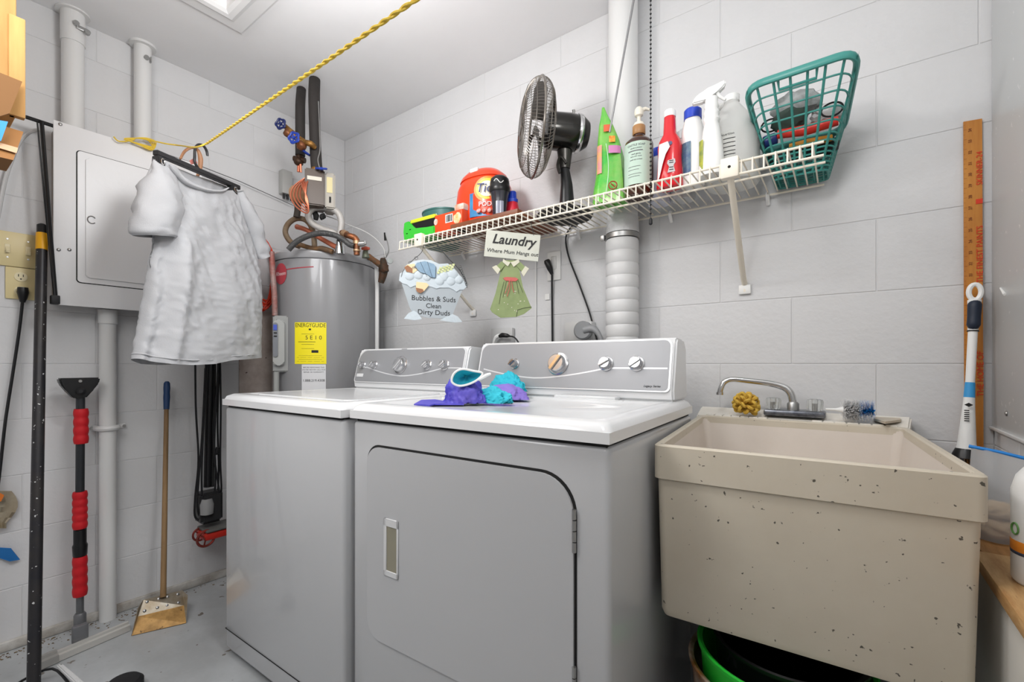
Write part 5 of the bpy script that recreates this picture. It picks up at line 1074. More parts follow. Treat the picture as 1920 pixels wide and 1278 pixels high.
# --- white spray bottle
sx_ = onY(1334, 250, -0.245).x; sb2 = thing('white_spray_bottle', 'white trigger spray bottle with ribbed neck, left of the clear jug', 'bottle', (sx_, -0.245, ZT))
bm = NB(); lathe(bm, [(0.034, 0.026, 0), (0.036, 0.028, 0.006), (0.031, 0.025, 0.07), (0.023, 0.020, 0.13), (0.019, 0.018, 0.15), (0.023, 0.021, 0.158), (0.019, 0.018, 0.17), (0.022, 0.02, 0.178), (0.017, 0.017, 0.19), (0.020, 0.019, 0.198), (0.017, 0.017, 0.208), (0.017, 0.017, 0.222)], (0, 0, 0), 28, ex=2.3); obj('bottle', bm, M_wplastic, sb2)
cdv = CAMDIR((sx_, -0.245)); rr = V((0, 0, 1)).cross(cdv).normalized(); o_ = V((sx_, -0.245, ZT))
bm = NB(); pts = [(-0.052, 0.213), (-0.048, 0.225), (-0.036, 0.238), (-0.01, 0.249), (0.030, 0.262), (0.036, 0.262), (0.037, 0.250), (0.028, 0.240), (0.012, 0.232), (-0.012, 0.222), (-0.02, 0.214)]
tube(bm, [(0, 0, 0)]*2, 0.001, 3) if False else None
prism(bm, [o_+rr*x+V((0, 0, z))-cdv*0.011 for x, z in pts], cdv*0.022); bmesh.ops.bevel(bm, geom=list(bm.edges), offset=0.0035, segments=3, affect='EDGES'); obj('spray_head', bm, M_wplastic, sb2, world=True)
bm = NB(); tube(bm, [o_+rr*0.014+V((0, 0, 0.236)), o_+rr*0.022+V((0, 0, 0.222)), o_+rr*0.036+V((0, 0, 0.21))], [0.006, 0.005, 0.004], 8, curve=3); obj('trigger', bm, M_wplastic, sb2, world=True)
a_ = math.atan2(cdv.y, cdv.x); obj('yellow_green_label', patch(NB(), (0, 0), 0.0335, a_-1.3, a_-0.75, 0.015, 0.1, 0.001, 6, ry=0.0285), mat('label_lime', '#C8C94A', 0.4, col2='#7E9458', vscale=30), sb2)
# --- clear gallon jug
jx = onY(1372, 260, -0.135).x; jg = thing('gallon_jug', 'translucent white gallon jug with label between spray bottle and teal basket', 'jug', (jx, -0.135, ZT))
M_jug = mat('jug_plastic', '#E9E9E6', 0.3, trans=0.35, ior=1.2)
bm = NB(); lathe(bm, [(0.068, 0), (0.074, 0.008), (0.074, 0.13), (0.068, 0.165), (0.05, 0.2), (0.026, 0.235), (0.02, 0.245), (0.02, 0.255)], (0, 0, 0), 36, ex=2.6); obj('bottle', bm, M_jug, jg)
cdv = CAMDIR((jx, -0.135)); rr = V((0, 0, 1)).cross(cdv).normalized(); o_ = V((jx, -0.135, ZT))
bm = NB(); tube(bm, [o_-rr*0.02+V((0, 0, 0.246)), o_-rr*0.048+V((0, 0, 0.232)), o_-rr*0.066+V((0, 0, 0.19)), o_-rr*0.066+V((0, 0, 0.13))], [0.012, 0.012, 0.011, 0.012], 10, curve=4); obj('handle', bm, M_jug, jg, world=True)
obj('cap', lathe(NB(), [(0.0215, 0.25), (0.022, 0.268), (0.018, 0.271)], (0, 0, 0), 20), M_wplastic, jg)
a_ = math.atan2(cdv.y, cdv.x); jl = obj('nutrition_label', patch(NB(), (0, 0), 0.0745, a_-0.62, a_+0.35, 0.055, 0.132, 0.001, 10), mat('label_grey', '#C9C9C4', 0.5), jg)
R1 = 0.0757; text('Nutrition Facts', 0.0095, (jx+R1*math.cos(a_), -0.135+R1*math.sin(a_), ZT+0.124), (1, 0, 0), (0, 0, 1), M_ink, jl, bend=((jx, -0.135), R1))
bm = NB()
for z in (0.11, 0.098, 0.086, 0.074, 0.064): patch(bm, (0, 0), R1, a_-0.3, a_+0.3, z, z+0.0022, 0.0003, 6)
obj('printed_lines', bm, M_ink, jl, kind='stuff')
obj('food_picture', patch(NB(), (0, 0), R1, a_-0.58, a_-0.4, 0.06, 0.107, 0.0004, 4), mat('food_print', '#B5542B', 0.5, col2='#D8C94a', vscale=50), jl)
# --- teal basket
bkt = thing('teal_basket', 'teal plastic mesh basket of odds and ends tilted at the right shelf end', 'basket', (2.34, -0.08, ZT))
M_teal = mat('teal_basket', '#3F8C84', 0.35)
FL, FR = onY(1397, 165, -0.30), onY(1612, 93, -0.30); BR_, BL_ = onY(1582, 245, -0.028), onY(1430, 285, -0.028)
bFL, bFR = onY(1450, 342, -0.11), onY(1552, 320, -0.11); bFL.z = bFR.z = ZT; bBR, bBL = V((bFR.x, -0.02, ZT)), V((bFL.x, -0.02, ZT))
def rquad(a, b, c, d, r=0.18, n_=6):
    P = [a, b, c, d]; out = []
    for i in range(4):
        p, q, s = P[i], P[i-1], P[(i+1) % 4]
        A = p.lerp(q, r), p.lerp(s, r) 
        for k in range(n_+1): t = k/n_; out.append((A[0]*(1-t)**2+p*2*t*(1-t)+A[1]*t*t))
    return out
def bring(t): L_ = lambda a, b: a.lerp(b, t); return rquad(L_(FL, bFL), L_(FR, bFR), L_(BR_, bBR), L_(BL_, bBL))
obj('rim', tube(NB(), bring(0), 0.0075, 10, closed=True, flat=1.5), M_teal, bkt, world=True)
bm = NB()
for k in (.14, .27, .40, .52, .63, .70, .76, .81, .86, .91, .95): tube(bm, bring(k), 0.0025, 6, closed=True)
obj('horizontal_ribs', bm, M_teal, bkt, world=True)
bm = NB()
def side(p0, p1, q0, q1, n_):
    for k in range(n_): s = (k+0.7)/(n_+0.4); tube(bm, [p0.lerp(p1, s), q0.lerp(q1, s)], 0.0032, 6)
side(FL, FR, bFL, bFR, 6); side(FR, BR_, bFR, bBR, 4); side(BR_, BL_, bBR, bBL, 6); side(BL_, FL, bBL, bFL, 4)
obj('vertical_ribs', bm, M_teal, bkt, world=True)
hl = [FL.lerp(FR, s).lerp(bFL.lerp(bFR, s), t) for s, t in ((0.31, 0.0), (0.31, 0.115), (0.66, 0.115), (0.66, 0.0))]
obj('handle_slot', tube(NB(), hl, 0.0042, 6), M_teal, bkt, world=True)
rb = bring(1); bm = NB(); tube(bm, rb, 0.003, 6, closed=True)
for k in range(6): s = (k+0.5)/6; tube(bm, [bFL.lerp(bFR, s), bBL.lerp(bBR, s)], 0.002, 6)
obj('bottom_grid', bm, M_teal, bkt, world=True)
for a, b, c, d in ((FR, BR_, bFR, bBR), (FL, BL_, bFL, bBL)):       # broad flange on the short sides
    bm = NB(); th = 0.30; quad(bm, a, b, b.lerp(d, th), a.lerp(c, 0.06)); bmesh.ops.solidify(bm, geom=bm.faces[:], thickness=0.003); 
    obj('side_flange', bm, M_teal, bkt, world=True)
def bin_(s, t, dpt): # point inside the basket: s along x, t down, dpt front->back
    f = FL.lerp(FR, s).lerp(bFL.lerp(bFR, s), t); g_ = BL_.lerp(BR_, s).lerp(bBL.lerp(bBR, s), t); return f.lerp(g_, dpt)
def content(name, bm, m, label, cat_): tag(obj(name, bm, m), label, cat_)
bm = NB(); tube(bm, [onY(1458, 252, -0.15), onY(1510, 244, -0.15), onY(1572, 226, -0.15)], [0.012, 0.014, 0.012], 10); content('red_tube', bm, mat('red_tube', '#E23A30', 0.3), 'red tube lying across the front inside the teal basket', 'tube')
bm = NB(); blob(bm, onY(1492, 198, -0.12), 0.046, 3, 0.3, 3, (1.3, 0.6, 0.8), 2); content('grey_rag', bm, mat('grey_rag', '#9FA3A3', 0.8, col2='#6f7372', vscale=25), 'crumpled light grey rag heaped in the teal basket', 'rag')
bm = NB(); blob(bm, onY(1480, 226, -0.14), 0.036, 3, 0.2, 3, (1.2, 0.7, 0.9), 4); content('dark_green_cloth', bm, mat('dark_green_cloth', '#33443c', 0.7), 'dark green cloth under the grey rag in the basket', 'cloth')
bm = NB(); blob(bm, onY(1553, 212, -0.11), 0.034, 3, 0.5, 4, (1.2, 0.6, 0.8), 7); content('white_plastic_bag', bm, mat('white_bagc', '#D5D6D6', 0.4), 'crumpled white plastic bag at the right inside the basket', 'bag')
bm = NB(); lathe(bm, [(0.016, 0), (0.018, 0.004), (0.018, 0.03), (0.014, 0.034)], onY(1432, 268, -0.13), 16, axis=V((1, 0.2, 0.2))); content('navy_bottle', bm, mat('navy_bottle', '#22357a', 0.3), 'navy blue capped bottle at lower left inside the basket', 'bottle')
bm = NB(); tube(bm, [onY(1480, 275, -0.14), onY(1515, 268, -0.14), onY(1560, 258, -0.13)], [0.008, 0.012, 0.009], 8, curve=4); content('orange_bottle', bm, mat('ochre_bottle', '#C78A35', 0.4), 'ochre squeeze bottle under the red tube in the basket', 'bottle')
for cc_, lab_ in ((onY(1560, 205, -0.15), 'thin black cable loop at the right in the teal basket'), (onY(1445, 235, -0.13), 'thin black cable loop at the left in the teal basket')):
    content('cable_loop', tube(NB(), [cc_+V((0.024*math.cos(a), 0, 0.018*math.sin(a))) for a in [2*PI*k/20 for k in range(20)]], 0.0025, 6, closed=True), M_brubber, lab_, 'cable')
bm = NB()
for k in range(7): blob(bm, onY(1455+16*k, 300-4*k, -0.10), 0.026, 2, 0.4, 4, (1.0, 0.8, 0.8), k)
tag(obj('dark_odds_and_ends', bm, mat('dark_mix', '#20302f', 0.6, col2='#1a1a1c', vscale=25)), 'dark indistinct odds and ends filling the bottom of the teal basket', 'clutter', kind='stuff')
# ================================================================== back wall: vent pipe, cords, outlets
vp = thing('vent_pipe', 'thick white vent pipe on back wall with ribbed wrapped duct below the clamp', 'vent pipe', (1.795, -0.075, 0.0))
zc = onY(1165, 438, -0.12).z
obj('upper_pipe', cyl(NB(), (1.798, -0.068, zc+0.01), (1.798, -0.068, CZ), 0.052, 40), M_pipe, vp, world=True)
P = []; R = []; n_ = 20
zl = 0.6; seg_h = (zc-0.01-zl)/n_
for k in range(n_):
    for t, rr_ in ((0.0, 0.0555), (0.12, 0.058), (0.88, 0.0585), (1.0, 0.0555)): P.append(V((1.796, -0.072, zc-0.01-(k+t)*seg_h-0.0001*t))); R.append(rr_)
obj('ribbed_duct', tube(NB(), P, R, 40), mat('wrapped_duct', '#D0D0D0', 0.4, bump=0.3, bscale=30), vp, world=True, label='ribbed tape-wrapped duct')
obj('crinkled_sleeve', tube(NB(), [(1.796, -0.07, zc+0.012), (1.796, -0.07, zc+0.03), (1.797, -0.07, zc+0.06), (1.798, -0.07, zc+0.075)], [0.059, 0.0575, 0.056, 0.053], 40), mat('crinkle_tape', '#C9C9CA', 0.35, bump=0.9, bscale=60), vp, world=True)
bm = NB(); tube(bm, [(1.796, -0.072, zc-0.008), (1.796, -0.072, zc+0.008)], 0.0605, 40); box(bm, 1.728, 1.745, -0.115, -0.10, zc-0.011, zc+0.009, 0.002); obj('hose_clamp', bm, M_steel, vp, world=True)
a, b = onY(1190, -10, -0.32), onY(1143, 248, -0.33)
a = b+(a-b)*((CZ-b.z)/(a.z-b.z))
o = obj('grey_rod', cyl(NB(), a, b, 0.004, 10, 0.0028), mat('rod_grey', '#8f8f90', 0.35, metal=0.6)); tag(o, 'thin grey rod slanting in front of the vent pipe above the pouch', 'rod')
bc = thing('bead_chain', 'black beaded pull chain hanging in front of the amber pump bottle', 'chain', (1.93, -0.36, 1.45))
ct = onY(1220, -20, -0.36); cb_ = onY(1220, 408, -0.36); ct.z = CZ-0.001
bm = NB(); nb = int((ct.z-cb_.z)/0.0122)
for k in range(nb): bmesh.ops.create_icosphere(bm, subdivisions=1, radius=0.0032, matrix=Matrix.Translation(ct.lerp(cb_, k/nb)))
tube(bm, [ct, cb_], 0.0008, 4); obj('beads', bm, M_brubber, bc, world=True)
obj('end_pull', tube(NB(), [cb_, cb_-V((0, 0, 0.006)), cb_-V((0, 0, 0.018)), cb_-V((0, 0, 0.02))], [0.002, 0.005, 0.005, 0.003], 10), M_brubber, bc, world=True)
# outlets and cords on the back wall
def wx_(px, py, y=-0.004): return onY(px, py, y)
p = wx_(1043, 500); oc2 = thing('clear_outlet_cover', 'white outlet plate with extension plug right of the laundry sign', 'outlet', (p.x, 0, p.z-0.05))
bm = NB(); a, b = wx_(1030, 478), wx_(1046, 520); box(bm, a.x-0.008, a.x+0.055, -0.008, -0.002, b.z-0.01, a.z+0.01, 0.002); obj('plate', bm, M_wplastic, oc2, world=True)
bm = NB(); box(bm, a.x+0.012, a.x+0.036, -0.011, -0.008, b.z+0.035, a.z-0.01, 0.003); obj('socket', bm, mat('socket_white', '#DDDDDB', 0.3), oc2, world=True)
bp_ = thing('black_extension_plug', 'black cord with socket end hanging on back wall right of laundry sign', 'cord', wx_(1036, 630))
q0, q1, q2 = wx_(1025, 488, -0.025), wx_(1031, 503, -0.022), wx_(1035, 514, -0.015)
obj('socket_end', tube(NB(), [q0, q0.lerp(q1, 0.2), q1, q2], [0.012, 0.014, 0.012, 0.006], 10), M_black, bp_, world=True)
obj('cord', tube(NB(), [q2, wx_(1035, 550, -0.01), wx_(1035.5, 600, -0.01), wx_(1036, 660, -0.01)], 0.0042, 8), M_brubber, bp_, world=True)
q = wx_(1028, 556, -0.006); o = obj('cord_tag', box(NB(), q.x-0.016, q.x+0.006, -0.006, -0.003, q.z-0.012, q.z+0.012), M_wplastic); tag(o, 'small white tag beside the black hanging cord on back wall', 'tag')
a, b = wx_(1005, 488), wx_(1005, 700); o = obj('surface_raceway', box(NB(), a.x-0.004, a.x+0.004, -0.009, -0.0022, b.z, a.z+0.12, 0.002), M_pipe); tag(o, 'thin white vertical wire cover strip on back wall below laundry sign', 'trim')
p = wx_(945, 630); oc3 = thing('low_outlet', 'white outlet with black plug just above the washer console end', 'outlet', (p.x, 0, p.z-0.05))
bm = NB(); box(bm, p.x-0.06, p.x+0.06, -0.025, -0.002, p.z-0.045, p.z+0.035, 0.005); obj('plate', bm, mat('outlet_grey', '#C6C6C6', 0.4), oc3, world=True)
bm = NB(); tube(bm, [wx_(925, 645, -0.05), wx_(930, 632, -0.05), wx_(938, 629, -0.045)], [0.005, 0.009, 0.01], 8, curve=3); obj('white_plug', bm, M_wplastic, oc3, world=True)
bm = NB(); tube(bm, [wx_(937, 630, -0.05), wx_(942, 628, -0.055), wx_(951, 629, -0.055), wx_(956, 630, -0.05)], [0.008, 0.011, 0.009, 0.004], 10); obj('black_plug', bm, M_black, oc3, world=True)
obj('black_cord', tube(NB(), [wx_(955, 630, -0.05), wx_(964, 632, -0.05), wx_(972, 642, -0.05), wx_(976, 660, -0.05)], 0.0035, 8, curve=4), M_brubber, oc3, world=True)
p = wx_(1095, 620); o3 = thing('dryer_outlet', 'white dryer outlet box with round grey plug above the dryer console', 'outlet', (p.x, 0, p.z-0.06))
bm = NB(); a, b = wx_(1066, 606), wx_(1108, 640); box(bm, a.x, b.x+0.02, -0.04, -0.002, b.z-0.01, a.z, 0.004); obj('box', bm, M_pipe, o3, world=True)
c_ = wx_(1097, 620, -0.06); bm = NB(); lathe(bm, [(0.02, 0), (0.034, 0.004), (0.036, 0.012), (0.036, 0.028), (0.03, 0.034)], c_, 28, axis=V((0.15, -1, 0))); obj('round_plug', bm, mat('plug_grey', '#8C8D8F', 0.4), o3, world=True)
bm = NB(); tube(bm, [c_+V((0.01, -0.025, 0.0)), c_+V((0.045, -0.025, 0.004)), c_+V((0.07, -0.025, -0.02)), c_+V((0.085, -0.02, -0.06))], [0.016, 0.014, 0.009, 0.008], 10, curve=4); obj('plug_cord', bm, mat('plug_grey', '', 0), o3, world=True)

# ================================================================== hanging signs
def board_frame(px, py, y, tilt=0.0):
    O = onY(px, py, y); n_ = CAMDIR(O); R = V((0, 0, 1)).cross(n_).normalized(); q = Matrix.Rotation(tilt, 3, n_); return O, (q @ R), (q @ V((0, 0, 1))), n_
S = 0
M_tin = mat('tin_grey', '#A9B1B6', 0.5, col2='#A6ADB2', vscale=8); M_foamw = mat('suds_white', '#C3CDD3', 0.7, bump=0.5, bscale=60)
O, R, U, n_ = board_frame(811, 540, -0.35, -0.03)
tq = -math.sin(YAW)*(O.x-CAM.x)+math.cos(YAW)*(O.y-CAM.y); K = tq/FPX*0.985
sg = thing('bathtub_sign', 'hanging wooden bathtub sign reading Bubbles & Suds Clean Dirty Duds', 'sign', O-V((0, 0, 0.11)))
def sg_pts(pts, off=0.0): return [O+R*((x-811)*K)+U*((540-y)*K)+n_*off for x, y in pts]
tub = [(754, 535), (770, 580), (776, 590), (800, 597), (838, 597), (850, 590), (866, 545), (872, 530), (800, 524)]
obj('tub', prism(NB(), sg_pts(tub), n_*0.007), M_tin, sg, world=True)
suds = [(749, 530), (750, 517), (757, 512), (762, 500), (775, 492), (790, 488), (806, 488), (822, 494), (838, 492), (850, 500), (857, 508), (868, 520), (877, 532), (870, 540), (862, 541), (856, 545), (850, 541), (842, 538), (825, 539), (818, 541), (808, 538), (790, 537), (778, 538), (770, 542), (764, 537), (756, 535)]
obj('suds', prism(NB(), sg_pts(suds, 0.0), n_*0.010), M_foamw, sg, world=True)
bm = NB()
for (x, y, r_) in ((768, 520, 9), (784, 517, 9), (800, 520, 8), (832, 517, 9), (848, 512, 10), (845, 525, 9), (860, 522, 8), (824, 526, 9), (775, 505, 7)):
    c = sg_pts([(x, y)], 0.010)[0]; b2 = NB(); lathe(bm, [(r_*K, 0), (r_*K*0.85, 0.0025), (r_*K*0.4, 0.004)], c, 16, axis=n_)
obj('suds_bubble', bm, M_foamw, sg, world=True)
for foot in ([(760, 601), (768, 590), (778, 585), (786, 590), (793, 600), (780, 603)], [(826, 601), (838, 594), (850, 588), (860, 592), (869, 602), (855, 604)]): obj('suds_foot', prism(NB(), sg_pts(foot, 0.004), n_*0.008), M_foamw, sg, world=True)
obj('blue_jeans', prism(NB(), sg_pts([(776, 503), (781, 495), (795, 491), (812, 495), (816, 500), (816, 521), (808, 521), (798, 515), (788, 513)], 0.01), n_*0.004), mat('jeans_blue', '#8FA9BE', 0.6, col2='#7d98ae', vscale=30), sg, world=True, label='blue painted jeans')
bm = NB()
for l in ([(787, 493), (800, 520)], [(800, 492), (810, 521)], [(776, 503), (788, 513), (798, 515), (808, 521), (816, 521), (816, 500)]): tube(bm, sg_pts(l, 0.0145), 0.0009, 4)
obj('dark_outline', bm, mat('outline_slate', '#39464f', 0.6), sg, world=True)
def sock(pts, heel):
    s = obj('sock', prism(NB(), sg_pts(pts, 0.01), n_*0.004), mat('sock_cream', '#E5CFA3', 0.6), sg, world=True, label='cream painted sock'); obj('sock_heel', prism(NB(), sg_pts(heel, 0.0142), n_*0.001), mat('sock_brown', '#96684A', 0.6), s, world=True)
sock([(758, 505), (763, 500), (776, 497), (783, 508), (775, 515), (762, 513)], [(758, 505), (764, 501), (773, 507), (773, 515), (762, 513)])
sock([(781, 531), (800, 532), (804, 536), (795, 548), (785, 551), (780, 545)], [(780, 542), (793, 544), (795, 548), (789, 552), (782, 549)])
bm = NB()
for i in range(5):
    for j in range(3):
        c = sg_pts([(821+i*6+j*2, 507-i*2-j*4.5+4)], 0.011)[0]; obox(bm, lambda x, y, z: c+R*x+U*z+n_*y, -0.005, 0.005, 0, 0.002, -0.004, 0.004)
obj('checked_cloth', bm, mat('check_green', '#B9C27A', 0.6, col2='#DDE0B8', vscale=60), sg, world=True)
def slett(s, size, x, y, sh=0.0): text(s, size*K, O+R*((x-811)*K)+U*((540-y)*K)+n_*0.0073, R, U, M_ink, sg, ext=0.0006, shear=sh)
slett('Bubbles & Suds', 13.5, 814, 561); slett('Clean', 12.5, 814, 574.5); slett('Dirty Duds', 13.5, 815, 587)
bm = NB(); tube(bm, [sg_pts([(752, 528)], 0.008)[0], sg_pts([(756, 512)], 0.01)[0], sg_pts([(770, 492)], 0)[0], sg_pts([(788, 474)], 0)[0], V((onY(795, 462, -0.325).x, -0.325, ZS-0.034))], 0.0012, 5, curve=4)
for x, y in ((779, 485), (768, 495)): tube(bm, [sg_pts([(x+3*math.cos(a), y+3*math.sin(a))], 0)[0] for a in [2*PI*k/12 for k in range(12)]], 0.0009, 4, closed=True)
tube(bm, [sg_pts([(876, 536)], 0.008)[0], sg_pts([(871, 519)], 0.012)[0], sg_pts([(858, 500)], 0.012)[0], sg_pts([(840, 482)], 0)[0], V((onY(815, 462, -0.325).x, -0.325, ZS-0.034))], 0.0018, 5, curve=4)
for k in range(9): c = sg_pts([(875-k*1.7, 530-k*4.2)], 0.010)[0]; tube(bm, [c+(R*math.cos(a)+U*math.sin(a))*0.005 for a in [2*PI*j/10 for j in range(10)]], 0.001, 4, closed=True)
obj('hanging_wire', bm, mat('sign_wire', '#4d4f50', 0.5, metal=0.5), sg, world=True)

O, R, U, n_ = board_frame(960, 461, -0.345, -0.10)
tq = -math.sin(YAW)*(O.x-CAM.x)+math.cos(YAW)*(O.y-CAM.y); K = tq/FPX*0.985; O0 = O; cx0, cy0 = 960, 461
ls = thing('laundry_sign', 'white wooden sign reading Laundry hanging from the shelf above a green dress', 'sign', O-V((0, 0, 0.06)))
def lp(pts, off=0.0): return [O0+R*((x-cx0)*K)+U*((cy0-y)*K)+n_*off for x, y in pts]
obj('plaque', prism(NB(), lp([(909, 436), (1012, 436), (1012, 486), (909, 486)]), n_*0.006), mat('plaque_white', '#C9CABF', 0.6, col2='#BDBFB2', vscale=6), ls, world=True)
def lt2(s, size, x, y, sh=0.0, bold=0): text(s, size*K, O0+R*((x-cx0)*K)+U*((cy0-y)*K)+n_*0.0063, R, U, M_ink, ls, ext=0.0006, shear=sh, off=bold)
lt2('Laundry', 25, 962, 452, 0.25, 0.018); lt2('Where Mum Hangs out', 10.2, 962, 474, 0.15)
bm = NB(); bm2 = [lp([(x, 440)], 0.004)[0] for x in (925, 1000)]
for q in bm2: tube(bm, [q, V((q.x, -0.326, ZS-0.03))], 0.001, 5)
obj('hanging_wire', bm, mat('sign_wire', '', 0), ls, world=True)
q = Matrix.Rotation(0.09, 3, n_); R2, U2 = q @ R, q @ U
ds2 = thing('dress_sign', 'green painted wooden dress with white collar hanging below the laundry sign', 'sign', lp([(960, 600)])[0])
def dpp(pts, off=0.0): b0_ = lp([(960, 488)])[0]; return [b0_+R2*((x-958)*K)+U2*((488-y)*K)+n_*off for x, y in pts]
M_sage = mat('sage_green', '#8E9C6C', 0.7, col2='#7E8D5E', vscale=10); M_cream = mat('cream_paint', '#CFCCB8', 0.6)
dress = [(944, 489), (972, 489), (981, 501), (975, 507), (982, 540), (996, 573), (999, 579), (985, 590), (970, 596), (940, 598), (924, 588), (920, 582), (930, 552), (939, 512), (935, 503)]
obj('dress', prism(NB(), dpp(dress), n_*0.006), M_sage, ds2, world=True)
for s_ in ([(941, 491), (948, 498), (937, 512), (928, 504)], [(975, 491), (968, 498), (982, 514), (990, 505)]): obj('sleeve', prism(NB(), dpp(s_, 0.001), n_*0.007), M_sage, ds2, world=True)
for s_ in ([(931, 499), (939, 507), (934, 516), (923, 503)], [(986, 500), (993, 505), (983, 520), (978, 512)]): obj('cuff', prism(NB(), dpp(s_, 0.003), n_*0.008), M_cream, ds2, world=True)
for s_ in ([(944, 487), (950, 491), (958, 493), (953, 501), (943, 493)], [(973, 487), (966, 491), (958, 493), (964, 502), (975, 493)]): obj('collar', prism(NB(), dpp(s_, 0.004), n_*0.006), M_cream, ds2, world=True)
obj('red_sash', prism(NB(), dpp([(944, 523), (950, 521), (968, 522), (973, 525), (968, 529), (949, 528)], 0.006), n_*0.003), mat('sash_red', '#C4615A', 0.6), ds2, world=True)
bm = NB()
for l in ([(957, 526), (953, 540), (948, 552)], [(957, 526), (957, 542), (952, 558)], [(960, 526), (962, 540), (965, 550)]): tube(bm, dpp(l, 0.0085), 0.0012, 5)
obj('sash_tails', bm, mat('sash_red', '', 0), ds2, world=True)
bm = NB()
for l in ([(946, 530), (940, 552), (937, 572)], [(950, 530), (944, 560)], [(970, 530), (974, 552)], [(973, 528), (982, 550)], [(999, 577), (985, 579), (972, 583), (970, 596)], [(947, 499), (940, 511)], [(969, 499), (980, 512)]): tube(bm, dpp(l, 0.0068), 0.0008, 4)
obj('fold_lines', bm, mat('outline_olive', '#474f33', 0.6), ds2, world=True, kind='stuff')
bm = NB(); random.seed(3)
for k in range(16): c = dpp([(random.uniform(935, 985), random.uniform(545, 590))], 0.0062)[0]; lathe(bm, [(0.0018, 0), (0.001, 0.0006)], c, 8, axis=n_)
obj('cream_dots', bm, M_cream, ds2, world=True, kind='stuff')
bm = NB()
for x in (949, 968): tube(bm, [lp([(x, 484)], 0.003)[0], dpp([(x-1, 490)], 0.003)[0]], 0.001, 5)
obj('hanging_wire', bm, mat('sign_wire', '', 0), ds2, world=True)

# ================================================================== clothes on the machines
M_purp = mat('purple_cloth', '#3F3FB5', 0.55, col2='#6A5FC4', vscale=16); M_tealc = mat('aqua_cloth', '#2FB9CC', 0.7, bump=0.3, bscale=120); M_lil = mat('lilac_cloth', '#8672C8', 0.6)
ZL = 0.925
def heap(name, c, sq, r, m, label, seed, sub=5, amp=0.22, fr=2.2, cat_='cloth', rot=0.0, crisp=0.5):
    b2 = bmesh.new(); bmesh.ops.create_icosphere(b2, subdivisions=sub, radius=1); Rz = Matrix.Rotation(rot, 3, 'Z')
    for v in b2.verts:
        q = v.co.normalized(); n1 = noise.noise(q*fr+V((seed, 0, 0))); n2 = abs(noise.noise(q*fr*2.6+V((0, seed, 0)))); n3 = abs(noise.noise(q*fr*5.5+V((0, 0, seed))))
        k = 1+amp*n1*1.4-amp*crisp*2*n2-amp*crisp*n3*0.9+amp*0.6
        p = V((q.x*r*sq[0]*k, q.y*r*sq[1]*k, q.z*r*sq[2]*k)); p = Rz @ p; p.z = max(p.z, 0.0005) if p.z > -0.004 else 0.0005
        v.co = V(c)+p
    o = obj(name, b2, m, None, smooth=60); return tag(o, label, cat_)
g0 = onZ(868, 754, ZL); 
PG = heap('purple_garment', (g0.x, g0.y, ZL), (1.0, 0.7, 1.05), 0.062, M_purp, 'crumpled purple-blue garment, left part of the pile on the dryer', 3.1, amp=0.2, fr=2.0)
g1 = onZ(945, 746, ZL); heap('lilac_garment', (g1.x, g1.y, ZL), (1.45, 0.7, 0.62), 0.068, M_lil, 'lilac cloth fold running under the aqua swimsuit', 5.2, rot=-0.35, amp=0.12, fr=1.6)
tg_ = NB(); st_ = [(775, 756), (800, 748), (812, 750), (806, 757)]
P = [onZ(x, y, ZL+0.001) for x, y in ((776, 757), (790, 749), (815, 748), (828, 750), (845, 752), (870, 752), (870, 757), (840, 757), (815, 757), (806, 759))]
obj('fabric_strap', slab(NB(), P, 0.003), M_purp, PG, world=True, label='flat purple fabric strap')
def swim():
    O_ = onT(893, 720, 1.0); c = V((g0.x+0.045, g0.y-0.018, ZL+0.062)); n2_ = CAMDIR(c); R_ = V((0, 0, 1)).cross(n2_)
    t = thing('aqua_swimsuit', 'aqua swimsuit with white piping lying over the purple garment', 'swimsuit', c-V((0, 0, 0.05)))
    Ky = 1.33/FPX; f = lambda x, y, off=0.0: c+R_*((x-893)*Ky)+V((0, 0, (720-y)*Ky))+n2_*off
    cup = [(861, 722), (865, 708), (878, 701), (896, 704), (912, 708), (905, 718), (890, 726), (873, 729)]
    bm = NB(); ring = cat([f(x, y, 0.012) for x, y in cup], 4, True); cc = f(885, 714, -0.018); rings = []
    for t_ in (1.0, 0.72, 0.4, 0.12): rings.append([bm.verts.new(cc.lerp(p, t_)-n2_*0.004*math.sin(k*1.1)*(1-t_)-n2_*(1-t_)*0.0) for k, p in enumerate(ring)])
    m_ = len(ring)
    for a, b in zip(rings, rings[1:]):
        for k in range(m_): bm.faces.new((a[k], a[(k+1) % m_], b[(k+1) % m_], b[k]))
    bm.faces.new(rings[-1]); bmesh.ops.solidify(bm, geom=bm.faces[:], thickness=0.002); obj('cup', bm, M_tealc, t, world=True, smooth=80)
    obj('white_piping', tube(NB(), ring, 0.003, 8, closed=True), M_wplastic, t, world=True)
    obj('white_strap', tube(NB(), [f(905, 719, 0.012), f(918, 712, 0.012), f(926, 709, 0.008)], [0.004, 0.005, 0.003], 8, curve=4, flat=1), M_wplastic, t, world=True)
swim()
heap('aqua_shorts', onZ(952, 742, ZL)+V((0, 0, 0.018)), (1.35, 0.62, 0.85), 0.062, mat('aqua_cloth2', '#28B4C9', 0.7, bump=0.3, bscale=120), 'crumpled aqua cloth, right part of the pile against the dryer console', 8.4, rot=-0.35, amp=0.2, fr=2.0)
heap('aqua_cloth', onZ(918, 754, ZL), (1.35, 0.6, 0.66), 0.052, M_tealc, 'small bunched aqua cloth at the front of the dryer pile', 1.9, amp=0.22, fr=2.6)

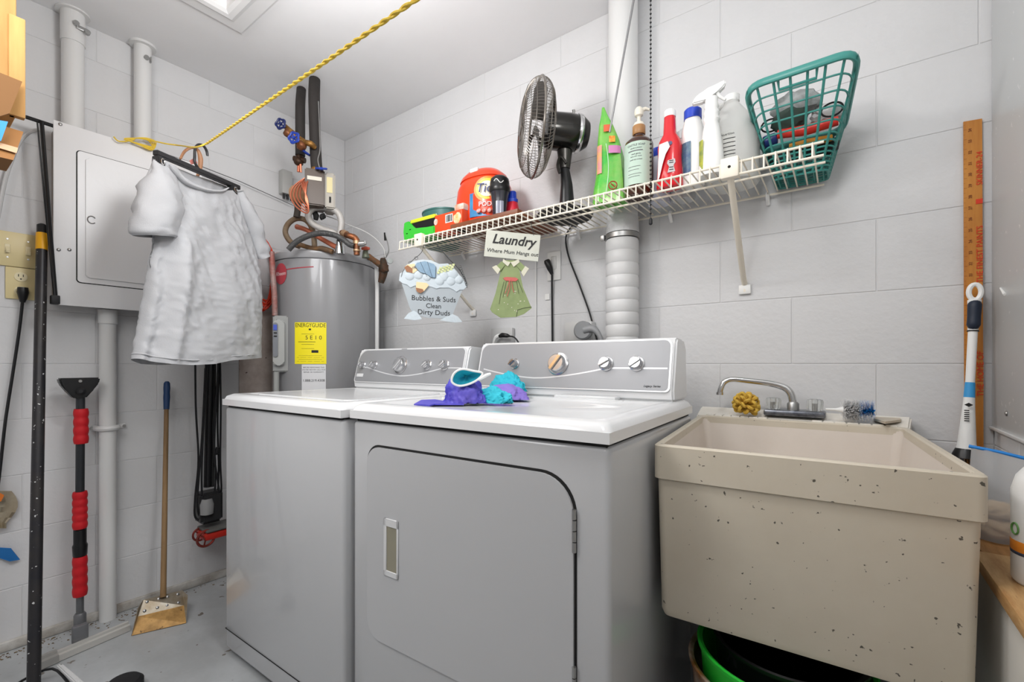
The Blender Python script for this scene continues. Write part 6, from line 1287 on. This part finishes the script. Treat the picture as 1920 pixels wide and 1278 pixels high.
# ================================================================== utility sink
SK = thing('utility_sink', 'speckled cream plastic utility sink standing right of the dryer', 'sink', (2.35, -0.35, 0))
M_sink = mat('sink_plastic', '#CFC6B5', 0.4, col2='#C7BDAB', vscale=3, spots='#5a554c', spotscale=85)
M_sinki = mat('sink_inside', '#DFD6CC', 0.4, col2='#D8CEC4', vscale=4)
FLs, FRs, BLs, BRs = V((2.107, -0.655)), V((2.626, -0.632)), V((2.074, -0.125)), V((2.575, -0.118))
ZF, ZBk = 0.856, 0.870
def sk(s, t, z=None, inset=0.0):
    """s across 0..1, t front..back 0..1"""
    p = FLs.lerp(FRs, s).lerp(BLs.lerp(BRs, s), t); zz = ZF+(ZBk-ZF)*t if z is None else z; return V((p.x, p.y, zz))
def skring(i, z, n_=5, r=0.03, back=1.0):
    W_, D_ = 0.515, 0.53; P = rrect(i, W_-i, i, D_*back-i, r, n_); out = []
    for x, y in P:
        p = sk(x/W_, y/D_); out.append(V((p.x, p.y, p.z+z)))
    return out
bm = NB(); spec = [(0.001, -0.072), (0.0, -0.003), (0.003, 0.0), (0.012, 0.0), (0.015, -0.003), (0.016, -0.02)]
rings = [[bm.verts.new(p) for p in skring(i, z, 5, 0.016)] for i, z in [(0.016, -0.372), (0.012, -0.36), (0.006, -0.0755), (0.0, -0.0725)]+spec[1:]]
for a, b in zip(rings, rings[1:]):
    for k in range(len(a)): bm.faces.new((a[k], a[(k+1) % len(a)], b[(k+1) % len(a)], b[k]))
bm.faces.new(rings[0])
for ring, i in ((rings[0], 0),): 
    for v in ring: pass
obj('basin', bm, M_sink, SK, world=True, smooth=35)
bm = NB(); rings = [[bm.verts.new(p) for p in skring(i, z, 5, 0.02)] for i, z in ((0.013, -0.001), (0.022, -0.06), (0.045, -0.31), (0.08, -0.33))]
for a, b in zip(rings, rings[1:]):
    for k in range(len(a)): bm.faces.new((a[k], a[(k+1) % len(a)], b[(k+1) % len(a)], b[k]))
bm.faces.new(rings[-1]); obj('basin_lining', bm, M_sinki, SK, world=True, smooth=35, label='pinkish cream inside of the basin')
# lip step on the front and deck at the back
M_deck = mat('sink_deck', '#EDE9E0', 0.4, col2='#E4DED2', vscale=8)
bm = NB(); pts = [V((2.066, -0.128, 0.868)), V((2.577, -0.121, 0.868)), V((2.590, -0.018, 0.888)), V((2.055, -0.018, 0.888))]
prism(bm, pts, (0, 0, -0.075)); bmesh.ops.bevel(bm, geom=list(bm.edges), offset=0.004, segments=2, affect='EDGES'); obj('back_deck', bm, M_deck, SK, world=True)
bm = NB()
for s0, s1 in ((0.08, 0.36), (0.62, 0.93)):
    for k in range(7):
        s = s0+(s1-s0)*k/6; a = V((2.066, -0.128, 0.8695)).lerp(V((2.577, -0.121, 0.8695)), s); obox(bm, lambda x, y, z: a+V((x, y, z)), -0.013, 0.013, -0.004, 0.05, -0.006, 0.004+0.0, 0.002)
obj('soap_ridge', bm, M_deck, SK, world=True)
bm = NB()
for c in (V((2.11, -0.09, 0)), V((2.55, -0.09, 0))): cyl(bm, (c.x, c.y, 0), (c.x, c.y, 0.50), 0.012, 10)
obj('legs', bm, M_steel, SK, world=True)
# faucet
fp = onY(1486, 764, -0.07); Zd = 0.882
fo = V((fp.x, -0.07, Zd))
fa_ = thing('chrome_faucet', 'chrome faucet with long low spout and two clear knobs on the sink deck', 'faucet', fo)
bm = NB(); a, b = onY(1432, 770, -0.105), onY(1548, 778, -0.105); box(bm, a.x, b.x, -0.115, -0.04, Zd-0.003, Zd+0.014, 0.005); obj('base_plate', bm, mat('worn_chrome', '#8A8D94', 0.3, metal=0.8, col2='#5d616b', vscale=60), fa_, world=True)
y_ = -0.075; sp_ = [onY(1487, 764, y_), onY(1486, 750, y_), onY(1481, 735, y_), onY(1468, 725, y_), onY(1440, 718, y_-0.005), onY(1390, 712, y_-0.015), onY(1370, 711, y_-0.02), onY(1358, 716, y_-0.024), onY(1352, 727, y_-0.028), onY(1350, 736, y_-0.028)]
obj('spout', tube(NB(), sp_, [0.0105, 0.0105, 0.0105, 0.010, 0.009, 0.0085, 0.0085, 0.0085, 0.0085, 0.0085], 14, curve=5), M_chrome, fa_, world=True)
bm = NB(); q = sp_[-1]; tube(bm, [q+V((0, 0, 0.002)), q-V((0, 0, 0.006))], 0.011, 14); obj('spout_tip', bm, M_chrome, fa_, world=True)
bm = NB(); q = sp_[0]; tube(bm, [V((q.x, q.y, Zd+0.012)), V((q.x, q.y, Zd+0.032)), V((q.x, q.y, Zd+0.038))], [0.0155, 0.0155, 0.011], 16); obj('collar', bm, M_steel, fa_, world=True)
M_glass = mat('clear_acrylic', '#F2F4F2', 0.08, trans=0.85, ior=1.49)
for px in (1450, 1528):
    q = onY(px, 768, y_); k = NB(); R_ = []
    for h, r_ in ((0.004, 0.014), (0.008, 0.0175), (0.03, 0.0185), (0.036, 0.017), (0.038, 0.010)):
        R_.append([k.verts.new((q.x+(r_*(1+0.1*math.cos(8*a)))*math.cos(a), q.y+(r_*(1+0.1*math.cos(8*a)))*math.sin(a), Zd+0.010+h)) for a in [2*PI*j/40 for j in range(40)]])
    for a, b in zip(R_, R_[1:]):
        for j in range(40): k.faces.new((a[j], a[(j+1) % 40], b[(j+1) % 40], b[j]))
    k.faces.new(R_[0]); k.faces.new(R_[-1]); kn = obj('knob', k, M_glass, fa_, world=True, label='clear fluted knob')
    obj('knob_stem', cyl(NB(), (q.x, q.y, Zd+0.010), (q.x, q.y, Zd+0.035), 0.006, 10), M_steel, kn, world=True)
# yellow scrubber
c = onY(1399, 752, -0.115); c.z = 0.872+0.036
ysc = thing('yellow_scrubber', 'round yellow looped foam scrubber on the sink deck under the faucet spout', 'scrubber', c-V((0, 0, 0.036)))
M_yel = mat('yellow_foam', '#DDB94E', 0.8, bump=0.4, bscale=150, col2='#C99F3C', vscale=40)
bm = NB(); random.seed(11); n_ = 40
for k in range(n_):
    ph = math.acos(1-2*(k+0.5)/n_); th = PI*(1+5**0.5)*k; d = V((math.sin(ph)*math.cos(th), math.sin(ph)*math.sin(th), math.cos(ph)))
    if d.z < -0.75: continue
    X_, Y_, _ = frame_axes(d); r0 = 0.018; tip = 0.036+random.uniform(-0.002, 0.002); wv = random.uniform(0, PI); W_ = X_*math.cos(wv)+Y_*math.sin(wv)
    tube(bm, [c+d*r0*0.6-W_*0.003, c+d*tip*0.85-W_*0.006, c+d*tip, c+d*tip*0.85+W_*0.006, c+d*r0*0.6+W_*0.003], [0.0045, 0.0052, 0.0048, 0.0052, 0.0045], 6, curve=2)
obj('foam_loops', bm, M_yel, ysc, world=True, kind='stuff')
# bottle brush
b0, b1, b2 = onY(1548, 757, -0.12), onY(1580, 757, -0.115), onY(1632, 760, -0.11)
for q in (b0, b1, b2): q.z = 0.872+0.034
bb = thing('bottle_brush', 'bottle brush with white bristles and bright blue tip lying on sink deck', 'brush', b1-V((0, 0, 0.03)))
b2e = onY(1612, 760, -0.11); b2e.z = b1.z
obj('handle', tube(NB(), [b0, b0.lerp(b1, 0.6), b1, b1.lerp(b2e, 0.3)], [0.003, 0.004, 0.009, 0.006], 10, curve=3), M_wplastic, bb, world=True)
def bristles(a, b, r, n_, w_, rr=None, jit=0.25):
    bm = NB(); d = b-a; X_, Y_, Z_ = frame_axes(d)
    for k in range(n_):
        t = random.random(); th = random.uniform(0, 2*PI); q = a+d*t; R__ = r*random.uniform(1-jit, 1)
        e = q+(X_*math.cos(th)+Y_*math.sin(th))*R__+Z_*random.uniform(-0.004, 0.004); s_ = Z_.cross(e-q).normalized()*w_
        if e.z < 0.876: e.z = 0.876
        quad(bm, q-s_, q+s_, e+s_*0.6, e-s_*0.6)
    return bm
obj('white_bristles', bristles(b1, b2e, 0.032, 1500, 0.0011), mat('bristle_white', '#FFFFFF', 0.5), bb, world=True, smooth=0, kind='stuff')
obj('blue_bristles', bristles(b2e, b2+(b2-b2e)*0.3, 0.032, 900, 0.0013), mat('bristle_blue', '#2FB0F5', 0.5), bb, world=True, smooth=0, kind='stuff', label='bright blue bristle tip')
# pale soap bar pieces on deck
q = onY(1663, 784, -0.11); o = obj('scraper_tool', slab(NB(), [onZ(1640, 778, 0.885), onZ(1685, 780, 0.885), onZ(1690, 786, 0.885), onZ(1660, 790, 0.885), onZ(1638, 784, 0.885)], 0.006), mat('pale_tan_plastic', '#CFC2AE', 0.5)); tag(o, 'flat pale tan plastic piece at the right end of the sink deck', 'plastic piece')

# ================================================================== under the sink: nested buckets
bkc = V((2.325, -0.50, 0)); 
def bucket(name, label, c, r, h, m, wall=0.004, extra=None, z0=0.0):
    t = thing(name, label, 'bucket', (c.x, c.y, z0)); bm = NB()
    open_lathe(bm, [(0.01, 0.002), (r*0.82, 0.002), (r*0.84, 0.01), (r, h-0.012), (r+0.006, h-0.010), (r+0.007, h-0.002), (r+0.003, h), (r-wall, h-0.004), (r*0.83-wall, 0.012), (0.01, 0.010)], (0, 0, 0), 56); 
    obj('pail', bm, m, t); return t
wbk = bucket('white_bucket', 'dirty white bucket under the sink, outermost of the nested buckets', bkc, 0.172, 0.375, mat('dirty_white_bucket', '#D9D5CC', 0.4, col2='#8a5a2c', vscale=5))
gbk = bucket('green_bucket', 'lime green bucket nested in the white bucket under the sink', bkc+V((0.008, -0.004, 0)), 0.160, 0.40, mat('lime_bucket', '#2ECF3E', 0.35), z0=0.016)
bbk = bucket('black_bucket', 'black plastic pail nested in the green bucket under the sink', bkc+V((0.018, 0.006, 0)), 0.140, 0.41, mat('black_pail', '#0c0c0e', 0.25), z0=0.03)
o = obj('white_wire_handle', tube(NB(), [V((2.20, -0.58, 0.375)), V((2.212, -0.60, 0.40)), V((2.235, -0.61, 0.385))], 0.002, 6, curve=4), M_wplastic, gbk, world=True)

# ================================================================== right side
ys = thing('wooden_yardstick', 'orange-brown wooden paint yardstick leaning upright on back wall', 'yardstick', (2.71, -0.01, 0.70))
a, b = onY(1806, 229, -0.006), onY(1841, 223, -0.006); xl, xr_ = a.x, b.x
o = obj('stick', prism(NB(), [(xl, -0.004, a.z), (xr_, -0.004, b.z), (xr_, -0.020, 0.71), (xl, -0.020, 0.71)], (0, -0.005, 0)), mat('varnished_wood', '#C98A3A', 0.4, col2='#B5702A', vscale=7, stretch=(6, 1, 0.5)), ys, world=True)
Us = V((0, -0.016, 0.71-b.z)).normalized()*-1; Us = V((0, 0.016, b.z-0.71)).normalized()
M_rink = mat('red_ink', '#D23A1C', 0.6); M_bink = mat('brown_ink', '#8A4A22', 0.6)
def yst(s, size, py, dx, m): q = onY(1825, py, -0.012); t = (b.z-q.z)/(b.z-0.71); text(s, size, V((xl+dx, -0.0092-0.016*t-0.001, q.z)), Us, V((-1, 0, 0)), m, ys, ext=0.0004)
yst('SKINNER-24', 0.016, 317, 0.029, M_rink); yst('THE FINEST PAINTS', 0.0165, 478, 0.029, M_rink); yst('THE HOME OF', 0.0175, 700, 0.029, M_rink)
for k in range(14): q = 242+k*21; yst(str(34-k), 0.009, q, 0.012, M_bink)
bm = NB()
for k in range(60): z = b.z-0.008-0.0125*k; t = (b.z-z)/(b.z-0.71); y__ = -0.0092-0.016*t; w_ = 0.006 if k % 2 else 0.003; quad(bm, (xl, y__-0.0004, z), (xl+w_, y__-0.0004, z), (xl+w_, y__-0.0004, z+0.0006), (xl, y__-0.0004, z+0.0006))
obj('tick_marks', bm, M_bink, ys, world=True, smooth=0)
q = onY(1832, 378, -0.012); t = (b.z-q.z)/(b.z-0.71); obj('red_logo_block', box(NB(), xl+0.022, xl+0.034, -0.0105-0.016*t, -0.009-0.016*t, q.z-0.006, q.z+0.006), M_rink, ys, world=True)
# long handled brush
A, B = onY(1829, 532, -0.045), onY(1812, 842, -0.085)
hb2 = thing('long_handled_brush', 'white long-handled brush with navy grip leaning beside the yardstick', 'brush', (B.x, B.y, B.z-0.06))
d = B-A
obj('handle', tube(NB(), [A.lerp(B, 0.27), A.lerp(B, 0.6), A.lerp(B, 0.75), A.lerp(B, 0.96), B], [0.009, 0.0088, 0.0115, 0.017, 0.019], 16), M_wplastic, hb2, world=True)
X_, Y_, Z_ = frame_axes(d); 
bm = NB(); tp_ = A.lerp(B, 0.05); tube(bm, [tp_+V((math.cos(a)*0.011, -0.0, math.sin(a)*0.019)) for a in [2*PI*k/20 for k in range(20)]], 0.0055, 8, closed=True); tube(bm, [A.lerp(B, 0.10), A.lerp(B, 0.29)], [0.013, 0.0095], 14); obj('hang_loop', bm, M_wplastic, hb2, world=True)
obj('navy_grip', tube(NB(), [A.lerp(B, 0.105)-V((0, 0.003, 0)), A.lerp(B, 0.13)-V((0, 0.004, 0)), A.lerp(B, 0.2)-V((0, 0.004, 0)), A.lerp(B, 0.25)-V((0, 0.004, 0)), A.lerp(B, 0.275)-V((0, 0.001, 0))], [0.008, 0.0135, 0.0125, 0.013, 0.008], 16, curve=4), mat('navy_rubber', '#1C2638', 0.5), hb2, world=True, label='navy rubber grip')
obj('grip_ring', cyl(NB(), A.lerp(B, 0.285), A.lerp(B, 0.292), 0.0112, 16), M_black, hb2, world=True)
obj('blue_label', tube(NB(), [A.lerp(B, 0.60), A.lerp(B, 0.69)], [0.0094, 0.0106], 16), mat('label_sky', '#3C9BD8', 0.4), hb2, world=True)
p = A.lerp(B, 0.80); R_ = V((1, 0, 0))
bm = NB()
for k in range(6): z = p.z-0.012+0.005*k; bx_ = p.x-0.010; quad(bm, (bx_, p.y-0.0185, z), (bx_+0.009, p.y-0.0185, z), (bx_+0.009, p.y-0.0185, z+0.0025), (bx_, p.y-0.0185, z+0.0025))
obj('barcode', bm, M_ink, hb2, world=True, smooth=0)
obj('diamond_mark', prism(NB(), [(p.x-0.002+x, p.y-0.018, p.z+0.028+z) for x, z in ((-0.008, 0), (0, 0.005), (0.008, 0), (0, -0.005))], (0, -0.0008, 0)), M_ink, hb2, world=True)
bm = NB(); u_ = d.normalized(); tube(bm, [B-u_*0.001, B+u_*0.012, B+u_*0.022], [0.020, 0.025, 0.027], 18); obj('brush_block', bm, M_black, hb2, world=True)
bm = NB()
for k in range(380):
    a_ = random.uniform(0, 2*PI); r_ = 0.025*math.sqrt(random.random()); q = B+u_*0.02+X_*r_*math.cos(a_)+Y_*r_*math.sin(a_); e = q+u_*random.uniform(0.045, 0.06)+(X_*math.cos(a_)+Y_*math.sin(a_))*0.014; s_ = X_*0.0008; quad(bm, q-s_, q+s_, e+s_, e-s_)
obj('black_bristles', bm, M_brubber, hb2, world=True, smooth=0, kind='stuff')
# grey sheet on the right wall
sh_ = thing('grey_wall_sheet', 'smooth grey sheet panel fixed on the right wall, rising past the photo top', 'panel', (RX, -0.8, 0.875))
obj('sheet', box(NB(), RX-0.007, RX-0.0022, -1.5, -0.008, 0.873, CZ-0.01, 0.001), mat('grey_sheet', '#D3D5D5', 0.3, spots='#f0f0f0', spotscale=60), sh_, world=True)
obj('bottom_edge', box(NB(), RX-0.012, RX-0.0022, -1.5, -0.008, 0.868, 0.8745, 0.001), M_pipe, sh_, world=True)
q = onX(1887, 775, RX-0.008); obj('screw', lathe(NB(), [(0.006, 0), (0.005, 0.002), (0.002, 0.003)], q, 12, axis=V((-1, 0, 0))), M_steel, sh_, world=True)
bm = NB(); q = onX(1876, 540, RX-0.008); tube(bm, [q, onX(1884, 552, RX-0.009)], [0.002, 0.003], 8); obj('white_scuff', bm, M_wplastic, sh_, world=True)
# low cabinet with wood top
cabn = thing('low_white_cabinet', 'narrow white cabinet with split raw-wood top, right of the sink', 'cabinet', (2.69, -0.6, 0))
obj('side_panel', box(NB(), 2.648, 2.662, -1.25, -0.03, 0, 0.650, 0.002), mat('cabinet_white', '#D5D2CB', 0.5, bump=0.1, bscale=30), cabn, world=True)
obj('back_panel', box(NB(), 2.662, RX-0.004, -0.05, -0.035, 0, 0.650), mat('cabinet_white', '', 0), cabn, world=True)
M_rwood = mat('raw_wood_top', '#D2AC78', 0.6, bump=0.3, bscale=30, col2='#A87B48', vscale=5, stretch=(9, 1.2, 4), spots='#5b3b1e', spotscale=9)
j = onX(1830, 1042, 2.645).y
obj('wood_plank', box(NB(), 2.640, RX-0.004, -1.25, -0.415, 0.652, 0.676, 0.004), M_rwood, cabn, world=True)
obj('wood_plank', box(NB(), 2.655, RX-0.004, -0.410, -0.03, 0.652, 0.672, 0.004), mat('raw_wood_dark', '#B48452', 0.6, col2='#8d6337', vscale=6, stretch=(9, 1.2, 4)), cabn, world=True)
# plastic bag of sponges
bgc = onZ(1872, 965, 0.69); bgc = V((2.695, -0.31, 0.674))
pb2 = thing('zip_plastic_bag', 'clear plastic zip bag with blue seal standing on the wooden cabinet top', 'bag', bgc)
M_bag = mat('clear_bag', '#F2F4F6', 0.15, trans=0.5, ior=1.15, alpha=0.6)
n2_ = CAMDIR(bgc); R_ = V((0, 0, 1)).cross(n2_).normalized(); bm = NB(); rings = []
for h, hw_, hd_ in ((0.002, 0.040, 0.035), (0.04, 0.046, 0.040), (0.09, 0.046, 0.032), (0.14, 0.044, 0.014), (0.175, 0.042, 0.003)):
    rings.append([bm.verts.new(bgc+R_*(hw_*math.cos(2*PI*k/28)+(0.004 if h > 0.1 else 0))+n2_*(hd_*math.sin(2*PI*k/28)+0.004*noise.noise(V((k*0.5, h*30, 2))))+V((0, 0, h-0.010*(math.cos(2*PI*k/28)) if h > 0.1 else h))) for k in range(28)])
for a, b in zip(rings, rings[1:]):
    for k in range(28): bm.faces.new((a[k], a[(k+1) % 28], b[(k+1) % 28], b[k]))
obj('bag', bm, M_bag, pb2, world=True)
z_ = 0.176; obj('blue_seal', tube(NB(), [bgc-R_*0.042+V((0, 0, z_+0.008)), bgc+R_*0.0+V((0, 0, z_+0.002)), bgc+R_*0.046+V((0, 0, z_-0.008))], 0.0035, 8), mat('seal_blue', '#2C8BE0', 0.35), pb2, world=True)
def spg(name, c, r, sq, seed, label): bm = NB(); blob(bm, c, r, 4, 0.18, 2.2, sq, seed); tag(obj(name, bm, mat('natural_sponge', '#C9A67C', 0.9, bump=0.9, bscale=70, col2='#DCC3A0', vscale=14)), label, 'sponge')
spg('natural_sponge', bgc+V((0, 0, 0.024)), 0.026, (1.25, 1.1, 0.85), 2, 'tan natural sponge lying at the bottom inside the zip bag')
spg('natural_sponge', bgc+V((0, 0, 0.060)), 0.023, (1.35, 1.1, 0.75), 6, 'paler natural sponge resting on the other sponge inside the zip bag')
# white jug with orange stripe
jc = V((2.703, -0.550, 0.6765)); jw = thing('white_container', 'white plastic container with orange and navy stripe at the right photo edge', 'container', jc)
obj('bottle', lathe(NB(), [(0.035, 0), (0.0395, 0.006), (0.0395, 0.15), (0.034, 0.172), (0.022, 0.19), (0.02, 0.2)], (0, 0, 0), 36), M_wplastic, jw)
obj('orange_stripe', lathe(NB(), [(0.0396, 0.052), (0.040, 0.053), (0.040, 0.068), (0.0396, 0.069)], (0, 0, 0), 36), mat('stripe_orange', '#E58A2A', 0.4), jw)
obj('navy_stripe', lathe(NB(), [(0.0396, 0.047), (0.040, 0.0475), (0.040, 0.0515), (0.0396, 0.052)], (0, 0, 0), 36), mat('stripe_navy', '#3a4152', 0.4), jw)
cdv = CAMDIR(jc); a_ = math.atan2(cdv.y, cdv.x)-1.0
bm = NB(); c_ = jc+V((0.040*math.cos(a_), 0.040*math.sin(a_), 0.088)); rr = V((-math.sin(a_), math.cos(a_), 0)); tube(bm, [c_+rr*0.007*math.cos(t)+V((0, 0, 0.009*math.sin(t))) for t in [2*PI*k/16 for k in range(16)]], 0.0014, 5, closed=True); obj('green_ring_mark', bm, mat('ring_green', '#5E8F4A', 0.5), jw, world=True)
# things of one kind share a group
GROUPS = {'insulated_pipe': 'foam-sleeved pipes from the ceiling', 'conduit': 'white conduits at the electrical panel', 'shelf_bracket': 'brackets under the wire shelf',
          'braided_hose': 'braided hoses above the heater', 'natural_sponge': 'sponges in the zip bag', 'cable_loop': 'cable loops in the teal basket'}
for o in bpy.data.objects:
    if o.parent is None and o.name.split('.')[0] in GROUPS and 'label' in o: o['group'] = GROUPS[o.name.split('.')[0]]
